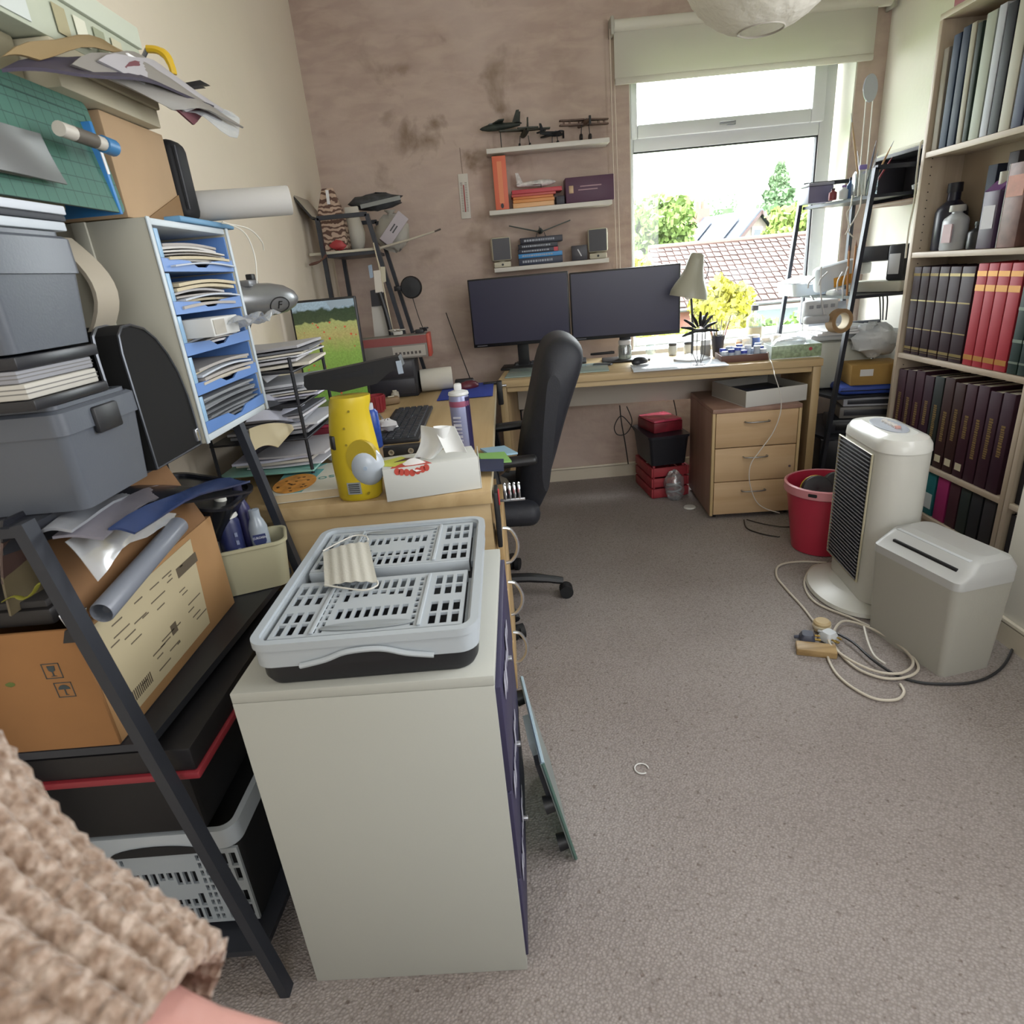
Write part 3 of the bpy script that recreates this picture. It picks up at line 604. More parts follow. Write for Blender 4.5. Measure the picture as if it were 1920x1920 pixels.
# ------------------------------------------------------------------ paper shredder
PX0 = Vector((1.205, 1.525, 0))
a = PZ(1765, 1272, 0); b = PZ(1868, 1247, 0); c = PZ(1668, 1170, 0)
SHW = M('#a9a8a0', .5, bump=.05, bs=200)
sd = thing('paper_shredder', 'grey paper shredder bin with sloping lid by the heater', 'shredder', (a.x, a.y, 0), math.atan2(b.y - a.y, b.x - a.x))
w, dpt = (b - a).length * .9, .30; tp = .018
def rr(x0, x1, y0, y1, r): return [(x + (x0 + x1) / 2, y + (y0 + y1) / 2) for x, y in roundrect((x1 - x0) / 2, (y1 - y0) / 2, r)]
ob('bin', loft([(rr(0, w, 0, dpt, .02), 0), (rr(-tp, w + tp * .6, -tp * .6, dpt + tp * .4, .024), .30)]), SHW, sd)
x0, x1, y0, y1 = -tp, w + tp * .6, -tp * .7, dpt + tp * .5
hd = ob('cutter_head', loft([(rr(x0, x1, y0, y1, .024), .30), (rr(x0, x1, y0, y1, .024), .325), (rr(x0 + .03, x1, y0, y1, .024), .345), (rr(x0 + .05, x1 - .01, y0 + .01, y1 - .01, .03), .372), (rr(x0 + .09, x1 - .03, y0 + .03, y1 - .03, .03), .382)]), M('#b4b6b6', .4), sd)
ob('paper_slot', MB().rbx(x0 + .028, x0 + .040, y0 + .04, y1 - .05, .336, .352, .002), BLACKM, hd)
ob('lid_ridge', MB().rbx(x0 + .055, x0 + .075, y0 + .03, y1 - .03, .366, .376, .003), M('#c6cbd0', .3), hd)
# ------------------------------------------------------------------ waste bin
pb = PZ(1535, 1040, 0)
wb = thing('waste_bin', 'pink red plastic waste bin behind the heater', 'bin', (1.30, 2.475, 0))
ob('bucket', MB().lathe([(.105, 0), (.115, .004), (.150, .265), (.157, .27), (.157, .305), (.150, .305), (.147, .268), (.108, .012), (.0, .012)], n=32), M('#b8324a', .35), wb)
ob('rim', MB().lathe([(.157, .268), (.163, .272), (.163, .306), (.155, .31), (.152, .306)], n=32, cap=False), M('#d08a92', .35), wb)
ob('grip_hole', MB().rbox((-.11, -.118, .29), (.035, .01, .014), .004, eul(0, 0, -.8)), BLACKM, wb)
for i, (dx, dy) in enumerate(((-.045, -.02), (.055, .01))):
    t = thing('cable_spool', ['round black spool with yellow rim in the waste bin, left', 'round black reel in the waste bin, right'][i], 'spool', (1.30 + dx, 2.475 + dy, .275), rot=(1.2, 0, -.2))
    ob('disc', MB().lathe([(.0, -.02), (.058, -.02), (.062, -.015), (.062, .015), (.058, .02), (.02, .022), (0, .015)], n=24), M('#26262b', .5), t)
    if i == 0: ob('yellow_rim', MB().tube([(.062 * math.cos(q / 20 * 6.283), .062 * math.sin(q / 20 * 6.283), -.016) for q in range(20)], .0035, 6, closed=True), M('#b9a12e', .4), t)
# ------------------------------------------------------------------ flexes and plugs on the carpet
def flex(name, label, pts, r, col, cat='cable', ext=None):
    return solo(name, MB().tube([Vector(p) for p in pts], r, 8, 6), M(col, .45), label, cat)
def fz(l, z=.006): return [PZ(u, v, z) for u, v in l]
CABW = '#c4bcae'
flex('heater_flex', 'coiled white heater flex on the carpet beside the shredder',
     [PZ(1535, 1058, .006), PZ(1520, 1066, .006), PZ(1508, 1095, .006), PZ(1530, 1130, .006), PZ(1600, 1160, .006), PZ(1660, 1190, .007), PZ(1700, 1220, .007), PZ(1722, 1250, .007), PZ(1705, 1268, .01), PZ(1660, 1272, .008), PZ(1610, 1255, .008), PZ(1575, 1225, .008), PZ(1560, 1195, .01), PZ(1580, 1165, .011), PZ(1625, 1175, .012), PZ(1680, 1205, .014), PZ(1712, 1240, .015), PZ(1690, 1262, .016), PZ(1640, 1258, .015), PZ(1590, 1235, .014), PZ(1560, 1212, .02), PZ(1553, 1200, .03)], .0042, CABW)
flex('heater_flex', 'loose loop of white flex nearest the pink red bin',
     fz([(1550, 1055), (1500, 1053), (1462, 1060), (1456, 1080), (1475, 1105), (1505, 1138), (1522, 1160), (1535, 1175)]), .0042, CABW)
flex('extension_flex', 'long white flex loop lying nearest the camera',
     fz([(1549, 1208), (1553, 1235), (1570, 1265), (1600, 1290), (1640, 1310), (1680, 1312), (1695, 1298), (1688, 1283)]), .0042, CABW)
flex('extension_flex', 'short upright curl of white flex inside the coil', [PZ(1620, 1175, .03), PZ(1628, 1205, .02), PZ(1640, 1230, .016), PZ(1660, 1245, .016)], .0038, '#cdc9c0')
flex('shredder_flex', 'black shredder cable looping round the back of shredder', [PZ(1918, 1090, .12), PZ(1912, 1150, .07), PZ(1904, 1200, .01), PZ(1880, 1250, .006), PZ(1830, 1278, .006), PZ(1750, 1282, .006), PZ(1690, 1270, .006), PZ(1640, 1240, .018), PZ(1600, 1205, .018), PZ(1570, 1188, .012)], .0042, '#26272b')
def plug(name, label, u, v, col, rz, base='#a58c5c'):
    p = PZ(u, v, 0); t = thing(name, label, 'plug', (p.x, p.y, .008), rz)
    ob('cover', loft([(rr(-.026, .026, -.024, .024, .012), 0), (rr(-.026, .026, -.024, .024, .012), .014), (rr(-.018, .018, -.018, .016, .009), .03)]), M(col, .35), t)
    ob('pin', MB().box(-.004, .004, -.042, -.024, .006, .01).box(-.016, -.010, -.04, -.024, .014, .017).box(.010, .016, -.04, -.024, .014, .017), M('#b89a52', .3, .8), t)
    ob('flex_guard', MB().cyl((0, .024, .012), (0, .04, .01), .007, .005, 8), M(col, .5), t); return t
plug('mains_plug', 'white plug standing on the coiled flex', 1552, 1202, '#c9ced2', .4); plug('mains_plug', 'black plug lying left of the white plug', 1512, 1205, '#3c4050', 1.2)
sk = thing('cable_connector', 'round tan connector block behind the white plug', 'connector', PZ(1540, 1180, .006), .3)
ob('body', MB().lathe([(.026, 0), (.028, .004), (.028, .03), (.022, .036)], n=18), M('#b8a37c', .5), sk); ob('collar', MB().lathe([(.0285, .01), (.030, .012), (.030, .02), (.0285, .022)], n=18), M('#c9bfa8', .5), sk)
solo('wooden_block', MB().rbox(PZ(1530, 1218, .012), (.12, .055, .024), .004, rotz(-.35)), wood('#8a7048', '#b09468', 5, 'X'), 'small wooden block under the plugs on the carpet', 'block')
solo('elastic_ring', MB().tube([PZ(1203, 1441, .003) + Vector((.018 * math.cos(q / 14 * 5.2), .018 * math.sin(q / 14 * 5.2), 0)) for q in range(15)], .0018, 6), M('#d9d9d6', .5), 'thin white broken ring lying on open carpet', 'ring')
# ------------------------------------------------------------------ desk under the window (its right end stands nearer the camera)
DZ = .75; DL = PZ(932, 715, DZ); DR = PZ(1545, 672, DZ); DA = math.atan2(DR.y - DL.y, DR.x - DL.x); DW = (DR - DL).length; DD = .565
DIR = Vector((math.cos(DA), math.sin(DA), 0)); DPERP = Vector((-math.sin(DA), math.cos(DA), 0))
BEECH = wood('#b89f78', '#cfb890', 1.4, 'X', .45); BEECHZ = wood('#a58d66', '#bca47c', 1.4, 'Z', .45)
rd = thing('desk', 'pale beech desk under the window carrying two dark monitors', 'desk', (DL.x, DL.y, 0), DA)
ob('desktop', MB().rbx(0, DW, 0, DD, DZ - .034, DZ, .003), BEECH, rd)
for x in (0.006, DW - .042): ob('leg_panel', MB().rbx(x, x + .036, .004, DD - .01, 0, DZ - .035, .002), BEECHZ, rd)
ob('modesty_panel', MB().rbx(.044, DW - .044, DD - .09, DD - .074, DZ - .25, DZ - .036, .002), M('#d0cabf', .6), rd)
ob('front_rail', MB().rbx(.044, DW - .044, .012, .028, DZ - .06, DZ - .0355, .002), BEECH, rd)
# pedestal
PA = math.atan2(-.023, .41)
pd = thing('drawer_pedestal', 'light wood three drawer pedestal with bow handles under desk', 'drawers', (.938, 2.868, 0), PA)
OAK = wood('#bfa07a', '#d0b48f', 1.5, 'X', .5); OAKD = wood('#8a6c60', '#9c7e70', 1.5, 'Z', .5)
PW, PD_, PH = .412, .46, .56
ob('carcass', MB().rbx(0, .014, .018, PD_, .02, PH - .02, .001).rbx(PW - .014, PW, .018, PD_, .02, PH - .02, .001).rbx(.014, PW - .014, PD_ - .014, PD_, .02, PH - .02, .001).rbx(.014, PW - .014, .02, PD_ - .014, .02, .034, .001), OAKD, pd)
for x in (0, PW - .0135): ob('front_stile', MB().rbx(x, x + .0135, 0, .018, .02, PH - .02, .001), wood('#b39a6e', '#c6ae84', 1.5, 'Z', .5), pd)
ob('top_panel', MB().rbx(0, PW, 0, PD_, PH - .02, PH, .002), OAKD, pd)
for i in range(3):
    z0 = .026 + i * .1725; dr = ob('drawer', MB().rbx(.0165, PW - .0165, -.001, .017, z0, z0 + .168, .002), OAK, pd)
    ob('bow_handle', MB().tube([(PW / 2 - .055, -.001, z0 + .122), (PW / 2 - .05, -.02, z0 + .122), (PW / 2, -.026, z0 + .122), (PW / 2 + .05, -.02, z0 + .122), (PW / 2 + .055, -.001, z0 + .122)], .0045, 8, 4, flat=.8), M('#8d8b88', .3, .7), dr)
    if i == 1: ob('key_lock', MB().cyl((PW - .04, -.004, z0 + .06), (PW - .04, 0, z0 + .06), .006, n=10), CHROME, dr)
for x in (.03, PW - .03):
    for y in (.04, PD_ - .04): ob('castor', MB().cyl((x - .008, y, .0105), (x + .008, y, .0105), .01, n=10), BLACK, pd)
# tray on the pedestal
a = PZ(1398, 765, PH); b = PZ(1512, 750, PH); ta = math.atan2(b.y - a.y, b.x - a.x)
tr = thing('cardboard_tray', 'upturned white box lid lying on the drawer pedestal', 'tray', (a.x, a.y, PH + .001), ta)
tw, td, th = (b - a).length, .33, .075
ob('base', MB().box(0, tw, 0, td, 0, .004), M('#c2c2c0', .7), tr)
ob('front_wall', MB().rbx(0, tw, 0, .004, .004, th, .001), M('#c9c9c6', .7), tr)
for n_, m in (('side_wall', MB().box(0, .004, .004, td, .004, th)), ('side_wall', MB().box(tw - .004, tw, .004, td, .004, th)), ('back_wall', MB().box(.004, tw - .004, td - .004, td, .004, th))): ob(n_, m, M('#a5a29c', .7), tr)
tb = thing('dark_folder', 'dark navy folder lying inside the upturned white lid', 'folder', (a.x, a.y, PH + .006), ta)
ob('cover', MB().rbx(.02, tw - .015, .03, td - .02, 0, .035, .004), M('#262838', .5), tb); ob('flap', MB().rbx(.05, tw * .7, .05, td - .06, .0355, .042, .002), M('#343a4e', .5), tb)
# office chair
ch = thing('office_chair', 'black fabric office chair with armrests facing the left desk', 'chair', (-.145, 2.22, 0))
CF = M('#1d1f27', .6, var=.1, vs=60, bump=.15, bs=300); CP = M('#17181c', .45)
prof = [(1040, 636), (1022, 652), (1010, 690), (1001, 740), (988, 800), (978, 850), (972, 900), (966, 955), (985, 985), (1008, 975), (1026, 915), (1046, 855), (1062, 795), (1078, 745), (1094, 700), (1101, 670), (1097, 650), (1082, 636), (1062, 630)]
pts = [PY(u, v, 2.06) for u, v in prof]; pts = [(p.x + .145, p.z) for p in pts]
cx = sum(p[0] for p in pts) / len(pts); cz = sum(p[1] for p in pts) / len(pts)
def shrink(f, g=0): return [(cx + (x - cx) * f, cz + (z - cz) * (1 - (1 - f) * .45) - (g * max(0, z - .75))) for x, z in pts]
secs = [(.30, .0, .12), (.72, .02, .05), (.92, .045, .02), (1, .08, 0), (1, .2, 0), (1, .32, 0), (.92, .365, .02), (.72, .39, .05), (.30, .41, .12)]
m = MB(); n = len(pts); vs = []; fs = []
for f_, y, g in secs: vs += [(x, y - .2 + .02, z) for x, z in shrink(f_, g)]
for j in range(len(secs) - 1):
    for i in range(n): fs.append((j * n + i, j * n + (i + 1) % n, (j + 1) * n + (i + 1) % n, (j + 1) * n + i))
m.add(vs, fs, True); m.add(vs[:n], [tuple(range(n))], True); m.add(vs[-n:], [tuple(range(n))], True)
bk = ob('backrest', m, CF, ch); md = bk.modifiers.new('s', 'SUBSURF'); md.levels = 1; md.render_levels = 1
ob('back_support', MB().tube([(.215, 0, .62), (.19, 0, .45), (.14, 0, .39), (.03, 0, .39)], .03, 10, 4, flat=.4), CP, ch)
ob('seat', MB().rbox((-.02, 0, .455), (.46, .46, .085), .04, eul(0, .04, 0), 4), CF, ch)
ob('seat_pan', MB().rbox((-.02, 0, .402), (.34, .34, .02), .008), CP, ch)
for s in (-1, 1):
    ar = ob('armrest', MB().rbox((.06, s * .255, .66), (.30, .055, .03), .014, eul(0, -.04, 0), 3), CP, ch)
    ob('armrest_post', MB().tube([(.06, s * .255, .645), (.07, s * .262, .5), (.03, s * .24, .415), (-.0, s * .17, .402)], .017, 8, 5), CP, ar)
ob('gas_column', MB().cyl((0, 0, .09), (0, 0, .30), .026).cyl((0, 0, .28), (0, 0, .394), .017), CP, ch)
for k in range(5):
    a_ = math.radians(72 * k); d = Vector((math.cos(a_), math.sin(a_), 0)); e = d * .285
    lg = ob('star_leg', MB().tube([d * .02 + Vector((0, 0, .1)), d * .15 + Vector((0, 0, .098)), e + Vector((0, 0, .072))], [.026, .024, .02, .018], 8, 4, flat=.75), CP, ch)
    q = e + d * .012; pn = Vector((-d.y, d.x, 0))
    ob('castor_wheel', MB().cyl(q - pn * .024 + Vector((0, 0, .0275)), q - pn * .006 + Vector((0, 0, .0275)), .027, n=18).cyl(q + pn * .006 + Vector((0, 0, .0275)), q + pn * .024 + Vector((0, 0, .0275)), .027, n=18).rbox(q + Vector((0, 0, .04)), (.03, .03, .03), .01, rotz(a_)), BLACKM, lg)
jk = thing('garment', 'crumpled olive brown jacket lying on the office chair seat', 'jacket', (-.19, 2.2, .515))
def crump(u, v): return Vector(((u - .5) * .28 + .02 * math.sin(9 * v), (v - .5) * .32, .012 + .035 * abs(math.sin(7 * u + 3 * v)) * (1 - abs(2 * u - 1) ** 3) + .02 * math.sin(11 * v + 4 * u) ** 2))
ob('cloth', MB().sheet(crump, 18, 18, .006), M('#6d655a', .9, var=.25, vs=14), jk)
ob('belt', MB().tube([(-.1, -.15, .05), (0, -.1, .07), (.08, -.12, .05), (.15, -.02, .06)], .008, 6, 4, flat=.4), M('#4d3c30', .7), jk)
# ------------------------------------------------------------------ things on the window desk
TOP = DZ + .0012
def dk(u, v, z=TOP): return PZ(u, v, z)
SCREEN = M('#34344a', .3); BEZEL = M('#16161b', .4)
def screen(name, label, u0, v0, u1, v1, y0, y1, h, group, foot=True):
    a = PY(u0, v0, y0); b = PY(u1, v1, y1); rz = math.atan2(b.y - a.y, b.x - a.x); w = math.hypot(b.x - a.x, b.y - a.y); zb = a.z - TOP
    t = thing(name, label, 'monitor', (a.x, a.y, TOP), rz, group)
    ob('casing', MB().rbx(0, w, 0, .03, zb, zb + h, .004), BEZEL, t)
    ob('screen', MB().box(.008, w - .008, -.0012, .001, zb + .018, zb + h - .008), SCREEN, t)
    ob('stand_column', MB().rbx(w / 2 - .03, w / 2 + .03, .031, .055, .012, zb + h * .55, .006), BLACK, t)
    ob('stand_base', MB().rbx(w / 2 - .125, w / 2 + .125, -.035, .12, 0, .012, .005), BLACK, t)
    ob('maker_mark', MB().box(.02, .075, -.0016, .0, zb + .006, zb + .011), M('#5a5a62', .4), t)
    return t
screen('monitor', 'left dark widescreen monitor standing against the plaster wall', 889, 653, 1071, 640, 3.45, 3.385, .348, 'two monitors')
screen('monitor', 'right dark widescreen monitor overlapping the window', 1073, 640, 1275, 625, 3.383, 3.31, .34, 'two monitors')
solo('glass_chopping_board', MB().rbox(dk(1045, 694, TOP + .003) , (.52, .27, .006), .003, rotz(DA)), M('#a9bcb8', .15, trans=.2), 'pale green glass board lying along the desk front edge', 'board')
p = dk(1290, 685); solo('cutting_board', MB().rbox((p.x - .05, p.y, TOP + .004), (.44, .2, .007), .003, rotz(DA)), M('#d3dae2', .15), 'white glossy board with blue corner below the desk lamp', 'board')
def keyboard(name, label, loc, rz, w=.43, d=.14, keys=True, tilt=.05, strips=False):
    t = thing(name, label, 'keyboard', loc, rot=(tilt, 0, rz))
    ob('case', MB().rbx(0, w, 0, d, 0, .014, .004), M('#23252b', .5), t)
    if keys:
        m = MB(); nc = 18
        for r in range(5):
            for c in range(nc):
                if (r * 7 + c) % 19 == 18: continue
                x0 = .012 + c * (w - .024) / nc; y0 = .014 + r * (d - .03) / 5
                m.add([(x0 + .001, y0 + .001, .0135), (x0 + (w - .024) / nc - .002, y0 + .001, .0135), (x0 + (w - .024) / nc - .002, y0 + (d - .03) / 5 - .002, .0135), (x0 + .001, y0 + (d - .03) / 5 - .002, .0135),
                       (x0 + .003, y0 + .003, .021), (x0 + (w - .024) / nc - .004, y0 + .003, .021), (x0 + (w - .024) / nc - .004, y0 + (d - .03) / 5 - .004, .021), (x0 + .003, y0 + (d - .03) / 5 - .004, .021)],
                      [(4, 5, 6, 7), (0, 1, 5, 4), (1, 2, 6, 5), (2, 3, 7, 6), (3, 0, 4, 7)])
        ob('keys', m, M('#2c2f36', .45), t, kind='stuff')
        if strips:
            m = MB()
            for r in range(1, 5): y0 = .0125 + r * (d - .03) / 5; m.box(.014, w - .014, y0 - .001, y0 + .002, .0142, .0152)
            ob('light_strips', m, M('#9aa6b4', .4), t, kind='stuff')
    return t
p = dk(962, 690); keyboard('keyboard', 'black keyboard under the left monitor, half hidden by chair', (p.x, p.y - .03, TOP), DA, .40, .11)
def mouse(name, label, loc, rz, col, col2):
    t = thing(name, label, 'mouse', loc, rz)
    ob('shell', MB().blob((0, 0, .0), .03, 16, 10, 0, 1.0, 1.75, 1.15) if False else MB().lathe([(.03, 0), (.0315, .008), (.029, .018), (.022, .027), (.01, .032), (0, .033)], n=20, sx=1, sy=1.7), M(col, .35), t)
    ob('scroll_wheel', MB().cyl((-.003, .03, .026), (.003, .03, .026), .006, n=10), M(col2, .4), t); return t
p = dk(1200, 684); mouse('computer_mouse', 'black mouse with silver edge on the window desk', (p.x, p.y, TOP + .0085), -.9, '#24262c', '#9aa0a8')
# lidded jar, lamp, tools
CLRGLASS = clear_mat('clear_glass', '#eef4f4', .16, .03, .10)
def jar(name, label, loc, r, h, mat, lidc=None, lidh=.02, cat='jar', fill=None, group=None, sx=1):
    t = thing(name, label, cat, loc, 0, group)
    ob('body', MB().lathe([(r * .9, 0), (r, .004), (r, h * .85), (r * .85, h), (r * .8, h), (r * .94, h * .84), (r * .94, .006), (0, .006)], n=18, sx=sx), mat, t)
    if lidc: ob('lid', MB().lathe([(r * .9, h), (r * .93, h + .002), (r * .93, h + lidh), (r * .8, h + lidh + .003), (0, h + lidh + .003)], n=18), M(lidc, .4), t)
    if fill: ob('contents', MB().lathe([(r * .9, .008), (r * .9, h * fill[1]), (0, h * fill[1])], n=18), M(fill[0], .5), t)
    return t
p = dk(1172, 676); jar('storage_jar', 'clear square jar with white lid behind the black mouse', (p.x, p.y, TOP), .036, .085, CLRGLASS, '#c4c4c8', fill=('#b9b39c', .35))
p = dk(1147, 662); keyboard('number_pad', 'small black keypad right of the chair back', (p.x - .13, p.y - .03, TOP), DA, .14, .12)
p = dk(1220, 664); jar('glass_tumbler', 'clear glass tumbler left of the desk lamp base', (p.x, p.y, TOP), .028, .05, CLRGLASS)
solo('craft_knife', MB().rbox(dk(1130, 683, TOP + .005), (.1, .035, .009), .003, rotz(-.5)), M('#3d4048', .4), 'dark pocket knife lying beside the clear jar', 'knife')
# anglepoise style lamp
p = dk(1297, 676); lp = thing('desk_lamp', 'grey desk lamp with cone shade in front of the window', 'lamp', (p.x, p.y, TOP))
ob('base', MB().lathe([(.088, 0), (.092, .006), (.088, .016), (.05, .026), (.02, .034), (0, .036)], n=28), M('#c9cdd0', .3), lp)
q = PY(1296, 560, p.y) - Vector((p.x, p.y, TOP))
ob('stem', MB().tube([(0, 0, .03), (.002, 0, .12), (.0, 0, .2), q], .006, 8, 4), M('#55575c', .4, .4), lp)
q2 = PY(1308, 475, p.y) - Vector((p.x, p.y, TOP))
ax = Vector((.10, 0, 1)).normalized(); F = frame_to(ax)
b0 = PY(1290, 558, p.y) - Vector((p.x, p.y, TOP)); hh = (q2 - b0).length
rb = .09
ob('shade', MB().lathe([(rb, 0), (rb * 1.0, .004), (rb * .98, hh * .12), (rb * .84, hh * .27), (rb * .66, hh * .42), (rb * .50, hh * .62), (rb * .42, hh * .82), (rb * .37, hh * .97), (rb * .3, hh), (0, hh)], b0, 32, frame_to(q2 - b0)), M('#a7a697', .35), lp)
bu = ob('lamp_bulb', MB().lathe([(0, -.012), (.022, 0), (.028, .018), (.018, .05), (.012, .06)], b0, 16, frame_to(q2 - b0)), M('#d4d2cc', .3), lp)
ob('shade_flex', MB().tube([q2 + Vector((.03, 0, -.03)), q2 + Vector((.055, 0, -.07)), q2 + Vector((.04, 0, -.12))], .002, 6, 4), BLACK, lp)
# helping hand clamp stand
p = dk(1296, 684); hs = thing('clip_stand', 'black crocodile clip stand on wire legs below the lamp', 'stand', (p.x + .02, p.y - .06, TOP))
ob('foot', MB().lathe([(.03, 0), (.03, .01), (.008, .016)], n=16), M('#3c3c42', .4), hs)
m = MB()
for x in (-.03, -.012, .012, .026): ob('wire_leg', MB().tube([(x * .3, 0, .012), (x, .0, .06), (x, 0, .16)], .002, 6), M('#6c6e74', .3, .6), hs)
hub = ob('hub', MB().rbox((0, 0, .165), (.075, .018, .016), .005), BLACK, hs)
for i in range(9):
    a_ = math.pi * (i / 8) * 1.1 - .1; r_ = .07
    d = Vector((math.cos(a_), .25 * math.sin(3 * a_), math.sin(a_)))
    ob('clip', MB().tube([Vector((0, 0, .165)) + d * .02, Vector((0, 0, .168)) + d * .05, Vector((0, 0, .165)) + d * r_ * 1.25], [.005, .008, .006, .003], 6, 3), BLACK, hub)
# pots, brushes, bottles
p = dk(1345, 668); pt = thing('brush_pot', 'dark flared pot full of paint brushes beside the lamp', 'pot', (p.x, p.y, TOP))
ob('pot', MB().lathe([(.022, 0), (.024, .004), (.034, .105), (.031, .105), (.022, .01), (0, .01)], n=18), M('#2c2a35', .5), pt)
random.seed(3)
lean = sorted([(random.uniform(0, 6.28), random.uniform(.13, .21)) for _ in range(13)], key=lambda q: math.cos(q[0]))
for i in range(13):
    a_, l = lean[i]; d = Vector((math.cos(a_) * .3, math.sin(a_) * .2, 1)).normalized()
    br = thing('paint_brush', '%s handled thin brush in the dark flared pot, %s from left' % (['pale wood', 'grey', 'red brown', 'white', 'olive'][i % 5], (ords + ['twelfth', 'thirteenth'])[i]), 'brush', Vector((p.x, p.y, TOP + .016)) + Vector((math.cos(a_) * .008, math.sin(a_) * .008, 0)), group='brushes in the dark pot')
    ob('handle', MB().tube([(0, 0, 0), d * l * .75, d * l * .86], [.0022, .0028, .0016], 6), M(['#c9b68c', '#8b8e94', '#a2524a', '#d6d6d2', '#6c6440'][i % 5], .4), br)
    ob('bristles', MB().tube([d * l * .86, d * l * .93, d * l], [.003, .0035, .0012], 6), M('#b4ac98', .8), br)
p = dk(1412, 640); bottle('solvent_bottle', 'clear tall bottle with dark cap on the sill side of desk', (p.x, p.y + .0, TOP), .043, .2, .62, '#ffffff', '#4b4b52', CLRGLASS, lab=('#b7ae93', .1, .4))
p = dk(1322, 672); jar('paint_jar', 'grey jar with white lid standing left of the brown tray', (p.x, p.y, TOP), .026, .068, M('#8b877e', .4), '#d6d6d4', .022)
p = dk(1318, 640); bottle('glue_tube', 'slim dark bottle with white collar behind the grey jar', (p.x, p.y, TOP), .02, .15, .6, '#4c3a3c', '#55555c')
# tray of small paint pots
a = dk(1352, 681); b = dk(1440, 674); ty = thing('wooden_tray', 'reddish brown wooden tray holding small blue paint pots', 'tray', (a.x, a.y, TOP), DA)
w = (b - a).length; RB = wood('#5b3c34', '#6e4b40', 4, 'X')
ob('tray_floor', MB().box(.005, w - .005, .005, .15, 0, .005), RB, ty)
for n_, m in (('front_rail', MB().rbx(0, w, 0, .006, 0, .032, .002)), ('back_rail', MB().rbx(0, w, .149, .155, 0, .032, .002)), ('end_rail', MB().rbx(0, .006, .0065, .1485, 0, .032, .002)), ('end_rail', MB().rbx(w - .006, w, .0065, .1485, 0, .032, .002))): ob(n_, m, RB, ty)
random.seed(11); k = 0; cols_ = ['#c9d2de', '#3a4bb0', '#c9ced6', '#2c3c8c', '#a9b6c4', '#d9dde2', '#4a5fc0', '#b9c2cc']
for i in range(7):
    for j in range(3):
        if (i + j * 2) % 5 == 4: continue
        q = Vector((a.x, a.y, TOP)) + Matrix.Rotation(DA, 3, 'Z') @ Vector((.022 + i * (w - .044) / 6, .027 + j * .048, .0062))
        c = cols_[(i * 3 + j) % 8]
        t = thing('paint_pot', 'small paint pot with %s top, row %s column %s of the brown tray' % ({'#c9d2de': 'pale', '#3a4bb0': 'royal blue', '#c9ced6': 'white', '#2c3c8c': 'navy', '#a9b6c4': 'grey', '#d9dde2': 'white', '#4a5fc0': 'blue', '#b9c2cc': 'grey'}[c], ['front', 'middle', 'back'][j], ['one', 'two', 'three', 'four', 'five', 'six', 'seven'][i]), 'pot', q, group='paint pots in the brown tray')
        ob('body', MB().cyl((0, 0, 0), (0, 0, .03 + .008 * ((i + j) % 3)), .0155, n=12), M('#b9c4d4', .2), t)
        z_ = .03 + .008 * ((i + j) % 3); ob('lid', MB().cyl((0, 0, z_), (0, 0, z_ + .014), .0165, .0155, n=12), M(c, .35), t)
# floral plastic tub with bags
a = dk(1446, 675); b = dk(1538, 668); fb = thing('floral_tub', 'clear tub with green floral band at the right desk end', 'tub', (a.x, a.y, TOP), DA)
w = (b - a).length; fm = M('#93a68a', .3, var=.4, vs=60)
ob('front_wall', MB().rbx(0, w, 0, .003, .004, .062, .001), fm, fb)
for n_, m in (('end_wall', MB().box(0, .003, .0035, .15, .004, .062)), ('end_wall', MB().box(w - .003, w, .0035, .15, .004, .062)), ('back_wall', MB().box(.0035, w - .0035, .147, .15, .004, .062)), ('floor', MB().box(0, w, 0, .15, 0, .0038))): ob('tub_' + n_, m, clear_mat('hazy_plastic', '#eef2f0', .1, .15, .35), fb)
ob('poppy_print', MB().cyl((w * .78, -.0012, .04), (w * .78, 0, .04), .008, n=12), M('#b03a4a', .5), fb)
pl = thing('plastic_bag', 'crumpled clear plastic bags bulging out of the floral tub', 'bag', (a.x + w * .5, a.y + .07, TOP + .0065))
ob('film', MB().blob((0, 0, .047), .045, 16, 10, .22, w * 8.6, 1.25, .92), clear_mat('crinkled_film', '#f4f6fa', .22, .15, .26), pl)
random.seed(5)
bits = [(1240, 655, '#b9c0c4', 'small white pot behind the white board'), (1262, 650, '#c4c9cc', 'low white dish near the window sill'), (1385, 655, '#c9a58c', 'pale tan tub behind the paint pots'), (1378, 640, '#4a64a4', 'small blue box behind the brush pot'), (1362, 640, '#dfe2e4', 'white tub beside the small blue box'), (1398, 655, '#d4d8dc', 'white lidded tub behind the paint tray'),
        (1435, 652, '#c2c6cc', 'grey white pot by the clear bottle'), (1455, 650, '#cfd2d4', 'white pot behind the floral tub, left'), (1462, 655, '#c9b44a', 'yellow label tub behind the floral tub'), (1478, 652, '#dde0e4', 'white round tub behind floral tub, right'), (1500, 655, '#c2ccd4', 'pale tub next to the right ladder post')]
for u, v, c, l in bits:
    p = dk(u, v); r = random.uniform(.018, .026); jar('small_pot', l, (p.x, min(p.y, 3.645 if p.x > 1.46 else 3.43), TOP), r, random.uniform(.03, .055), M(c, .4), random.choice(['#dcdde0', '#c9ccd0', '#3c4048']), .012, 'pot')
flex('charger_lead', 'long white lead hanging from the desk over the drawers', [dk(1440, 660, TOP + .05), dk(1442, 672, TOP + .012), PY(1447, 681, 2.893), PY(1451, 695, 2.86)] + [PY(u, v, 2.80) for u, v in [(1453, 705), (1462, 735), (1464, 770), (1450, 810), (1425, 845), (1408, 870), (1405, 900), (1415, 935), (1432, 952)]] + [PY(1462, 962, 2.78)], .0022, '#d2cfca')
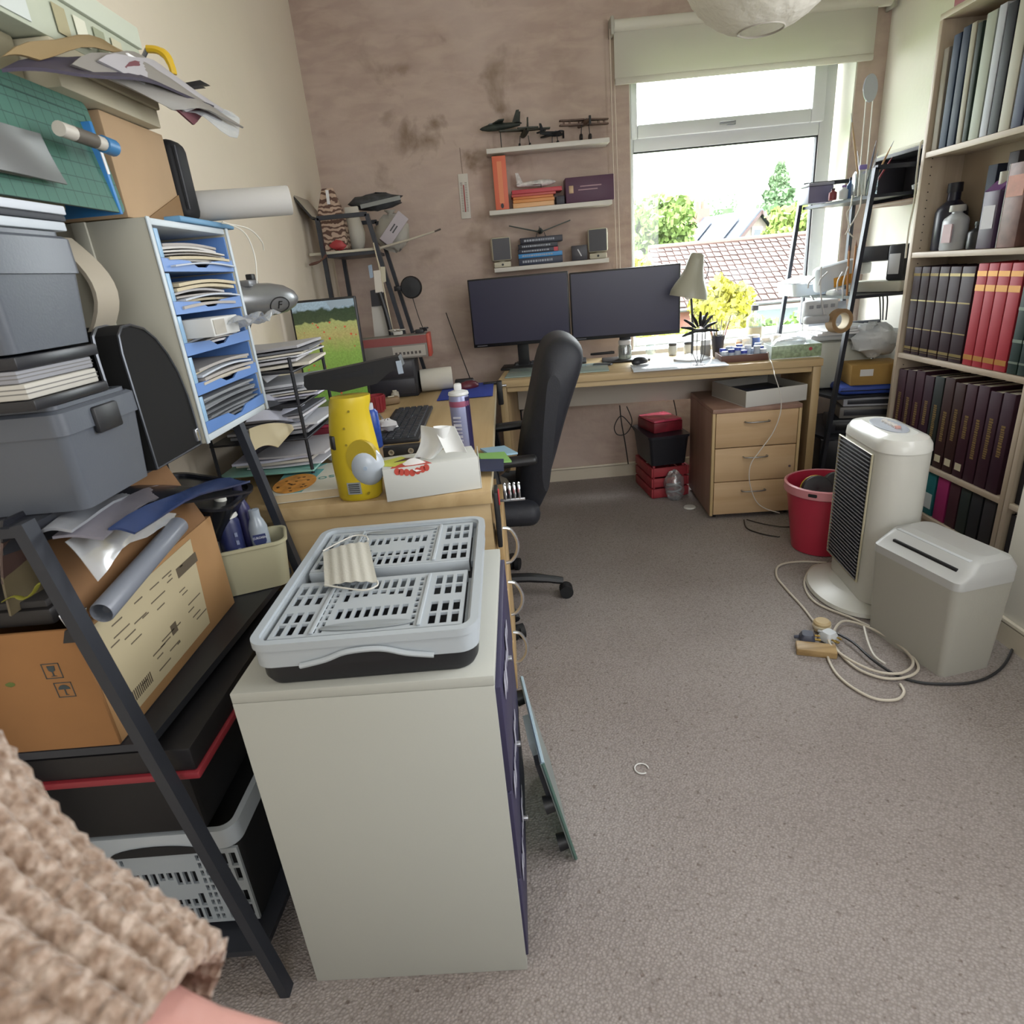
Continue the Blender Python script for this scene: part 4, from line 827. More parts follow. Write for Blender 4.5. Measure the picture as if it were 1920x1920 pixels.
flex('black_lead', 'thin black lead with metal tip on carpet before the drawers', fz([(1395, 975), (1400, 990), (1425, 1000), (1455, 1006), (1462, 1006)], .004), .003, '#2a2624')
flex('black_lead', 'thin dark lead curving along the carpet under the drawers', fz([(1400, 974), (1430, 982), (1470, 988), (1500, 985)], .004), .0025, '#2a2624')
flex('lamp_flex', 'black cable hanging under the desk beside the red crate', [PY(u, v, 3.5) for u, v in [(1162, 760), (1165, 790), (1172, 830), (1178, 870)]], .0035, '#1d1d20')
flex('lamp_flex', 'looped black cable hanging under the desk behind crate', [PY(u, v, 3.52) for u, v in [(1175, 762), (1185, 790), (1175, 812), (1158, 815), (1152, 800), (1165, 780), (1185, 800), (1192, 812)]], .003, '#1d1d20')
flex('monitor_lead', 'cable dropping behind modesty panel near the drawers', [PY(u, v, 3.5) for u, v in [(1262, 745), (1268, 775), (1270, 800)]], .003, '#1d1d20')
# double socket on the wall under the desk
p = PY(985, 757, YB); so = thing('wall_socket', 'double wall socket with a black plug under the desk', 'socket', (p.x, YB - .0005, p.z))
ob('face_plate', MB().rbx(-.075, .075, -.011, 0, -.045, .045, .003), M('#b4aea2', .4), so)
ob('switch', MB().rbx(.025, .035, -.014, -.0115, .01, .025, .001), M('#c9c4ba', .4), so); ob('switch', MB().rbx(-.045, -.035, -.014, -.0115, .01, .025, .001), M('#c9c4ba', .4), so)
sp = thing('mains_plug', 'black plug pushed into the wall socket under desk', 'plug', (p.x - .03, YB - .0125, p.z - .01))
ob('cover', MB().lathe([(.026, 0), (.026, .02), (.018, .035), (0, .036)], (0, 0, 0), 16, frame_to((0, -1, 0))), BLACK, sp); ob('flex_guard', MB().tube([(0, -.012, -.02), (0, -.014, -.05), (0, -.012, -.1)], .005, 8), BLACK, sp)
# things under the desk
a = PZ(1226, 938, 0); b = PZ(1178, 893, 0); CR = math.atan2(b.y - a.y, b.x - a.x) - math.pi / 2; CR *= .75; o_ = Vector((a.x - .01, a.y + .01, 0))
rc = thing('slatted_crate', 'red slatted wooden crate under the desk beside the pedestal', 'crate', o_, CR)
RED = wood('#8f2c34', '#a33640', 3, 'X', .6); CW, CD, CH = .20, .30, .19
for sx in (0, CW - .012):
    for sy in (0.012, CD - .024): ob('corner_post', MB().rbx(sx + (.012 if sx == 0 else -.012), sx + (.024 if sx == 0 else 0), sy, sy + .012, .0, CH, .001), RED, rc)
for k in range(3):
    z0 = .008 + k * .06
    ob('slat', MB().rbx(0, .0115, .0, CD, z0, z0 + .05, .002), RED, rc); ob('slat', MB().rbx(CW - .0115 + .012, CW + .012, 0, CD, z0, z0 + .05, .002), RED, rc)
    ob('slat', MB().rbx(.012, CW, .0, .0115, z0, z0 + .05, .002), RED, rc); ob('slat', MB().rbx(.012, CW, CD - .0115, CD, z0, z0 + .05, .002), RED, rc)
ob('crate_floor', MB().box(.013, CW, .013, CD - .013, .001, .008), RED, rc)
R_ = Matrix.Rotation(CR, 3, 'Z')
bb = thing('storage_box', 'black plastic storage box on top of the red crate', 'box', o_ + R_ @ Vector((-.01, -.005, CH + .002)), CR)
ob('body', loft([(rr(.015, .205, .01, .29, .02), 0), (rr(0, .22, 0, .31, .022), .15)]), M('#1c1d25', .4), bb)
ob('rim', loft([(rr(-.006, .226, -.006, .316, .024), .151), (rr(-.006, .226, -.006, .316, .024), .165)]), M('#22232c', .35), bb)
pk = thing('snack_carton', 'red carton with glossy film on the black storage box', 'box', o_ + R_ @ Vector((.035, .06, CH + .002 + .1665)), CR + .15)
ob('carton', MB().rbx(0, .17, 0, .2, 0, .055, .003), M('#7c2430', .4, var=.3, vs=20), pk); ob('film', MB().rbx(.002, .168, .002, .198, .0555, .068, .006), M('#d0506a', .15, var=.3, vs=18), pk)
p = PZ(1262, 935, 0); cbg = thing('plastic_bag', 'clear bag of cables on the carpet beside the pedestal', 'bag', (p.x, p.y - .02, 0))
ob('film', MB().blob((0, 0, .085), .085, 16, 12, .25, .62, .6, 1), clear_mat('thin_film', '#eef0f4', .16, .12, .14), cbg)
ob('cable_bundle', MB().tube([(.04 * math.cos(t * .9), .03 * math.sin(t * .9), .03 + .006 * t) for t in range(14)], .005, 6, 3), M('#a6a8ac', .5), cbg)
p = PZ(1293, 952, 0); solo('round_lid', MB().lathe([(.03, 0), (.032, .003), (.028, .008), (0, .009)], p, 20), M('#cfcfcb', .4), 'small white round lid on carpet by the pedestal corner', 'lid')
# ------------------------------------------------------------------ pendant paper globe
p = PY(1437, -135, 1.75); R = .195
pg = thing('paper_globe_shade', 'round crinkled white paper globe shade hanging before the window', 'lampshade', (p.x, 1.75, p.z))
ob('paper', MB().lathe([(R * math.sin(math.radians(14 + 152 * i / 40)) + (.0022 if i % 2 else 0), -R * math.cos(math.radians(14 + 152 * i / 40))) for i in range(41)], (0, 0, 0), 36, cap=False), thin_cloth('#d9d6cc', .45, .8, 16), pg)
ob('wire_ring', MB().tube([(R * .26 * math.cos(k / 24 * 6.283), R * .26 * math.sin(k / 24 * 6.283), -R * .965) for k in range(24)], .0025, 6, closed=True), M('#a09a90', .5), pg)
ob('bulb', MB().lathe([(0, -.06), (.025, -.045), (.03, -.02), (.02, .03), (.014, .05), (0, .05)], n=16), M('#e0ddd2', .3), pg)
ob('flex', MB().cyl((0, 0, .05), (0, 0, ZC - p.z - .03), .003, n=8), M('#d6d2c8', .5), pg)
ob('ceiling_rose', MB().lathe([(.045, ZC - p.z), (.042, ZC - p.z - .02), (.01, ZC - p.z - .035)], n=20), M('#dcd9d0', .5), pg)
# ------------------------------------------------------------------ three small wall shelves
SY0 = YB - .125; WS = M('#cfcbc4', .45); shelf_z = []
for i, (uL, vL, uR, vR, l) in enumerate(((912, 283, 1143, 263, 'topmost white wall shelf with model aircraft on it'), (918, 402, 1148, 376, 'middle white wall shelf carrying orange books'), (927, 506, 1142, 489, 'lowest white wall shelf with speakers and blue books'))):
    a = PY(uL, vL, SY0); b = PY(uR, vR, SY0); z = (a.z + b.z) / 2
    w_ = thing('wall_shelf', l, 'shelf', (a.x, YB - .001, z), group='white shelves on the plaster wall')
    ob('board', MB().rbx(0, b.x - a.x, -.124, -.002, -.011, .011, .002), WS, w_)
    for x in (.08, b.x - a.x - .08): ob('fixing_pin', MB().cyl((x, -.05, -.004), (x, .0, -.004), .004, n=8), CHROME, w_)
    shelf_z.append((z + .0115, a.x, b.x))
def sp(u, v, i, y=SY0 + .06):
    """point on wall shelf i below pixel column u"""
    q = PY(u, v, y); return Vector((q.x, y, shelf_z[i][0] + .0008))
# model aircraft
def aircraft(name, label, loc, rz, L, span, col, wings='low', fin=1, nose=.5, biplane=False, sweep=.2, gear=.03, pitch=0, canopy=True, stand=0, prop=False, dih=0, sc=1.0):
    t = thing(name, label, 'model aircraft', loc, rz); t.scale = (sc, sc, sc); c = M(col, .6, var=.35, vs=30); z = gear + stand + .02; r = L * .08
    R_ = eul(0, -pitch, 0)
    def T(x, y, zz): return Vector((0, 0, z)) + R_ @ Vector((x, y, zz))
    F = R_ @ cols((0, 0, -1), (0, 1, 0), (1, 0, 0))
    ob('fuselage', MB().lathe([(0, -L / 2), (r * .45, -L * .48), (r * .8, -L * .2), (r, L * .1), (r * .85, L * .3), (r * .45, L * .44), (0, L / 2)], T(0, 0, 0), 12, F), c, t)
    def wing(y0, y1, x0, ch, sw, zz, dih=0, th=.005):
        s = 1 if y1 > y0 else -1; yl = y1 - y0
        return MB().quadslab(T(x0 - ch / 2, y0, zz), T(x0 + ch / 2, y0, zz), T(x0 + ch * .25 - sw * abs(yl), y1, zz + dih * abs(yl)), T(x0 - ch * .3 - sw * abs(yl), y1, zz + dih * abs(yl)), th * s)
    zs = [r * .9, -r * .6] if biplane else [{'low': -r * .4, 'high': r * .8}[wings]]
    for zz in zs:
        for s in (-1, 1): ob('wing', wing(s * r * .3, s * span / 2, L * .05, L * .24, sweep, zz, dih), c, t)
    if biplane:
        m = MB()
        for s in (-1, 1):
            for f_ in (.3, .42): m.cyl(T(L * .1, s * span * f_, -r * .6), T(L * .1, s * span * f_, r * .9), .0016, n=6).cyl(T(0, s * span * f_, -r * .6), T(0, s * span * f_, r * .9), .0016, n=6)
        ob('wing_struts', m, c, t, kind='stuff')
    for s in (-1, 1): ob('tailplane', wing(s * r * .2, s * span * .2, -L * .42, L * .12, sweep, r * .3), c, t)
    for k in range(fin):
        y = 0 if fin == 1 else (k - .5) * r * 2.4
        ob('tail_fin', MB().prism([(-L * .47, r * .3), (-L * .32, r * .5), (-L * .43, r * 3.4), (-L * .50, r * 3.4)], .004, T(0, y + .002, 0), R_ @ cols((1, 0, 0), (0, 0, 1), (0, -1, 0))), c, t)
    if canopy: ob('canopy', MB().blob(T(L * .2, 0, r * .75), r * .6, 10, 6, 0, 2.0, .8, .8), M('#5a6068', .15), t)
    if prop: ob('propeller', MB().obox(T(L * .505, 0, 0), (.004, .008, L * .22)), BLACK, t)
    if stand: ob('display_stand', MB().cyl((-.0, 0, .004), T(0, 0, -r * .6), .0022, n=8).lathe([(.02, 0), (.02, .004)], n=14), BLACK, t)
    else:
        m = MB()
        for s in (-1, 1): m.cyl(T(L * .12, s * r * 1.4, -r * .5), (L * .12, s * r * 1.8, gear * .3), .0018, n=6).cyl((L * .12, s * r * 1.8 - .003, gear * .3), (L * .12, s * r * 1.8 + .003, gear * .3), gear * .3, n=10)
        ob('landing_gear', m, BLACK, t, kind='stuff')
    return t
aircraft('jet_model', 'dark twin finned jet model on a stand, left end of top shelf', sp(940, 272, 0), math.pi * .94, .19, .12, '#2b322d', 'high', 2, sweep=.5, stand=.04, sc=1.12)
aircraft('bomber_model', 'dark green propeller plane model second on the top shelf', sp(985, 262, 0), math.pi * .55, .15, .21, '#33362e', 'high', 1, sweep=.05, gear=.03, prop=True, sc=1.25)
aircraft('fighter_model', 'small black plane model low in the middle of top shelf', sp(1035, 262, 0), math.pi * .2, .13, .13, '#22252a', 'low', 1, sweep=.1, gear=.02, prop=True, sc=1.2)
aircraft('biplane_model', 'brown biplane model at the right end of top shelf', sp(1095, 255, 0), -math.pi * .42, .13, .2, '#5f4a40', 'low', 1, biplane=True, sweep=0, gear=.04, prop=True, sc=1.3)
# books
def flat_book(name, label, c, w, d, h, rz, col, group=None, title=None, pages='#d8d0bc', cat='book', tcol='#c9c4b8'):
    """book lying flat, spine to the camera; origin under its centre"""
    t = thing(name, label, cat, c, rz, group); k = .0025
    m = MB(); m.rbx(-w / 2, w / 2, -d / 2, -d / 2 + .005, 0, h, .002); m.box(-w / 2, w / 2, -d / 2 + .005, d / 2, 0, k); m.box(-w / 2, w / 2, -d / 2 + .005, d / 2, h - k, h)
    ob('cover', m, M(col, .45), t); ob('pages', MB().box(-w / 2 + .003, w / 2 - .003, -d / 2 + .0055, d / 2 - .004, k, h - k), M(pages, .8), t)
    if title: lettering(title, h * .5, M(tcol, .5), t, (0, -d / 2 - .0006, h / 2), FACE_CAM, .0004, 'spine_title')
    return t
q = sp(940, 380, 1); ub = thing('annual', 'tall orange book standing on the middle wall shelf', 'book', (q.x + .004, q.y, q.z))
hgt = PY(935, 292, SY0 + .01).z - q.z; wd = .07
m = MB(); m.rbx(-wd / 2, wd / 2, -.05, -.044, 0, hgt, .002).box(-wd / 2, -wd / 2 + .003, -.044, .05, 0, hgt).box(wd / 2 - .003, wd / 2, -.044, .05, 0, hgt)
ob('cover', m, M('#d0684c', .5), ub); ob('pages', MB().box(-wd / 2 + .004, wd / 2 - .004, -.043, .048, .002, hgt - .003), M('#d8c9a6', .8), ub)
ob('spine_panel', MB().box(-.012, .012, -.0506, -.0495, hgt * .12, hgt * .9), M('#d98258', .5), ub); ob('oval_badge', MB().lathe([(.9, -.0506), (1, -.0512), (0, -.0514)], (0, 0, hgt * .07), 16, cols((.008, 0, 0), (0, 0, .012), (0, 1, 0))), BLACK, ub)
z = sp(995, 380, 1); zz = 0
for h, w, c, l, dx in ((.022, .215, '#d9a878', 'pale orange paperback, bottom of the middle shelf stack', 0), (.016, .215, '#cf8a4c', 'orange paperback, second in the middle shelf stack', .002), (.012, .21, '#c9743e', 'dark orange thin book, third in the middle shelf stack', 0), (.012, .23, '#b85048', 'rust red thin book, fourth in the middle shelf stack', .004), (.02, .26, '#b43a44', 'crimson book on top of the middle shelf stack', .022)):
    flat_book('paperback', l, (z.x + dx + .012, z.y, z.z + zz), w, .1, h, .01, c, 'paperbacks stacked on the middle shelf'); zz += h + .0006
aircraft('airliner_model', 'white airliner model on top of the red book stack', (z.x + .035, z.y, z.z + zz + .0004), -.06, .21, .08, '#c9c6c4', 'low', 1, sweep=.4, gear=.006, canopy=False)
q = sp(1105, 375, 1); cbx = thing('collectors_box', 'purple maroon box with gilt crest on the middle shelf', 'box', (q.x - .002, q.y, q.z), .0)
ob('box', MB().rbx(-.125, .125, -.05, .05, 0, .118, .003), M('#4d2a44', .5), cbx)
ob('gilt_crest', MB().rbx(-.108, -.085, -.0512, -.0498, .045, .08, .0004), M('#a58b6c', .4, .3), cbx)
for k, (x0, x1) in enumerate(((-.06, .04), (-.05, .06))): ob('gilt_line', MB().box(x0, x1, -.0508, -.0498, .055 + k * .016, .060 + k * .016), M('#8a6d74', .4, .3), cbx)
solo('small_dark_case', MB().rbox((q.x - .155, q.y + .0, q.z + .021), (.045, .07, .04), .004), M('#33323c', .5), 'small dark case between the paperbacks and purple box', 'case')
# lowest shelf
z = sp(1010, 495, 2); zz = 0
for h, w, c, l, dx, tt in ((.034, .235, '#262d44', 'dark blue book at the bottom of the blue stack', .01, 'FLIGHT TEST AND HISTORY'), (.022, .235, '#3b86c4', 'bright blue book in the middle of the blue stack', .01, 'AIR'), (.022, .215, '#22263a', 'navy book above the bright blue one, lettered in white', 0, 'Wingmen'), (.024, .21, '#20232f', 'black blue book second from top of blue stack', 0, 'Spitfire Test Pilot'), (.03, .225, '#1f2130', 'darkest book on top of the blue stack', .02, 'HIGH WORLD WAR')):
    pass
for h, w, c, l, dx in ((.034, .235, '#262d44', 'dark blue book at the bottom of the blue stack', .01), (.022, .235, '#3b86c4', 'bright blue book in the middle of the blue stack', .01), (.022, .215, '#22263a', 'navy book just above the bright blue one', 0), (.024, .21, '#20232f', 'black blue book second from top of blue stack', 0), (.03, .225, '#1f2130', 'darkest book on top of the blue stack', .02)):
    fbk = flat_book('hardback', l, (z.x + dx, z.y, z.z + zz), w, .1, h, .0, c, 'blue books on the lowest wall shelf')
    m = MB(); x = -w / 2 + .02; random.seed(int(zz * 1e4) + 5)
    while x < w * .28: l_ = random.uniform(.004, .012); m.box(x, x + l_, -.0507, -.0498, h * .35, h * .68); x += l_ + .0035
    ob('spine_title', m, M('#9aa0ac', .5), fbk, kind='stuff')
    if c == '#22263a': ob('red_label', MB().box(w / 2 - .024, w / 2 - .002, -.0508, -.0498, .001, h - .001), M('#c04450', .5), fbk)
    zz += h + .0006
aircraft('jet_model', 'grey green camouflaged jet model lying on the blue books', (z.x + .02, z.y, z.z + zz + .0004), -math.pi * .5, .17, .33, '#3c4442', 'low', 1, sweep=.15, gear=.006, dih=.28)
def speaker(label, u, v, rz):
    q = sp(u, v, 2); t = thing('desktop_speaker', label, 'speaker', q, rz, 'cream speakers on the lowest shelf')
    C_ = M('#b9b3a0', .5)
    ob('foot', MB().rbx(-.046, .046, -.045, .045, 0, .028, .006), C_, t)
    cb_ = ob('cabinet', MB().rbx(-.053, .053, -.04, .045, .032, .15, .012), C_, t)
    ob('grille', MB().rbx(-.046, .046, -.0425, -.0385, .038, .144, .0015), M('#5c5c62', .8, bump=.3, bs=900), cb_)
    ob('neck', MB().cyl((0, 0, .026), (0, 0, .034), .02), C_, t)
    ob('knob', MB().cyl((0, -.045, .014), (0, -.049, .014), .006, n=10), BLACK, t); return t
speaker('cream speaker with grey grille, left end of the lowest shelf', 942, 502, .08); speaker('cream speaker with grey grille, right end of the lowest shelf', 1122, 488, -.15)
q = sp(1087, 490, 2); ck = thing('desk_clock', 'small square dark clock with white hand on lowest shelf', 'clock', q, -.05)
ob('case', MB().rbx(-.042, .042, -.02, .02, 0, .075, .003), M('#35323a', .4), ck); ob('hand', MB().obox((.0, -.0212, .038), (.006, .001, .04), eul(0, -.5, 0)), M('#c9c9cc', .4), ck)
# thermometer strip on the wall
a = PY(867, 326, YB); b = PY(875, 410, YB); th = thing('wall_thermometer', 'white strip thermometer hanging from a nail on the wall', 'thermometer', ((a.x + b.x) / 2, YB, (a.z + b.z) / 2), rot=(0, .02, 0)); h = (a.z - b.z)
ob('strip', MB().rbx(-.026, .026, -.006, -.001, -h / 2, h / 2, .002), M('#c9c4bb', .5), th)
ob('tube', MB().cyl((0, -.008, -h * .35), (0, -.008, h * .25), .003, n=8), M('#a03c3c', .3), th)
m = MB()
for i in range(22): m.box(-.018, -.006, -.0066, -.0058, -h * .34 + i * .0065, -h * .34 + i * .0065 + .002).box(.006, .018, -.0066, -.0058, -h * .34 + i * .0065, -h * .34 + i * .0065 + .002)
ob('scale_marks', m, M('#6b625c', .6), th, kind='stuff'); ob('hanging_string', MB().tube([(0, -.002, h / 2), (-.004, -.002, h / 2 + .12)], .001, 5), M('#7c6a5c', .7), th)
# ------------------------------------------------------------------ leaning metal shelf racks (one builder, used three times)
RACKM = M('#34373f', .4, .35)
def rack(name, label, A0, A1, B0, B1, side, trays, r=.011, hoop=True):
    """A0,A1: near front post foot/top; B0,B1: far front post foot/top; side: rear posts stand `side` away in x"""
    t = thing(name, label, 'shelf rack', (0, 0, 0)); A0, A1, B0, B1 = map(Vector, (A0, A1, B0, B1)); o = Vector((A0.x, A0.y, 0)); t.location = o
    def bar(n_, p, q, w=.025, d=.018):
        p = p - o; q = q - o; F = frame_to(q - p); return ob(n_, MB().obox((p + q) / 2, (w, d, (q - p).length), F), RACKM, t)
    for f0, f1 in ((A0, A1), (B0, B1)):
        rt_ = Vector((f0.x + side, f0.y, f1.z)); bar('front_post', f0, f1); bar('rear_post', Vector((rt_.x, rt_.y, 0)), rt_)
        if hoop: bar('top_bar', f1, rt_)
    for z, c in trays:
        k = (z - A0.z) / (A1.z - A0.z); pa = A0.lerp(A1, k) - o; pb = B0.lerp(B1, k) - o; sx = 1 if side > 0 else -1
        ra = Vector((A0.x + side - o.x - .012 * sx, pa.y, z)); rb_ = Vector((B0.x + side - o.x - .012 * sx, pb.y, z)); pa.x += .012 * sx; pb.x += .012 * sx
        pa.y += .014; ra.y += .014; pb.y -= .014; rb_.y -= .014
        L = [pa, pb, rb_, ra] if side > 0 else [pa, ra, rb_, pb]
        L = L if (L[1] - L[0]).cross(L[3] - L[0]).z > 0 else L[::-1]
        ob('shelf_plate', MB().quadslab(*[p - Vector((0, 0, .014)) for p in L], .014), c, t)
    return t
# right rack in the corner by the window
q0 = PY(1565, 740, 3.06); q1 = PY(1640, 330, 3.06); s_ = (q1.x - q0.x) / (q1.z - q0.z); HT = 1.535
A0 = Vector((q0.x - s_ * q0.z, 3.06, 0)); A1 = Vector((q0.x + s_ * (HT - q0.z), 3.06, HT))
r0 = PY(1490, 445, 3.6); r1 = PY(1505, 352, 3.6); r2 = PY(1463, 612, 3.6); s2 = (r1.x - r2.x) / (r1.z - r2.z)
B0 = Vector((r2.x - s2 * r2.z, 3.6, 0)); B1 = Vector((r2.x + s2 * (HT - r2.z), 3.6, HT))
SIDE = 1.985 - A0.x; TR = [(.31, RACKM), (.52, RACKM), (1.0, RACKM), (1.43, RACKM)]
rack('shelf_rack', 'dark metal leaning shelf rack in the corner right of the window', A0, A1, B0, B1, SIDE, TR)
# left rack in the far corner
HL = 1.55
l0 = PY(690, 410, 3.14); l1 = PY(737, 560, 3.14); s3 = (l0.x - l1.x) / (l0.z - l1.z); C0 = Vector((l0.x - s3 * l0.z, 3.14, 0)); C1 = Vector((l0.x + s3 * (HL - l0.z), 3.14, HL))
m0 = PY(728, 482, 3.56); m1 = PY(770, 612, 3.56); s4 = (m0.x - m1.x) / (m0.z - m1.z); E0 = Vector((m0.x - s4 * m0.z, 3.56, 0)); E1 = Vector((m0.x + s4 * (HL - m0.z), 3.56, HL))
rack('shelf_rack', 'dark metal leaning shelf rack in the far left corner', C0, C1, E0, E1, -.82 - C0.x, [(.35, RACKM), (.9, RACKM), (1.395, RACKM)])
# --- things on the right rack
def on(u, v, y, z): q = PY(u, v, y); return Vector((q.x, y, z + .0012))
t = thing('paint_box', 'small purple grey box on the right rack top shelf', 'box', on(1530, 370, 3.4, 1.43)); ob('box', MB().rbx(-.06, .06, -.05, .05, 0, .075, .004), M('#6d6a86', .4), t); ob('lid', MB().rbx(-.062, .062, -.052, .052, .076, .09, .004), M('#8a8a98', .4), t)
jar('brush_tumbler', 'clear tumbler full of tools on the right rack top shelf', on(1618, 375, 3.2, 1.43), .055, .11, CLRGLASS, cat='tumbler')
random.seed(21)
for i, (du, l, c, nm) in enumerate(((-12, .30, '#a98a60', 'wooden'), (-4, .17, '#d9dade', 'white'), (4, .2, '#5b5b6c', 'dark grey'), (8, .16, '#c9ccd2', 'silver'), (14, .19, '#b08c64', 'tan'), (18, .15, '#8c3a44', 'dark red'))):
    b0 = on(1618 + du * .5, 375, 3.2 + (i % 3 - 1) * .018, 1.436); tp_ = Vector((du * .006, (i % 2) * .03, l))
    br = thing('craft_tool', '%s handled tool standing in the rack tumbler' % nm, 'tool', b0, group='tools in the tumbler'); ob('handle', MB().tube([(0, 0, 0), tp_ * .75, tp_], [.0035, .0045, .002], 8), M(c, .4), br); ob('tip', MB().tube([tp_, tp_ * 1.12], [.0025, .001], 6), M('#8d8d92', .3, .6), br)
a = on(1612, 380, 3.14, 1.43); e = PY(1632, 165, 3.14) - a
gl = thing('hand_mirror', 'small round mirror on two thin white rods above the rack', 'mirror', a)
ob('rod', MB().tube([(-.012, 0, 0), e + Vector((-.014, 0, -.03))], .0025, 6), M('#e2e2dc', .4), gl); ob('rod', MB().tube([(.018, 0, 0), e + Vector((.016, 0, -.03))], .0025, 6), M('#e2e2dc', .4), gl)
ob('disc', MB().lathe([(1, -.004), (1.02, 0), (1, .004), (0, .004)], e, 24, cols((.03, .012, .03), (-.018, 0, .045), (.3, -.9, 0))), M('#b9c0cc', .12, .2), gl); ob('clip', MB().rbox(e * .28, (.035, .01, .02), .004), M('#8a7cc0', .4), gl)
for u, v, z_, r_, h_, c, cc, l in ((1560, 380, 1.43, .018, .05, '#7a3038', '#3a2a30', 'dark red small pot on the rack top shelf'), (1580, 378, 1.43, .02, .06, '#c9ccd0', '#7c5c9c', 'white pot with purple lid on rack top shelf'), (1592, 376, 1.43, .016, .09, '#3a5c8c', '#2c3040', 'blue slim bottle on the rack top shelf')):
    bottle('craft_bottle', l, on(u, v, 3.25, z_), r_, h_, .62, c, cc)
# dark box on the alcove wall above sewing machine
a = PX(1645, 318, 1.9); b = PX(1722, 300, 1.9)
bx = thing('wall_cupboard', 'dark grey open box shelf on alcove wall by the bookcase', 'shelf', (2.02, 3.20, 1.385)); D_ = M('#3f3d44', .6)
ob('back', MB().box(-.006, 0, -.2, .2, 0, .22), D_, bx); ob('base', MB().rbx(-.16, -.0065, -.2, .2, 0, .016, .002), M('#7d5a4a', .5), bx); ob('top', MB().rbx(-.16, -.0065, -.2, .2, .204, .22, .002), D_, bx)
for y in (-.2, .186): ob('side', MB().rbx(-.16, -.0065, y, y + .014, .0165, .2035, .002), D_, bx)
ob('white_knob', MB().lathe([(0, 0), (.022, .004), (.026, .02), (0, .03)], (-.1, -.08, .05), 16), M('#c9cac4', .5), bx)
solo('paper_sheaf', MB().sheet(lambda u, v: Vector((1.86 + .13 * u, 3.02 + .36 * v, 1.607 + .02 * math.sin(3 * u))), 6, 4, .006), M('#d2d0c2', .7), 'cream papers lying on top of the dark wall box', 'paper')
flex('white_strap', 'white strap hanging down from the dark wall box', [Vector((1.875, 3.06, 1.622)), Vector((1.85, 3.03, 1.60)), Vector((1.845, 3.02, 1.5)), Vector((1.85, 3.02, 1.38)), Vector((1.84, 3.015, 1.28)), Vector((1.845, 3.02, 1.15))], .004, '#cbc7ba', 'strap')
flex('white_string', 'thin white string hanging from the rack top shelf', [Vector((PY(1595, 385, 3.09).x, 3.085, 1.4325))] + [PY(u, v, 3.035) for u, v in [(1595, 388), (1588, 400), (1592, 425), (1585, 440)]], .003, '#d6d2c8', 'string')
flex('white_string', 'second white string crossing under the rack top shelf', [Vector((PY(1612, 388, 3.09).x, 3.085, 1.4325))] + [PY(u, v, 3.035) for u, v in [(1612, 390), (1600, 415), (1590, 432), (1600, 445)]], .003, '#d6d2c8', 'string')
# shelf at z=1.0: trays, papers, calculator, tape
bxw = thing('plastic_tray', 'white plastic tray of papers on right rack second shelf', 'tray', on(1500, 530, 3.45, 1.0)); ob('tray', loft([(rr(-.07, .1, -.1, .1, .02), 0), (rr(-.085, .115, -.115, .115, .025), .06)]), M('#c2ccd4', .4), bxw)
for i in range(3): ob('paper_sheet', MB().obox((.02, .0, .064 + i * .004), (.2, .2, .002), eul(.03 * i, -.06 * i, .3 * i)), PAPER, bxw)
bg = thing('plastic_packet', 'white plastic packet with orange band on the right rack', 'packet', on(1570, 515, 3.25, 1.0), .2, rot=(0, -.15, .2)); ob('packet', MB().rbx(-.11, .11, -.03, .03, .03, .15, .02), M('#c6ced6', .3), bg); ob('orange_band', MB().rbx(-.03, .08, -.0315, -.028, .04, .085, .002), M('#c98f2c', .4), bg)
for i, (u, v) in enumerate(((1590, 500), (1597, 505), (1604, 498))):
    br = thing('craft_tool', 'wooden modelling stick in the rack bundle, %s' % ['left', 'middle', 'right'][i], 'tool', on(u, 535, 3.12, 1.0), group='wooden sticks on the rack'); ob('stick', MB().tube([(0, 0, 0), (.012 * (i - 1), 0, .2 + .02 * i)], .005, 7), M('#a8774c', .6), br); ob('tip', MB().tube([(.012 * (i - 1), 0, .2 + .02 * i), (.013 * (i - 1), 0, .225 + .02 * i)], [.004, .001], 7), M('#7c4a34', .6), br)
cl = thing('multi_socket', 'white socket strip unit hanging at the right rack front', 'socket strip', on(1535, 560, 3.02, .90), .1); ob('body', MB().rbx(-.07, .09, -.02, .02, .0, .1, .008), M('#c5c9ce', .4), cl)
for i in range(4): ob('button', MB().rbx(-.055 + i * .035, -.035 + i * .035, -.024, -.0205, .065, .08, .002), M('#8f949c', .4), cl)
ob('cradle', MB().rbx(-.085, .03, -.06, -.021, .0, .035, .01), M('#b4b8be', .4), cl); ob('hook', MB().tube([(0, .021, .08), (0, .05, .11), (0, .07, .115)], .003, 6), CHROME, cl)
tp_ = thing('tape_roll', 'roll of brown parcel tape hanging on the right rack', 'tape', on(1575, 582, 3.0, .85)); ob('roll', MB().lathe([(.055, -.025), (.055, .025), (.038, .025), (.038, -.025), (.055, -.025)], (0, 0, .05), 28, frame_to((0.2, -1, 0)), cap=False), M('#a08260', .5), tp_); ob('core', MB().lathe([(.038, -.024), (.038, .024), (.034, .024), (.034, -.024), (.038, -.024)], (0, 0, .05), 24, frame_to((.2, -1, 0)), cap=False), M('#c9bda6', .7), tp_)
for i, (u0, v0, u1, v1) in enumerate(((1527, 520, 1515, 540), (1540, 500, 1545, 590), (1552, 510, 1535, 535), (1580, 510, 1570, 545), (1590, 500, 1580, 560))):
    flex('white_lead', 'thin white lead draped over the right rack, %s from left' % ords[i], [PY(u0, v0, 3.0), PY((u0 + u1) / 2 - 4, (v0 + v1) / 2, 2.99), PY(u1, v1, 3.0)], .0035, '#d2d3d4')
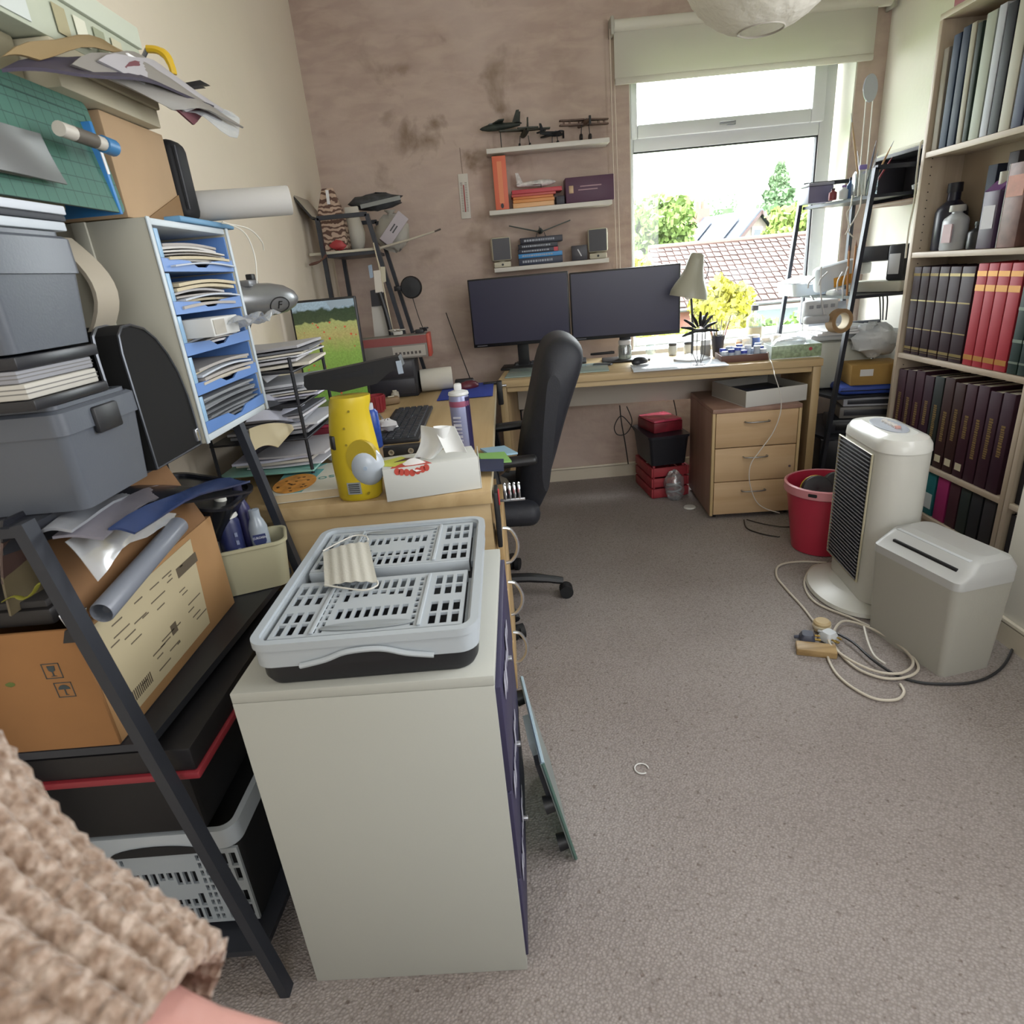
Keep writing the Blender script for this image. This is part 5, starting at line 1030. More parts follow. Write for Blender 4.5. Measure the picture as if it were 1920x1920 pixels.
# sewing machine on a bracket shelf on the alcove wall
shf = None if True else thing('bracket_shelf', 'narrow dark bracket shelf under the black and white machine', 'shelf', (2.02, 3.2, 1.02))
p = PX(1662, 530, 1.85); sm = thing('sewing_machine', 'black and white compact machine with side knobs on the right rack', 'machine', (1.85, 3.21, 1.0012), -1.0)
ob('base', MB().rbx(-.13, .13, -.06, .06, 0, .05, .008), M('#b7b7ac', .4), sm); ob('column', MB().rbx(.05, .13, -.055, .055, .0505, .21, .012), M('#24262c', .4), sm); ob('arm', MB().rbx(-.12, .0495, -.05, .05, .14, .21, .014), M('#2c2e34', .4), sm)
ob('head', MB().rbx(-.13, -.07, -.045, .045, .085, .139, .008), M('#c2c4c0', .4), sm); ob('label_panel', MB().rbx(.06, .11, -.0575, -.0555, .08, .17, .001), M('#b9bcc0', .4), sm)
for z in (.08, .17): ob('knob', MB().cyl((.1305, 0, z), (.155, 0, z), .022, n=16), BLACK, sm)
ob('white_pot', MB().cyl((-.15, 0, .0), (-.15, 0, .12), .018, n=14), M('#cfd2d2', .4), sm) if False else None
for i, x in enumerate((1648, 1654, 1662)):
    flex('black_cable', 'black cable hanging from the machine, %s of three' % ords[i], [PX(x, 545, 1.86), PX(x + 2, 565, 1.88), PX(x + 3 - i * 2, 600, 1.88)], .0035, '#1e2024')
# shelf at z=.62 .. desk-height pile: printer, radiator comb, bag, carton
pr = thing('inkjet_printer', 'off white rounded machine on the right rack under papers', 'printer', on(1580, 660, 3.34, .52) + Vector((-.045, .04, 0)), -.1); ob('body', MB().rbx(-.16, .17, -.12, .12, 0, .25, .03), M('#c3c4bb', .4), pr); ob('lid', MB().rbx(-.15, .16, -.115, .115, .251, .285, .014), M('#d2d6da', .35), pr); ob('paper_feed', MB().obox((.0, .09, .35), (.2, .006, .16), eul(-.35, 0, 0)), M('#c6ccd6', .4), pr)
for i in range(3): solo('paper_stack', MB().obox(on(1560, 640, 3.32, .62) + Vector((.01, -.02, .192 + i * .012)), (.26, .19, .010), rotz(.15 * i - .1)), PAPER, 'white paper pad on the off white machine, %s from bottom' % ords[i], 'paper')
cr = thing('comb_rack', 'grey ribbed plastic rack behind the leaning post', 'rack', on(1610, 640, 3.47, .52) + Vector((.08, 0, .0)), -.1)
ob('rail', MB().rbx(-.16, .16, -.012, .012, .3, .315, .003), M('#5c6068', .4), cr)
for i in range(16): ob('rib', MB().rbx(-.155 + i * .02, -.149 + i * .02, -.01, .01, .0, .2995 - .002 * i, .001), M('#6a6e78', .4), cr)
pb = thing('plastic_bag', 'large white translucent bag stuffed on the right rack', 'bag', on(1642, 690, 3.20, .668) + Vector((-.02, 0, 0)))
ob('film', MB().blob((0, 0, .1), .1, 14, 9, .34, 1.1, .78, .8), M('#c9cdd2', .25, bump=.5, bs=30), pb); ob('knot', MB().blob((-.045, 0, .165), .04, 9, 6, .5, 1.2, .7, .6), M('#d2d6da', .3), pb)
ct = thing('card_carton', 'small brown cardboard box under the white bag', 'carton', on(1622, 725, 3.17, .565), -.2); ob('carton', MB().rbx(-.1, .13, -.09, .09, 0, .1, .002), M('#a58348', .8, var=.06), ct); ob('label', MB().box(-.06, -.0, -.0912, -.0898, .045, .078), PAPER, ct)
bz = thing('blue_case', 'blue fabric case under the brown carton on right rack', 'case', on(1610, 738, 3.17, .52), -.2); ob('case', MB().rbx(-.12, .13, -.1, .1, 0, .043, .018), M('#2f4aa0', .6), bz); ob('zip', MB().tube([(-.118, -.1, .022), (.0, -.1025, .022), (.125, -.1, .022)], .0025, 6), BLACK, bz)
for i, (u, y, z0, w, d, h, c, l) in enumerate(((1592, 3.18, .31, .3, .2, .075, '#2a2c33', 'black flat device on the lowest rack shelf'), (1598, 3.18, .3875, .26, .18, .06, '#7c7a78', 'grey flat device stacked on the black one'), (1600, 3.17, .4500, .24, .16, .045, '#c9ccd6', 'white flat device on the stacked grey one'))):
    q = on(u, 780, y, z0); t = thing('media_unit', l, 'device', q + Vector((.06, .02, 0)), -.25); ob('case', MB().rbx(-w / 2, w / 2, -d / 2, d / 2, 0, h, .006), M(c, .4), t); ob('front_panel', MB().rbx(-w / 2 + .02, w / 2 - .02, -d / 2 - .0025, -d / 2 + .001, h * .25, h * .75, .001), M('#3c3e46' if i else '#17181c', .3), t)
pc = thing('computer_tower', 'black computer tower with white top strip behind waste bin', 'computer', (1.70, 3.14, .0012), -.3); ob('case', MB().rbx(-.09, .09, -.0, .3, 0, .27, .004), M('#15171d', .35), pc); ob('top_strip', MB().rbx(-.088, .088, .002, .298, .2705, .282, .003), M('#c9d0dc', .3), pc)
rt = thing('router', 'white router with grey panel on top of the rack heap', 'router', on(1585, 765, 3.02, .62) + Vector((.035, .0, -.06)), -.5) if False else None
# ------------------------------------------------------------------ white cabinet nearest the camera
a = PZ(595, 1840, 0); b = PZ(990, 1818, 0); CA = math.atan2(b.y - a.y, b.x - a.x); CWD = (b - a).length; CDP = .462; CHT = .68
WCAB = M('#b2b4ae', .55, bump=.02, bs=300)
cb = thing('cabinet', 'white cabinet with its plain side towards camera, folded crate on top', 'cabinet', (a.x, a.y, 0), CA)
ob('side_panel', MB().rbx(0, CWD - .001, 0, .018, 0, CHT - .019, .001), WCAB, cb); ob('side_panel', MB().rbx(0, CWD - .001, CDP - .018, CDP, 0, CHT - .019, .001), WCAB, cb)
ob('top_panel', MB().rbx(0, CWD, 0, CDP, CHT - .0185, CHT, .0015), WCAB, cb); ob('back_panel', MB().box(.001, .006, .0185, CDP - .0185, .03, CHT - .02), M('#b8b8b0', .6), cb)
ob('base_panel', MB().box(.007, CWD - .02, .0185, CDP - .0185, .03, .048), WCAB, cb)
PURP = M('#2f2c4a', .5, var=.08, vs=20)
for i, (z0, z1) in enumerate(((.035, .235), (.239, .44), (.444, .655))):
    dw = ob('drawer_front', MB().rbx(CWD - .016, CWD + .004 + .002 * i, .004, CDP - .004, z0, z1, .002), PURP, cb); ob('drawer_knob', MB().cyl((CWD + .005, CDP / 2, (z0 + z1) / 2), (CWD + .016, CDP / 2, (z0 + z1) / 2), .006, n=10), CHROME, dw)
    m = MB()
    for k in range(5): m.box(CWD + .0065 + .002 * i, CWD + .0072 + .002 * i, .05 + k * .045, .08 + k * .045, z1 - .06 - .02 * (k % 2), z1 - .025 - .01 * (k % 3))
    ob('printed_mark', m, M('#a9a9b8', .5), dw, kind='stuff')
# ------------------------------------------------------------------ folded crate
def gridplate(xs, ys, solid, z0, z1, R=I3, o=(0, 0, 0)):
    m = MB(); nx, ny = len(xs) - 1, len(ys) - 1; S = [[solid(i, j) for j in range(ny)] for i in range(nx)]; o = Vector(o)
    def P(x, y, z): return o + R @ Vector((x, y, z))
    for i in range(nx):
        for j in range(ny):
            if not S[i][j]: continue
            x0, x1, y0, y1 = xs[i], xs[i + 1], ys[j], ys[j + 1]
            v = [P(x0, y0, z0), P(x1, y0, z0), P(x1, y1, z0), P(x0, y1, z0), P(x0, y0, z1), P(x1, y0, z1), P(x1, y1, z1), P(x0, y1, z1)]
            f = [(4, 5, 6, 7), (3, 2, 1, 0)]
            for di, dj, q in ((0, -1, (0, 1, 5, 4)), (1, 0, (1, 2, 6, 5)), (0, 1, (2, 3, 7, 6)), (-1, 0, (3, 0, 4, 7))):
                a_, b_ = i + di, j + dj
                if not (0 <= a_ < nx and 0 <= b_ < ny and S[a_][b_]): f.append(q)
            m.add(v, f)
    return m
def flap_grid(w, d, flip=False):
    """one fold-in wall of a folding crate, perforated, w along x, d along y"""
    xs = [0]; hol = []
    def sec(n, cell, gap):
        for _ in range(n):
            xs.append(xs[-1] + gap); hol.append(None); xs.append(xs[-1] + cell); hol.append(n)
        xs.append(xs[-1] + gap); hol.append(None)
    u = w / 1.0
    sec(3, .042 * u, .022 * u); xs[-1] += .0; a1 = len(xs) - 1
    sec(2, .022 * u, .016 * u); a2 = len(xs) - 1
    sec(8, .036 * u, .018 * u); a3 = len(xs) - 1
    sec(2, .022 * u, .016 * u); a4 = len(xs) - 1
    sec(3, .042 * u, .022 * u)
    k = w / xs[-1]; xs = [x * k for x in xs]; ys = [0]
    for j in range(9): ys += [d * (.045 + j * .103), d * (.045 + j * .103 + .072)]
    ys.append(d); cx = w / 2; cy = d * (.53 if not flip else .47)
    def solid(i, j):
        h = hol[i]
        if h is None or i == 0 or i == len(xs) - 2: return True
        yc = (ys[j] + ys[j + 1]) / 2; xc = (xs[i] + xs[i + 1]) / 2; r = j if not flip else 18 - j
        if h == 2: return r % 2 == 0
        if h == 8:
            if r < 4 and abs(xc - cx) < w * .25: return True
            if ((xc - cx) / (w * .17)) ** 2 + ((yc - cy) / (d * .13)) ** 2 < 1: return True
        return r in (0, 4, 8, 9, 10, 14, 18)
    return xs, ys, solid
p0 = PZ(470, 1258, CHT); p1 = PZ(903, 1222, CHT); FA = math.atan2(p1.y - p0.y, p1.x - p0.x) * .8
fc = thing('folding_crate', 'grey and black folded plastic crate lying on white cabinet', 'crate', (-.432, .800, CHT + .0012), FA)
FW, FD = .348, .452; GP = M('#aeb6bd', .38); GP2 = M('#9ca4ab', .4); BKP = M('#1b1c21', .5)
def ringprism(out, inn, z0, z1):
    n = len(out); v = [(x, y, z) for z in (z0, z1) for P_ in (out, inn) for x, y in P_]; f = []
    for i in range(n):
        j = (i + 1) % n; f += [(i, j, 2 * n + j, 2 * n + i), (n + j, n + i, 3 * n + i, 3 * n + j), (2 * n + i, 2 * n + j, 3 * n + j, 3 * n + i), (j, i, n + i, n + j)]
    return MB().add(v, f, False)
ob('black_base', loft([(rr(.010, FW - .010, .010, FD - .01, .03), 0), (rr(.004, FW - .004, .004, FD - .004, .034), .012), (rr(.004, FW - .004, .004, FD - .004, .034), .034)]), BKP, fc)
ob('rim', ringprism(rr(0, FW, 0, FD, .03), rr(.014, FW - .014, .014, FD - .014, .018), .036, .074), GP, fc)
ob('rim_lip', ringprism(rr(-.003, FW + .003, -.003, FD + .003, .032), rr(.010, FW - .010, .010, FD - .010, .02), .066, .079), GP, fc)
m = MB(); m.tube([(.075, -.0035, .038), (.115, -.0045, .046), (.15, -.0045, .057), (.20, -.0045, .058), (.24, -.0045, .046), (.28, -.0035, .038)], .0045, 8, 4); ob('handle_arch', m, GP, fc)
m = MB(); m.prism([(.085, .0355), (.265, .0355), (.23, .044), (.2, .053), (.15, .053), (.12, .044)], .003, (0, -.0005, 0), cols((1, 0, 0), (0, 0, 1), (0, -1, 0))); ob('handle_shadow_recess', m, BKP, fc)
gw, gd = FW - .046, .181
for y0, fl in ((.02, False), (FD - .02 - gd, True)):
    xs, ys, so_ = flap_grid(gw, gd, fl)
    fp = ob('side_flap', gridplate(xs, ys, so_, .069, .074, I3, (.023, y0, 0)), GP, fc)
    yh = y0 + (.018 if not fl else gd - .018)
    ob('hand_hole_liner', MB().lathe([(.8, .0742), (1, .0755), (.97, .0765), (.0, .0752)], (FW / 2, yh, 0), 24, cols((.075, 0, 0), (0, .012, 0), (0, 0, 1))), M('#8f969b', .45), fp)
    for x in (FW * .26, FW * .74): ob('rib', MB().rbx(x - .003, x + .003, y0 + .004, y0 + gd - .004, .074, .0775, .001), GP, fp)
    for x in (.0155, FW - .0215): ob('hinge_bar', MB().rbx(x, x + .006, y0 + .01, y0 + gd - .01, .05, .064, .001), GP2, fp)
ob('centre_edge', MB().rbx(.023, FW - .023, .2015, .206, .05, .0735, .001), GP, fc); ob('centre_edge', MB().rbx(.023, FW - .023, FD - .206, FD - .2015, .05, .0735, .001), GP, fc)
# face mask
q = [PZ(605, 1032, .77), PZ(690, 1012, .77), PZ(708, 1092, .765), PZ(609, 1100, .765)]
fm = thing('face_mask', 'white pleated face mask lying on the folded crate', 'mask', (sum(q, Vector()) / 4).xy.to_3d() + Vector((0, 0, CHT + .0815)))
def mk(u, v):
    a_ = q[0].lerp(q[1], u); b_ = q[3].lerp(q[2], u); r = a_.lerp(b_, v) - fm.location; r.z = .002 + .004 * abs(((u * 5) % 1) - .5) + .006 * math.sin(math.pi * u) ; return r
ob('pleated_cloth', MB().sheet(mk, 30, 8, .0012), M('#bcbab0', .9, bump=.1, bs=200), fm)
e0 = q[0] - fm.location; e1 = q[1] - fm.location; e3 = q[3] - fm.location; e2 = q[2] - fm.location
for A_, B_, off in ((e0, e1, Vector((.0, .035, .004))), (e3, e2, Vector((.02, -.03, -.001)) )):
    A_ = Vector((A_.x, A_.y, .007)); B_ = Vector((B_.x, B_.y, .007)); ob('ear_loop', MB().tube([A_, A_.lerp(B_, .25) + off * .5, A_.lerp(B_, .6) + off, B_.lerp(A_, .1) + off * .6, B_], .0016, 6, 5), M('#c9c7c0', .8), fm)
# ------------------------------------------------------------------ left desk
LX0, LX1, LY0, LY1 = -.84, -.073, 1.445, 3.06
ld = thing('desk', 'beech desk along the left wall with vacuum and tissue box', 'desk', (LX0, LY0, 0)); lw, ll = LX1 - LX0, LY1 - LY0
BEECHY = wood('#a98f66', '#bfa67c', 1.4, 'Y', .5)
ob('desktop', MB().rbx(0, lw, 0, ll, DZ - .036, DZ, .004), BEECHY, ld)
ob('end_panel', MB().rbx(.01, lw - .004, .01, .032, 0, DZ - .0365, .002), wood('#a38a64', '#b8a078', 1.4, 'X', .5), ld); ob('end_panel', MB().rbx(.01, lw - .02, ll - .05, ll - .028, 0, DZ - .0365, .002), BEECHY, ld)
ob('back_rail', MB().rbx(.05, .07, .034, ll - .052, .35, DZ - .0365, .002), BEECHY, ld); ob('edge_strip', MB().rbx(lw - .001, lw + .0015, .002, ll - .002, DZ - .035, DZ - .001, .0005), M('#c4b596', .5), ld)
# pedestal with D handles beside cabinet, under the desk
p2 = thing('drawer_pedestal', 'tan pedestal with chrome D handles behind the white cabinet', 'drawers', (-.40, 1.485, 0)); pw = .325
ob('carcass', MB().rbx(0, pw, 0, .42, .01, .63, .002), wood('#8f7450', '#a3875f', 1.4, 'Z', .5), p2)
for i in range(3):
    z0 = .12 + i * .165; dr = ob('drawer', MB().rbx(pw + .001, pw + .019, .002, .418, z0, z0 + .16, .002), wood('#a98d62', '#bea278', 1.4, 'Y', .5), p2)
    ob('loop_handle', MB().tube([(pw + .019, .06, z0 + .155), (pw + .04, .06, z0 + .148), (pw + .055, .06, z0 + .115), (pw + .052, .06, z0 + .08), (pw + .035, .06, z0 + .055), (pw + .019, .06, z0 + .05)], .005, 8, 5), CHROME, dr)
# glass scale leaning on the cabinet
ga = PZ(1080, 1612, .0); gn = Vector((ga.x, ga.y, 0.004)); wall = a.x + CWD + .01
top = Vector((wall - .036, ga.y + .02, .285)); sl = thing('bathroom_scale', 'glass bathroom scale leaning on the cabinet drawers, black feet', 'scale', gn)
up = (Vector((wall + .052, ga.y, .285)) - gn); dy = Vector((-.035, .30, 0)); nr = dy.cross(up).normalized(); nr = nr if nr.x < 0 else -nr
GLT = clear_mat('green_glass', '#b9c9c0', .16, .04, .22)
ob('glass_plate', MB().quadslab((0, 0, 0), up, up + dy, dy, .006), GLT, sl)
ob('glass_edge', MB().tube([(0, 0, 0), up], .0045, 6), M('#4f6a62', .2), sl); ob('glass_edge', MB().tube([up, up + dy], .0045, 6), M('#9fb4c0', .2), sl)
for k, (s, t_) in enumerate(((.12, .08), (.55, .06), (.12, .9), (.88, .9))): ob('foot', MB().cyl(up * s + dy * t_ + nr * .007, up * s + dy * t_ + nr * .028, .018, .02, 14), BLACK, sl)
ob('sensor_bar', MB().obox(up * .72 + dy * .12 + nr * .012, (.012, .03, .12), Matrix((nr, dy.normalized(), up.normalized())).transposed()), M('#26282e', .5), sl)
ob('display_unit', MB().obox(up * .8 + dy * .5 + nr * .014, (.018, .1, .05), Matrix((nr, dy.normalized(), up.normalized())).transposed()), M('#b9bec4', .4), sl)
# ------------------------------------------------------------------ things on the left desk
def ld_(u, v, z=TOP): return PZ(u, v, z)
# cookery book
B = [ld_(505, 947), ld_(648, 928), ld_(640, 868), ld_(545, 884)]
ba = math.atan2(B[1].y - B[0].y, B[1].x - B[0].x); bw_ = .185; bd_ = .255
bk = thing('recipe_book', 'recipe book with an orange round picture under yellow vacuum', 'book', (B[0].x, B[0].y, TOP), ba - .04)
ob('pages', MB().box(.002, bw_ - .002, .002, bd_ - .002, .002, .021), M('#bfae90', .8), bk); ob('cover', MB().rbx(0, bw_, 0, bd_, .0212, .0235, .001).rbx(0, bw_, 0, bd_, 0, .0018, .0005), M('#c6c3b6', .45), bk)
ob('teal_panel', MB().prism([(.02, .12), (.112, bd_ - .002), (.002, bd_ - .002), (.002, .06)], .0006, (0, 0, .0235)).prism([(.085, .002), (.112, bd_ - .06), (.03, bd_ - .03), (.05, .002)], .0007, (0, 0, .0235)), M('#5d9494', .45), bk)
cir = ob('round_picture', MB().prism([(.052 + .055 * math.cos(t / 28 * 6.283), .085 + .082 * math.sin(t / 28 * 6.283)) for t in range(28)], .0007, (0, 0, .0243)), M('#c98a3a', .5, var=.3, vs=40), bk)
random.seed(4); m = MB()
for _ in range(16): t = random.uniform(0, 6.28); r = random.uniform(.1, .85); m.blob((.052 + .055 * r * math.cos(t), .085 + .082 * r * math.sin(t), .0252), .004, 7, 4, .5, 1.2, 1, .15)
ob('dark_specks', m, M('#4a2e18', .6), cir, kind='stuff')
lettering('nyson', .05, M('#4f8a84', .5), bk, (.142, .11, .0236), cols((-.25, .97, 0), (-.97, -.25, 0), (0, 0, 1)) if False else cols((-1, -.25, 0), (.25, -1, 0), (0, 0, 1)), .0004, 'cover_title')
lettering('lil', .04, M('#4f8a84', .5), bk, (.155, .185, .0236), cols((-1, -.25, 0), (.25, -1, 0), (0, 0, 1)), .0004, 'cover_title')
# yellow window vacuum
v0 = ld_(682, 942); YEL = M('#cdb42a', .35); vt = PY(655, 735, v0.y + .03)
vc = thing('window_vacuum', 'yellow handheld window vacuum with black blade head standing upright', 'vacuum', (v0.x - .006, v0.y + .045, TOP))
VH = vt.z - TOP
prof2 = [(0, .040, .032, 0), (.01, .047, .038, 0), (.06, .048, .040, -.002), (.10, .046, .040, -.006)]
# body with a hand opening: front column, rear column (tank side), joined head
def ell(cx, cy, rx, ry, n=20): return [(cx + rx * math.cos(2 * math.pi * i / n), cy + ry * math.sin(2 * math.pi * i / n)) for i in range(n)]
yv = v0.y + .045
def vx(uL, uR, v):
    a_ = PY(uL, v, yv); b_ = PY(uR, v, yv); return ((a_.x + b_.x) / 2 - vc.location.x, (b_.x - a_.x) / 2, (a_.z + b_.z) / 2 - TOP)
secs = []
for uL, uR, v, ry in ((642, 714, 938, .030), (636, 718, 925, .038), (630, 718, 895, .040), (622, 715, 860, .040), (618, 706, 825, .039), (616, 698, 795, .038), (616, 692, 770, .039), (616, 695, 752, .041), (618, 694, 742, .038)):
    cx_, rx_, z_ = vx(uL, uR, v); secs.append((ell(cx_, 0, rx_, ry), max(z_, 0)))
secs[0] = (secs[0][0], 0); ob('body', loft(secs), YEL, vc); VH = secs[-1][1]
cx_, rx_, z_ = vx(654, 722, 866)
ob('grip_opening_shade', MB().lathe([(0, -.03), (1, -.030), (1.0, .0)], (cx_ - .002, -.0105, z_ + .02), 24, cols((rx_ * .80, 0, .006), (-.004, 0, .046), (0, 1, 0)), cap=False), M('#a38e1c', .5), vc)  # opening is not cut through; its shading is put in as darker yellow
tk = ob('water_tank', MB().blob((cx_ + .003, -.020, z_ - .004), .034, 24, 16, 0, rx_ / .034 * .98, .92, 1.5), M('#c2ccd8', .2, trans=.2), vc)
ob('tank_cap', MB().cyl((cx_ + .006, -.0507, z_ - .002), (cx_ + .006, -.0525, z_ - .002), .005, n=12), M('#9fb0c4', .3), tk)
ob('switch', MB().rbox(Vector((vx(622, 637, 826)[0], -.022, vx(622, 637, 826)[2])), (.012, .02, .034), .003, rotz(.6)), BLACK, vc)
ob('rating_label', MB().obox((-.012, -.0385, .036), (.034, .003, .03), eul(-.02, 0, -.1)), M('#8f9494', .5), vc)
m = MB()
for i in range(5): m.obox((-.012, -.0402, .026 + i * .005), (.027, .0012, .0025), eul(-.02, 0, -.1))
ob('label_lines', m, M('#3c3f44', .5), vc, kind='stuff'); m = MB()
for x, z in ((.008, VH - .03), (-.01, VH - .07), (-.012, VH - .11), (.02, .02)): m.cyl((x, -.030, z), (x, -.0405, z), .003, n=8)
ob('screw_holes', m, M('#8a7a1e', .5), vc, kind='stuff')
hL = PY(572, 722, v0.y + .06) - vc.location; hR = PY(756, 690, v0.y + .06) - vc.location; hc = (hL + hR) / 2; hd = (hR - hL).normalized()
Rh = cols(hd, (0, 1, 0), hd.cross(Vector((0, 1, 0)))); L_ = (hR - hL).length
ob('blade_head', MB().prism([(-L_ / 2, .0), (-L_ / 2 + .006, .022), (L_ / 2 - .004, .03), (L_ / 2, .006), (L_ * .36, -.004), (L_ * .22, -.024), (-.04, -.030), (-L_ * .3, -.018), (-L_ / 2 + .006, -.012)], .045, hc + Vector((0, .035, 0)), Rh @ cols((1, 0, 0), (0, 0, 1), (0, -1, 0))), M('#111113', .6), vc)
ob('head_slot', MB().obox(hc + Vector((-.0, -.0107, .006)), (.1, .002, .012), Rh), BLACKM, vc); ob('side_clip', MB().obox(hR + Vector((-.006, -.012, .004)), (.012, .004, .03), Rh), M('#9aa6b4', .3), vc)
# tissue box
tA = ld_(722, 942); tB = ld_(898, 916); ta2 = math.atan2(tB.y - tA.y, tB.x - tA.x); tw2 = (tB - tA).length; th2 = .082; td2 = .115
tb = thing('tissue_box', 'white tissue box with red petal trim and a tissue pulled up', 'tissue box', (tA.x + .006, tA.y, TOP), ta2)
TW = M('#c6c8c4', .6)
ob('carton', MB().rbx(0, tw2, 0, td2, 0, th2, .001), TW, tb); ob('end_flap', MB().quadslab((tw2 + .001, .002, .0), (tw2 + .004, td2, .0), (tw2 + .014, td2, th2 * .96), (tw2 + .001, .002, th2), .0015), M('#d2d4d0', .6), tb)
REDP = M('#b8463a', .5); m = MB()
for i in range(7): t = -.9 + i * .3; m.prism([(.07 + .045 * math.sin(t) + .0075 * math.cos(k / 10 * 6.283), -.0135 + .008 * abs(t) * 1.1 + .009 * math.sin(k / 10 * 6.283)) for k in range(10)], .001, (0, 0, th2 - .003), cols((1, 0, 0), (0, 0, 1), (0, -1, 0)))
ob('petal_trim', m, REDP, tb, kind='stuff')
ob('petal_band', MB().prism([(.02 + .0, .0), (.12, .0), (.105, .03), (.03, .03)], .0006, (0, .001, th2 + .0002)), REDP, tb)
ob('green_print', MB().prism([(.004, .03), (.03, .012), (.07, .06), (.05, .10), (.005, .08)], .0006, (0, 0, th2 + .0003)), M('#b9bf52', .5), tb); ob('red_print', MB().prism([(.03, .05), (.10, .06), (.06, .075)], .0006, (0, 0, th2 + .0012)), M('#4c3230', .5), tb)
tip = PY(790, 800, tA.y + .06) - Vector((tA.x, tA.y, TOP)); tip = rotz(-ta2) @ tip; tR = rotz(-ta2) @ (PY(848, 800, tA.y + .06) - Vector((tA.x, tA.y, TOP)))
def tis(u, v):
    base = Vector((.075 + .055 * u, .05 + .015 * math.sin(6 * u), th2 + .0012)); tp = tip.lerp(tR, u); r = base.lerp(tp, v); r.y += .018 * math.sin(5 * u + 2 * v) * v + .02 * v * (1 - v); r.x += .008 * math.sin(4 * v); return r
ob('tissue', MB().sheet(tis, 14, 10, .0008), M('#dcdedd', .9), tb)
ob('tissue_fold', MB().sheet(lambda u, v: Vector((.05 + .05 * u + .03 * v, .014 - .02 * v * (1 - u), th2 + .004 + .012 * math.sin(3.1 * u) * (1 - v) - .018 * v)), 8, 6, .0008), M('#d0d0ce', .9), tb)
ob('tissue_drape', MB().sheet(lambda u, v: tip.lerp(tR, .3 + .7 * u) + Vector((.02 * v, -.03 * v + .012 * math.sin(3 * u), -.062 * v)), 10, 8, .0008), M('#dcdedd', .9), tb)
# aerosol can
s0 = ld_(872, 846); sc_ = thing('aerosol_can', 'white and navy aerosol can behind the tissue box', 'can', (s0.x, s0.y + .0, TOP)); ah = PY(860, 718, s0.y).z - TOP
ob('can', MB().lathe([(.028, 0), (.030, .003), (.030, ah * .80), (.027, ah * .84)], n=24), M('#8f93b4', .3, .2), sc_)
ob('navy_wrap', MB().prism([(.0305 * math.cos(t), .0305 * math.sin(t)) for t in [(-.9 + i * .2) for i in range(10)]] + [(.0301 * math.cos(t), .0301 * math.sin(t)) for t in [(.9 - i * .2) for i in range(10)]], ah * .79, (0, 0, .004), smooth=True), M('#282348', .35), sc_)
ob('red_band', MB().lathe([(.0303, ah * .68), (.0306, ah * .69), (.0306, ah * .75), (.0303, ah * .76)], n=24, cap=False), M('#93506a', .35), sc_); ob('white_collar', MB().lathe([(.028, ah * .83), (.031, ah * .845), (.029, ah * .88), (.016, ah * .9)], n=20), M('#d2d4d4', .35), sc_)
ob('nozzle', MB().rbox((0, 0, ah * .945), (.022, .026, ah * .1), .005), M('#d8dada', .35), sc_)
m = MB()
for i in range(8): m.obox((-.010, -.0302, ah * (.15 + i * .055)), (.024, .0014, ah * (.012 + .012 * (i % 3))), eul(0, 0, -.3))
ob('printed_lines', m, M('#c2c4d4', .4), sc_, kind='stuff')
# keyboard lying along the desk
k0 = ld_(784, 828); k1 = ld_(812, 762); ka = math.atan2(k1.y - k0.y, k1.x - k0.x)
keyboard('keyboard', 'black keyboard with pale key edges on the left desk', (k0.x + .005, k0.y, TOP), ka, .53, .155, True, 0.0, True)
bp = ld_(776, 852); bt = thing('binder_strip', 'black strip binder with two steel rings before the keyboard', 'binder', (bp.x - .09, bp.y - .015, TOP), .05); ob('strip', MB().rbx(0, .14, 0, .03, 0, .032, .003), BLACK, bt)
for x in (.025, .085): ob('steel_ring', MB().lathe([(.009, -.0015), (.009, -.0035), (.005, -.0035), (.005, -.0015)], (x, 0, .016), 16, cols((1, 0, 0), (0, 0, 1), (0, 1, 0))), CHROME, bt)
solo('crumpled_tissue', MB().blob(ld_(733, 818) + Vector((.0, -.02, .045)), .026, 12, 8, .5, 1.3, .8, .8), M('#d4d4d6', .9), 'crumpled white tissue on top of the black strip binder', 'tissue')
bt_ = thing('drink_can', 'blue can standing half hidden behind the yellow vacuum', 'can', ld_(706, 838)); ob('can', MB().lathe([(.02, 0), (.023, .004), (.023, .115), (.016, .125)], n=18), M('#2a4fa8', .3, var=.3, vs=30), bt_); ob('cap', MB().cyl((0, 0, .125), (0, 0, .145), .011), M('#d2d6dc', .4), bt_)
# candle jar and oddments
c0 = ld_(708, 772); cj = thing('ribbed_candle_jar', 'red ribbed glass jar standing beside the keyboard', 'jar', (c0.x, c0.y - .0, TOP)); m = MB()
m.lathe([(.030, 0), (.034, .01), (.038, .07), (.035, .07), (.031, .012), (0, .012)], n=28)
for i in range(14): t = i / 14 * 6.283; m.tube([(.034 * math.cos(t), .034 * math.sin(t), .008), (.039 * math.cos(t), .039 * math.sin(t), .066)], .0035, 6)
ob('jar', m, M('#a03c44', .2, trans=.2), cj)
for u, v, w, d, h, c, l, n_ in ((735, 757, .07, .05, .03, '#8a7458', 'small brown toolbox lid by the red jar', 'small_box'), (742, 748, .05, .04, .035, '#b9b4a8', 'white rag ball on the oddments by keyboard', 'rag'), (760, 742, .045, .045, .05, '#1d1e22', 'black square charger beside the keyboard end', 'charger')):
    q = ld_(u, v); t = thing(n_, l, 'box' if n_ != 'rag' else 'rag', q, .3); ob('body', MB().rbx(-w / 2, w / 2, -d / 2, d / 2, 0, h, .008) if n_ != 'rag' else MB().blob((0, 0, h * .5), h * .55, 10, 7, .4), M(c, .6), t); ob('detail', MB().rbx(-w * .2, w * .2, -d * .1, d * .1, h * (1 if n_ != 'rag' else .9), h * 1.15, .002), M('#c9c2b0', .5), t)
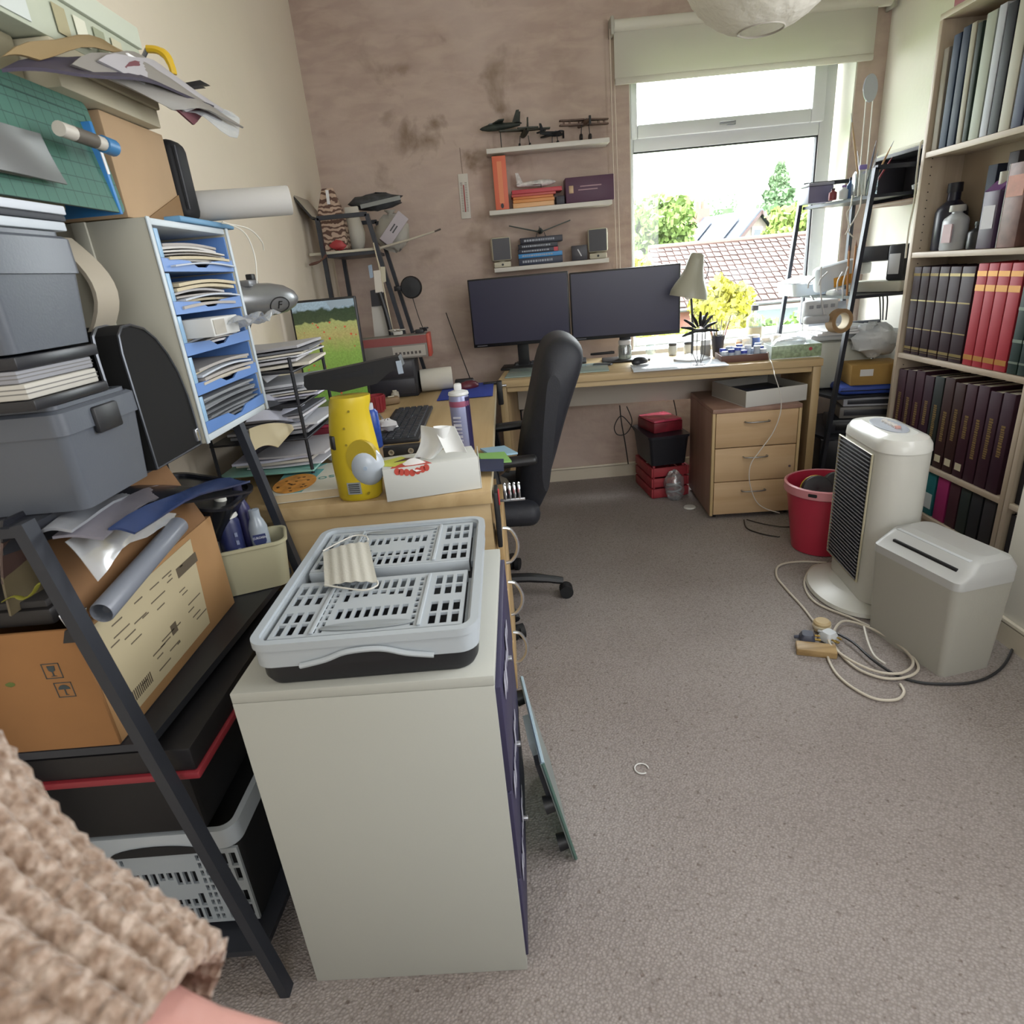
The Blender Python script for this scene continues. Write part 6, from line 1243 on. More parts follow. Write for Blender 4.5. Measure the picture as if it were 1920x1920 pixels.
for i, (u, v, c, l) in enumerate(((712, 790, '#b0a070', 'wooden pencil beside keyboard'), (722, 800, '#d2d2d0', 'white pen beside keyboard'), (728, 782, '#8c8c90', 'grey screwdriver beside keyboard'))):
    q = ld_(u, v); t = thing('pencil' if i == 0 else 'pen' if i == 1 else 'screwdriver', l, 'pen', q + Vector((-.03, 0, .0065)), ka + .15 * i); ob('shaft', MB().cyl((-.05, 0, 0), (.05, 0, 0), .0042, n=8), M(c, .5), t); ob('tip', MB().cyl((.05, 0, 0), (.062, 0, 0), .004, .001, 8), M('#55504a', .5), t)
# blue mat, red mouse
qa = [ld_(822, 752), ld_(925, 745), ld_(925, 714), ld_(872, 718)]
solo('blue_mat', MB().rbox(((-.33 - .082) / 2, 2.87, TOP + .0022), (.245, .36, .004), .0015), M('#2a3f9c', .7), 'bright blue mat at the far end of the left desk', 'mat')
q = ld_(880, 716); mouse('computer_mouse', 'dark red glossy mouse on the bright blue mat', (-.20, 2.935, TOP + .0046), -1.0, '#5c2030', '#8c8c90')
q = ld_(790, 722); kr = thing('paper_roll', 'white paper roll lying on the far part of left desk', 'roll', (-.35, 2.97, TOP + .053), .1); ob('roll', MB().lathe([(.016, -.075), (.05, -.075), (.052, -.07), (.052, .07), (.05, .075), (.016, .075)], (0, 0, 0), 28, frame_to((1, 0, 0))), M('#cfccc2', .85), kr); ob('core', MB().cyl((-.0765, 0, 0), (.0765, 0, 0), .0155, n=18), M('#4a443c', .8), kr)
q = ld_(845, 717); ad = thing('power_adapter', 'black power adapter behind the blue mat by wall', 'adapter', (-.225, 3.035, TOP)); ob('brick', MB().rbx(-.045, .045, -.02, .02, 0, .032, .005), BLACK, ad); ob('lead', MB().tube([(.03, .02, .02), (-.01, .2, .1), (-.09, .45, .32)], .0025, 6, 5), BLACK, ad)
cl = thing('desk_clamp', 'black clamp gripping the corner where the desks meet', 'clamp', (LX1 + .0, 3.0, DZ - .1)); ob('frame', MB().rbx(.003, .03, -.02, .02, .0, .115, .006), BLACK, cl); ob('upper_jaw', MB().rbx(-.06, .03, -.012, .012, .1015 + .0, .113, .003), BLACK, cl); ob('screw', MB().cyl((.03, 0, .09), (.05, 0, .09), .006, n=10), CHROME, cl)
# things hanging at the near right corner of the left desk
tl = thing('tool_holder', 'black tool holder with scissors hanging at near desk corner', 'holder', (LX1 + .004, 1.47, DZ - .16)); ob('strip', MB().rbx(0, .012, -.02, .05, 0, .15, .003), BLACK, tl); ob('red_tag', MB().rbx(.0125, .016, -.015, .0, .115, .155, .001), M('#b8363e', .5), tl)
for i in range(4): ob('scissor_loop', MB().tube([Vector((.03 + .012 * i, .03, .135)) + Vector((.0, .014 * math.cos(k / 12 * 6.283), .02 * math.sin(k / 12 * 6.283))) for k in range(12)], .0035, 6, closed=True), CHROME, tl)
ob('hook_rail', MB().rbx(.0125, .08, .026, .034, .108, .114, .001), CHROME, tl)
for i, (c, l) in enumerate((('#27304a', 'dark blue folded leaflet at desk edge by the tissue box'), ('#7fae62', 'green leaflet at desk edge by the tissue box'), ('#8fb0c4', 'pale blue leaflet at desk edge by tissue box'))):
    solo('leaflet', MB().obox((LX1 - .005 + .012 * i, 1.60 + .09 * i, TOP + .004 + .007 * (2 - i)), (.08, .10, .005), eul(0, .08, .2 * i)), M(c, .45), l, 'leaflet')
# red box with dark laptop
rb_ = thing('red_box', 'dark red box on the left desk under a grey laptop', 'box', (-.655, 2.02, TOP), .0); a_ = ld_(556, 835); b_ = ld_(640, 835)
ob('carton', MB().rbx(-.12, .12, -.10, .16, 0, .09, .003), M('#6e1c2c', .5), rb_); ob('lid_edge', MB().rbx(-.122, .122, -.102, .162, .0905, .1, .002), M('#a03048', .5), rb_)
lt = thing('laptop', 'closed grey green laptop with rounded corner on red box', 'laptop', (-.665, 2.05, TOP + .1015), .0); ob('body', loft([(rr(-.13, .12, -.13, .16, .04), 0), (rr(-.135, .125, -.135, .165, .045), .008), (rr(-.13, .12, -.13, .16, .04), .018)]), M('#8d9288', .35), lt); ob('lid', loft([(rr(-.125, .115, -.125, .155, .04), .019), (rr(-.125, .115, -.125, .155, .04), .026)]), M('#41463c', .25), lt)
for x in (-.09, -.05): ob('port', MB().rbx(x, x + .03, -.1365, -.134, .005, .012, .001), BLACK, lt)
# portrait picture screen
SA = Vector((-.866, 2.62, .80)); sw, sh = .268, .408
def poppy_mat():
    m = bpy.data.materials.new('poppy_field_picture'); m.use_nodes = True; nt = m.node_tree; N = nt.nodes; L = nt.links; p = N['Principled BSDF']
    tc = N.new('ShaderNodeTexCoord'); sp_ = N.new('ShaderNodeSeparateXYZ'); L.new(tc.outputs['Object'], sp_.inputs[0])
    r = N.new('ShaderNodeValToRGB'); el = r.color_ramp.elements; mr = N.new('ShaderNodeMapRange'); mr.inputs['From Max'].default_value = sh
    nz0 = N.new('ShaderNodeTexNoise'); nz0.inputs['Scale'].default_value = 26; L.new(tc.outputs['Object'], nz0.inputs['Vector'])
    ad_ = N.new('ShaderNodeMath'); ad_.operation = 'MULTIPLY_ADD'; ad_.inputs[1].default_value = .05; L.new(nz0.outputs['Fac'], ad_.inputs[0]); L.new(sp_.outputs['Z'], ad_.inputs[2])
    L.new(ad_.outputs[0], mr.inputs['Value']); L.new(mr.outputs[0], r.inputs['Fac'])
    el[0].position = 0; el[0].color = lin('#5f8a3c'); el[1].position = .55; el[1].color = lin('#7c9a4c')
    for pos, c in ((.72, '#a39a64'), (.85, '#9aa268'), (.865, '#3c4a34'), (.96, '#31402e'), (.985, '#8fa4b4')): e = el.new(pos); e.color = lin(c)
    v = N.new('ShaderNodeTexVoronoi'); v.inputs['Scale'].default_value = 42; L.new(tc.outputs['Object'], v.inputs['Vector'])
    lt_ = N.new('ShaderNodeMath'); lt_.operation = 'LESS_THAN'; lt_.inputs[1].default_value = .19; L.new(v.outputs['Distance'], lt_.inputs[0])
    n2 = N.new('ShaderNodeTexNoise'); n2.inputs['Scale'].default_value = 9; L.new(tc.outputs['Object'], n2.inputs['Vector']); g2 = N.new('ShaderNodeMath'); g2.operation = 'GREATER_THAN'; g2.inputs[1].default_value = .5; L.new(n2.outputs['Fac'], g2.inputs[0])
    z2 = N.new('ShaderNodeMath'); z2.operation = 'LESS_THAN'; z2.inputs[1].default_value = sh * .8; L.new(sp_.outputs['Z'], z2.inputs[0])
    a1 = N.new('ShaderNodeMath'); a1.operation = 'MULTIPLY'; L.new(lt_.outputs[0], a1.inputs[0]); L.new(g2.outputs[0], a1.inputs[1]); a2 = N.new('ShaderNodeMath'); a2.operation = 'MULTIPLY'; L.new(a1.outputs[0], a2.inputs[0]); L.new(z2.outputs[0], a2.inputs[1])
    mx = N.new('ShaderNodeMix'); mx.data_type = 'RGBA'; L.new(a2.outputs[0], mx.inputs[0]); L.new(r.outputs[0], mx.inputs[6]); mx.inputs[7].default_value = lin('#b5543a')
    fn = N.new('ShaderNodeTexNoise'); fn.inputs['Scale'].default_value = 160; L.new(tc.outputs['Object'], fn.inputs['Vector']); rf = N.new('ShaderNodeValToRGB'); rf.color_ramp.elements[0].color = (.65, .65, .65, 1); rf.color_ramp.elements[1].color = (1.3, 1.3, 1.3, 1); L.new(fn.outputs['Fac'], rf.inputs['Fac'])
    m2 = N.new('ShaderNodeMix'); m2.data_type = 'RGBA'; m2.blend_type = 'MULTIPLY'; m2.inputs[0].default_value = 1; L.new(mx.outputs[2], m2.inputs[6]); L.new(rf.outputs[0], m2.inputs[7])
    L.new(m2.outputs[2], p.inputs['Base Color']); L.new(m2.outputs[2], p.inputs['Emission Color']); p.inputs['Emission Strength'].default_value = .16; p.inputs['Roughness'].default_value = .25; return m
ps = thing('picture_monitor', 'portrait screen showing a green poppy field in the left corner', 'monitor', SA, .0, rot=(-.05, 0, 0.0))
ob('casing', MB().rbx(0, sw, .0, .03, -.005, sh + .005, .004), BEZEL, ps); ob('picture', MB().box(.008, sw - .006, -.0015, .002, .004, sh - .004), poppy_mat(), ps)
ob('sky_patch', MB().prism([(.148, sh - .005), (.258, sh - .005), (.258, sh - .028), (.236, sh - .032), (.215, sh - .026), (.2, sh - .036), (.186, sh - .028), (.17, sh - .04), (.16, sh - .026)], .0006, (0, -.0016, 0), cols((1, 0, 0), (0, 0, 1), (0, -1, 0))), M('#9fb2c2', .3), ps)
ob('stand', MB().rbx(.08, .19, .032, .06, -.047, .16, .006), BLACK, ps); ob('stand_foot', MB().rbx(.05, .22, -.02, .12, -.0475, -.036, .004), BLACK, ps)
# organiser block with the red and white box, bucket, items at the far end
og = thing('desk_organiser', 'black box organiser under the red and white packaging', 'organiser', (-.53, 2.93, TOP), .0); ob('body', MB().rbx(-.16, .10, -.06, .08, 0, .165, .004), M('#26262c', .5), og)
for i in range(2): ob('drawer', MB().rbx(-.15, .09, -.0635, -.0605, .012 + i * .078, .082 + i * .078, .002), M('#303038', .4), og)
pb = thing('packaging_box', 'long grey box with red end and printing on organiser', 'box', (-.53, 2.97, TOP + .1665), .05); ob('carton', MB().rbx(-.2, .16, -.06, .06, 0, .1, .002), M('#7d7872', .6, var=.1, vs=12), pb); ob('red_end', MB().rbx(.1605, .175, -.061, .061, -.0, .101, .002), M('#b04a3c', .5), pb)
ob('red_band', MB().box(-.2, .16, -.0612, -.0598, .062, .098), M('#8a4a48', .5), pb); ob('pale_panel', MB().box(.0, .15, -.0615, -.0599, .008, .055), M('#a9a49c', .5), pb); m = MB()
for i in range(7): m.box(.01 + i * .018, .02 + i * .018, -.0619, -.0614, .018, .03)
ob('printed_marks', m, M('#4a4644', .5), pb, kind='stuff')
bkt = thing('tub_bucket', 'blue grey plastic tub behind the black organiser', 'tub', (-.36, 3.0, TOP), 0) if False else None
for i, (x, z, l, c) in enumerate(((-.50, .2715, 'white tangle of cable and adaptor on the packaging box', '#c2bfb8'), (-.40, .2715, 'black cable tangle on the packaging box', '#2a2a2e'))):
    t = thing('cable_tangle', l, 'cable', (x, 2.97, TOP + z - .002)); random.seed(40 + i); ob('cable', MB().tube([Vector((random.uniform(-.05, .05), random.uniform(-.035, .035), .006 + random.uniform(0, .02))) for _ in range(9)], .003, 6, 5), M(c, .5), t); ob('adaptor', MB().rbx(-.02, .02, -.014, .014, .0, .016, .003), M(c, .5), t)
# webcam fan
q = PY(763, 540, 3.3); wf = thing('wall_fan', 'round black small fan clipped to the left rack post', 'fan', (q.x, 3.46, q.z)); FF = cols((1, 0, 0), (0, 0, 1), (0, 1, 0))
ob('housing', MB().lathe([(.0, -.0), (.05, .002), (.056, .012), (.056, .03), (.05, .036), (.046, .03), (.046, .012), (.0, .010)], (0, -.02, 0), 28, FF), BLACK, wf)
for k in range(5): t = k / 5 * 6.283; ob('blade', MB().obox(Vector((.025 * math.cos(t), -.012, .025 * math.sin(t))), (.034, .004, .016), eul(.3, -t, 0)), M('#2a2a30', .4), wf)
ob('clip', MB().rbx(-.09, -.05, -.01, .01, -.012, .012, .003), BLACK, wf); ob('lead', MB().tube([(0, .0, -.055), (.02, -.02, -.15), (.05, -.06, -.26), (.04, -.1, -.33)], .0022, 6, 5), BLACK, wf)
# things on and around the left far rack
on2 = lambda u, v, y, z: Vector((PY(u, v, y).x, y, z + .0012))
zt = 1.395
bs = on2(632, 465, 3.28, zt); tp2 = thing('paper_bag', 'tiger striped paper bag standing on the far left rack', 'bag', bs)
def strip_mat():
    m = bpy.data.materials.new('tiger_stripes'); m.use_nodes = True; nt = m.node_tree; N = nt.nodes; L = nt.links; p = N['Principled BSDF']; tc = N.new('ShaderNodeTexCoord')
    w = N.new('ShaderNodeTexWave'); w.bands_direction = 'Z'; w.inputs['Scale'].default_value = 13; w.inputs['Distortion'].default_value = 7; w.inputs['Detail'].default_value = 2; w.inputs['Detail Scale'].default_value = 2
    r = N.new('ShaderNodeValToRGB'); r.color_ramp.elements[0].position = .35; r.color_ramp.elements[0].color = lin('#5c4238'); r.color_ramp.elements[1].position = .5; r.color_ramp.elements[1].color = lin('#b49c8a')
    L.new(tc.outputs['Object'], w.inputs['Vector']); L.new(w.outputs['Color'], r.inputs['Fac']); L.new(r.outputs[0], p.inputs['Base Color']); p.inputs['Roughness'].default_value = .7; return m
ob('bag', loft([(rr(-.06, .06, -.05, .05, .006), 0), (rr(-.062, .062, -.045, .045, .006), .12), (rr(-.055, .055, -.025, .025, .006), .2), (rr(-.025, .03, -.006, .006, .004), .29)]), strip_mat(), tp2); ob('red_ribbon', MB().blob((.02, -.055, .04), .03, 10, 7, .5, 1.2, .35, .7), M('#a53a3c', .5), tp2); ob('white_tag', MB().obox((.005, -.03, .25), (.014, .002, .06), eul(.2, .1, 0)), PAPER, tp2)
bs = on2(668, 462, 3.35, zt); pk2 = thing('white_packet', 'white bag bulging beside the striped paper bag', 'bag', bs + Vector((-.0, .03, 0))); ob('bag', MB().blob((0, 0, .095), .085, 12, 8, .12, .55, .55, 1.1), M('#b4afa4', .6), pk2); ob('fold', MB().rbx(-.035, .035, -.01, .01, .185, .215, .006), M('#c0bbb0', .6), pk2)
bs = on2(715, 455, 3.33, zt); wbx = thing('white_carton', 'white carton with black stripes tilted on the far left rack', 'carton', bs + Vector((.015, 0, .035)), rot=(0, .75, .2)); ob('carton', MB().rbx(-.03, .03, -.04, .04, -.0, .16, .003), M('#a8a0a6', .6), wbx)
for i in range(2): ob('black_stripe', MB().box(-.012 + i * .014, -.006 + i * .014, -.0412, -.0398, .06, .10), BLACK, wbx)
bs = on2(742, 440, 3.40, zt); clt = thing('crumpled_bag', 'pale crumpled bag behind the tilted white carton', 'bag', bs + Vector((-.02, .05, 0))); ob('bag', MB().blob((0, 0, .085), .085, 12, 8, .3, 1.0, .6, 1), M('#b0aca4', .6), clt); ob('neck', MB().lathe([(.02, .16), (.012, .175), (.03, .19)], n=10), M('#b6b2aa', .6), clt)
jk2 = thing('folded_bundle', 'dark grey black bundle of bags on top of the rack heap', 'bundle', on2(705, 372, 3.42, zt + .19) + Vector((.0, 0, -.0))); ob('bundle', MB().blob((0, 0, .04), .05, 16, 8, .3, 2.6, 1.2, .75), M('#3c3e42', .7, var=.6, vs=25), jk2); ob('silver_strip', MB().obox((.03, -.065, .03), (.2, .006, .018), eul(.2, -.12, 0)), M('#8f9290', .3), jk2)
crf = solo('framed_card', MB().quadslab(*[PY(u, v, y) for u, v, y in ((560, 348, 3.16), (600, 402, 3.3), (612, 412, 3.16), (578, 352, 3.05))], .006), M('#a59c8e', .6), 'grey card leaning from the rack against the left wall', 'card') if False else None
q = PY(590, 405, 3.25); cdl = thing('leaning_board', 'dark backed board leaning between the rack and left wall', 'board', Vector((-.845, 3.27, 1.5502)), rot=(0, -.62, 0)); ob('board', MB().rbx(-.004, .004, -.12, .12, 0, .26, .002), M('#2b2826', .6), cdl); ob('pale_face', MB().rbx(.0045, .0075, -.11, .11, .01, .25, .001), M('#a29a8e', .6), cdl)
stf = thing('foam_board', 'white foam board lying under the heap on the rack shelf', 'board', Vector((-.66, 3.35, zt + .0008)), 0) if False else None
pst = PY(760, 445, 3.2); pn = thing('long_brush', 'long brush handle sticking out of the far left rack', 'brush', on2(705, 462, 3.2, zt), 0); dv = PY(815, 434, 3.2) - pn.location
ob('handle', MB().tube([(0, 0, .006), dv * .6, dv], [.006, .005, .004], 8), M('#b2aa9c', .5), pn); ob('dark_tip', MB().tube([dv, dv * 1.0 + Vector((.03, 0, .008))], .004, 8), M('#4c4440', .5), pn)
ppx = [(697, 560), (742, 690)]
pad = thing('hanging_clip_pad', 'white paper pad hanging by a clip from the left rack post', 'pad', PY(712, 470, 3.10)); o_ = pad.location
def rel(u, v, y=3.10): return PY(u, v, y) - o_
ob('pad', MB().quadslab(rel(696, 572), rel(722, 572), rel(742, 682), rel(708, 684), .02), M('#b4b1ac', .7), pad); ob('clip', MB().quadslab(rel(694, 545, 3.088), rel(718, 540, 3.088), rel(722, 572, 3.088), rel(697, 575, 3.088), .006), M('#2b2b31', .4), pad)
ob('tag', MB().quadslab(rel(700, 508, 3.085), rel(713, 506, 3.085), rel(720, 548, 3.085), rel(704, 549, 3.085), .002), M('#c9c3ba', .6), pad); ob('tag', MB().quadslab(rel(713, 500, 3.085), rel(722, 500, 3.085), rel(724, 528, 3.085), rel(717, 530, 3.085), .002), M('#bcb6a2', .6), pad)
ob('cord', MB().tube([rel(700, 455), rel(706, 480), rel(712, 505, 3.09), rel(728, 580, 3.08), rel(740, 640, 3.08), rel(748, 690, 3.08)], .0032, 6, 4), M('#bfb49c', .6), pad)
ob('umbrella', MB().tube([rel(712, 548, 3.082), rel(728, 600, 3.08), rel(738, 650, 3.08), rel(744, 690, 3.08)], [.011, .012, .008, .004], 8, 3), BLACK, pad); ob('orange_ruler', MB().quadslab(rel(737, 650, 3.07), rel(742, 650, 3.07), rel(747, 690, 3.07), rel(741, 692, 3.07), .003), M('#b4643c', .5), pad); ob('blue_tag', MB().quadslab(rel(690, 498, 3.086), rel(697, 496, 3.086), rel(700, 520, 3.086), rel(694, 522, 3.086), .002), M('#8fa0b4', .5), pad)
fb = thing('bead_chain', 'chain of small beads hooked at the left of rack', 'beads', PY(612, 478, 3.1)); ob('beads', MB().tube([Vector((0, 0, 0)), PY(600, 490, 3.1) - PY(612, 478, 3.1), PY(580, 497, 3.1) - PY(612, 478, 3.1)], [.006, .004, .007, .004], 6, 3), M('#5c4038', .5), fb)

solo('white_strip', MB().rbx(C1.x - .30, C1.x + .03, 3.157, 3.20, 1.3965, 1.408, .001), M('#bdb8a8', .6), 'long cream board strip along the front of the far left rack shelf', 'board')
q = ld_(590, 858); t = thing('black_cable', 'black cable tangle between the recipe book and red box', 'cable', q); random.seed(71); ob('coil', MB().tube([Vector((random.uniform(-.05, .04), random.uniform(-.03, .04), .008 + random.uniform(0, .02))) for _ in range(9)], .006, 7, 6), BLACK, t); ob('plug', MB().rbx(-.07, -.04, -.012, .012, 0, .02, .005), BLACK, t)
solo('paper_sheet', MB().sheet(lambda u, v: ld_(605, 842) + Vector((-.1 + .18 * u, -.05 + .13 * v, .003 + .004 * math.sin(5 * u))), 6, 4, .001), PAPER, 'white paper sheet in front of the dark red box', 'paper')
solo('crumpled_film', MB().blob(ld_(632, 870) + Vector((.0, .02, .024)), .024, 12, 8, .4, 1.1, 1.2, .8), clear_mat('crinkled_film', '#f4f6fa', .22, .15, .26), 'crumpled clear film beside the yellow vacuum', 'film')
# ------------------------------------------------------------------ tall dark rack along the left wall, nearest the camera
n0 = PY(480, 1755, .78); n1 = PY(38, 975, .78); sn = (n1.x - n0.x) / (n1.z - n0.z); f0 = PY(515, 960, 1.43); f1 = PY(450, 805, 1.43); sf = (f1.x - f0.x) / (f1.z - f0.z)
HN = .992; ZA, ZB = .60, .98; HTOP = 1.395
N0 = Vector((n0.x - sn * n0.z, .78, 0)); N1 = Vector((n0.x + sn * (HN - n0.z), .78, HN)); F0 = Vector((f0.x - sf * f0.z, 1.43, 0)); F1 = Vector((f0.x + sf * (HN - f0.z), 1.43, HN))
rk = rack('shelf_rack', 'tall dark metal rack along left wall crammed with boxes and papers', N0, N1, F0, F1, -.89 - N0.x, [(.10, RACKM), (ZA, RACKM), (ZB, RACKM)], hoop=False)
def qs(name, label, pts, mat, cat, th=.003, sag=0, group=None, nu=8, nv=6, ripple=0, extra=None):
    """a loose sheet through four seen corners, each (u, v, depth y)"""
    P_ = [PY(*p) for p in pts]; c = sum(P_, Vector()) / 4
    def f(u, v):
        r = P_[0].lerp(P_[1], u).lerp(P_[3].lerp(P_[2], u), v) - c
        r.z += sag * (u - .5) ** 2 * 4 * -1 + ripple * math.sin(9 * u + 4 * v) + sag * .5
        return r
    return ob(name, MB().sheet(f, nu, nv, th), mat, loc=c, label=label, cat=cat, group=group)
# --- storage box on shelf B
BOXB = M('#565b64', .35, bump=.03, bs=300)
def lidded_box(name, label, x0, x1, y0, y1, z, h, mat, notch=True, lidh=.035, taper=.012):
    t = thing(name, label, 'box', ((x0 + x1) / 2, (y0 + y1) / 2, z + .001)); hx, hy = (x1 - x0) / 2, (y1 - y0) / 2
    ob('body', loft([(rr(-hx + taper, hx - taper, -hy + taper, hy - taper, .015), 0), (rr(-hx + .004, hx - .004, -hy + .004, hy - .004, .015), h - lidh)]), mat, t)
    ld = ob('lid', loft([(rr(-hx, hx, -hy, hy, .018), h - lidh + .0005), (rr(-hx, hx, -hy, hy, .018), h - .004), (rr(-hx + .006, hx - .006, -hy + .006, hy - .006, .016), h)]), mat, t)
    if notch: ob('clip_handle', MB().rbx(hx - .004, hx + .006, -.03, .03, h - lidh - .012, h - .008, .004), BLACK, ld)
    ob('lid_ridge', ringprism(rr(-hx + .01, hx - .01, -hy + .01, hy - .01, .014), rr(-hx + .02, hx - .02, -hy + .02, hy - .02, .012), h + .0003, h + .006), mat, ld)
    return t
lidded_box('storage_box', 'dark grey lidded storage box on the rack, under the papers', -.895, -.615, .835, 1.03, ZB, .145, BOXB)
lidded_box('storage_box', 'dark grey lidded storage box on the rack, upper of two', -.885, -.615, .80, .99, 1.205, .145, BOXB, notch=False, lidh=.05)
for i, (z, h, c, l, x1, y1) in enumerate(((1.1335, .014, '#1e1f24', 'black folder on the lower storage box lid', -.62, .97), (1.1485, .020, '#b9b6ae', 'thick white paper stack between the storage boxes', -.625, .96), (1.1695, .016, '#8f9096', 'grey magazine stack between the storage boxes', -.63, .965), (1.1865, .016, '#202127', 'glossy black folder directly under the upper storage box', -.625, .98))):
    t = thing('folder' if i in (0, 3) else 'paper_stack', l, 'folder' if i in (0, 3) else 'paper', (-.75, .89, z)); ob('stack', MB().rbx(-.13, x1 + .75, -.08, y1 - .89, 0, h, .002), M(c, .35 if i in (0, 3) else .7), t)
    if i in (1, 2): ob('page_edges', MB().box(-.13, x1 + .7505, -.0805, y1 - .8895, h * .35, h * .42).box(-.13, x1 + .7505, -.0805, y1 - .8895, h * .65, h * .72), M('#6e6c6a', .8), t, kind='stuff')
for i, (z, h, c, l) in enumerate(((1.3585, .012, '#c0c8d0', 'white pad on the upper storage box lid, lowest of three'), (1.3715, .008, '#3a3d44', 'dark folder on the upper storage box lid, middle of three'), (1.3805, .012, '#c9cfd8', 'pale pad on the upper storage box lid, top of three'))):
    solo('writing_pad', MB().rbx(-.88, -.62, .82, .99 + .005 * i, z, z + h, .002), M(c, .6), l, 'pad')
# --- black hard case standing behind the boxes
cs = thing('instrument_case', 'black hard case with rounded top standing on the rack', 'case', (-.69, 1.115, ZB + .001), .0)
outl = [(-.075, .0), (.095, .0), (.098, .05), (.094, .10), (.083, .145), (.064, .182), (.038, .213), (.008, .233), (-.03, .242), (-.055, .240), (-.07, .228), (-.075, .20)]
def case_half(x0, x1): return MB().prism([(y, z) for y, z in outl], x1 - x0, (x0, 0, 0), cols((0, 1, 0), (0, 0, 1), (1, 0, 0)))
ob('shell_back', case_half(-.04, .018), M('#050506', .95), cs); ob('shell_front', case_half(.024, .062), M('#060607', .95), cs); ob('seam_trim', MB().tube([(.021, y, z) for y, z in outl], .0035, 6, closed=True), M('#6d7076', .3, .6), cs)
ob('rim_trim', MB().tube([(.0625, y * .985, z * .985 + .002) for y, z in outl], .0025, 6, closed=True), M('#55585e', .3, .6), cs)
for y in (-.06, .06): ob('latch', MB().rbx(.0185, .03, y - .012, y + .012, .2, .218, .002), CHROME, cs) if False else None
ob('latch', MB().rbx(.06, .068, .078, .093, .01, .035, .002), CHROME, cs)
# --- blue and white paper sorter
q = [PX(275, 412, -.62), PX(430, 430, -.62), PX(495, 765, -.62), PX(385, 832, -.62)]
sy0 = (q[0].y + q[3].y) / 2; sy1 = (q[1].y + q[2].y) / 2; sz0 = ZB + .001; sz1 = 1.395
so = thing('paper_sorter', 'white paper sorter with blue slots full of envelopes on rack', 'sorter', (-.62, sy0, sz0)); sw_ = sy1 - sy0; sh_ = sz1 - sz0; sd_ = .255
CRM = M('#a9a698', .6); BLU = M('#5f86c4', .4); NAVY = M('#24306e', .6); RIM = M('#c2ccd2', .45)
ob('side_panel', MB().rbx(-sd_, 0, 0, .012, 0, sh_, .002), CRM, so); ob('side_panel', MB().rbx(-sd_, 0, sw_ - .012, sw_, 0, sh_, .002), CRM, so)
ob('top_panel', MB().rbx(-sd_, 0, .0125, sw_ - .0125, sh_ - .012, sh_, .002), RIM, so); ob('bottom_panel', MB().rbx(-sd_, 0, .0125, sw_ - .0125, 0, .014, .002), RIM, so); ob('back_panel', MB().box(-sd_, -sd_ + .005, .0125, sw_ - .0125, .0145, sh_ - .0125), CRM, so)
ob('front_rim', MB().rbx(.0005, .004, -.001, .010, -.001, sh_ + .001, .001), RIM, so); ob('front_rim', MB().rbx(.0005, .004, sw_ - .010, sw_ + .001, -.001, sh_ + .001, .001), RIM, so)
n_s = 5; ph = (sh_ - .03) / n_s; random.seed(9)
ob('side_batten', MB().rbx(-.13, -.105, -.006, -.0005, 0, sh_, .001), M('#b2b0a2', .6), so)
for i in range(n_s):
    z0 = .016 + i * ph; iy0, iy1 = .014, sw_ - .014; ym = (iy0 + iy1) / 2
    sl_ = ob('slot_liner', MB().box(-sd_ + .006, -.002, iy0, iy0 + .005, z0, z0 + ph - .003).box(-sd_ + .006, -.002, iy1 - .005, iy1, z0, z0 + ph - .003).box(-sd_ + .006, -.002, iy0 + .005, iy1 - .005, z0, z0 + .003), BLU, so)
    ob('slot_back', MB().box(-sd_ + .0065, -sd_ + .009, iy0 + .005, iy1 - .005, z0 + .003, z0 + ph - .003), NAVY, sl_)
    ob('slot_lip', MB().prism([(iy0, z0), (iy1, z0), (iy1, z0 + .024), (ym + .05, z0 + .020), (ym + .02, z0 + .008), (ym - .02, z0 + .008), (ym - .05, z0 + .020), (iy0, z0 + .024)], .004, (-.0015, 0, 0), cols((0, 1, 0), (0, 0, 1), (1, 0, 0))), BLU, sl_)
    ob('slot_post', MB().rbx(-.0015, .003, iy0, iy0 + .014, z0 + .024, z0 + ph - .003, .001), M('#8fb4d4', .4), sl_)
    k = 0; zz = z0 + .006; top_ = z0 + ph * (.62 if i else .8)
    while zz < top_:
        th_ = random.uniform(.003, .008); c = random.choice(['#c9c6c2', '#b8b0a2', '#d6d4d6', '#a9a4a0', '#c4b89c', '#bfc6d0']) if i else random.choice(['#6f7378', '#85888c', '#5a5d62', '#9a9ca0'])
        ya = iy0 + .012 + random.uniform(0, .03); yb_ = iy1 - .01 - random.uniform(0, .04); pr_ = random.uniform(-.012, .016 if i else .004)
        en = thing('envelope' if i else 'card_folder', '%s in the %s slot of the paper sorter' % ({'#c9c6c2': 'off white envelope', '#b8b0a2': 'buff envelope', '#d6d4d6': 'white letter', '#a9a4a0': 'grey envelope', '#c4b89c': 'cream brown envelope', '#bfc6d0': 'bluish letter'}.get(c, 'thin grey folder'), ['lowest', 'second lowest', 'middle', 'second highest', 'highest'][i]), 'envelope', (-.62, sy0 + (ya + yb_) / 2, sz0 + zz), group='papers in the %s sorter slot' % ['lowest', 'second lowest', 'middle', 'second highest', 'highest'][i])
        en['label'] += ', ' + ['at the bottom', 'second up', 'third up', 'fourth up', 'fifth up', 'sixth up', 'seventh up', 'eighth up', 'ninth up', 'tenth up', 'eleventh up', 'twelfth up', 'thirteenth up', 'fourteenth up'][k]
        hw = (yb_ - ya) / 2; tilt = random.uniform(0, .005)
        ob('sheet', MB().sheet(lambda u, v: Vector((-.2 + (.2 + pr_) * u, -hw + 2 * hw * v, th_ / 2 + .0016 + tilt * math.sin(3 * v) + .003 * math.sin(3.1 * v) * (1 if i else .2))), 4, 8, th_ * .8), M(c, .75), en); zz += th_ + .0012; k += 1
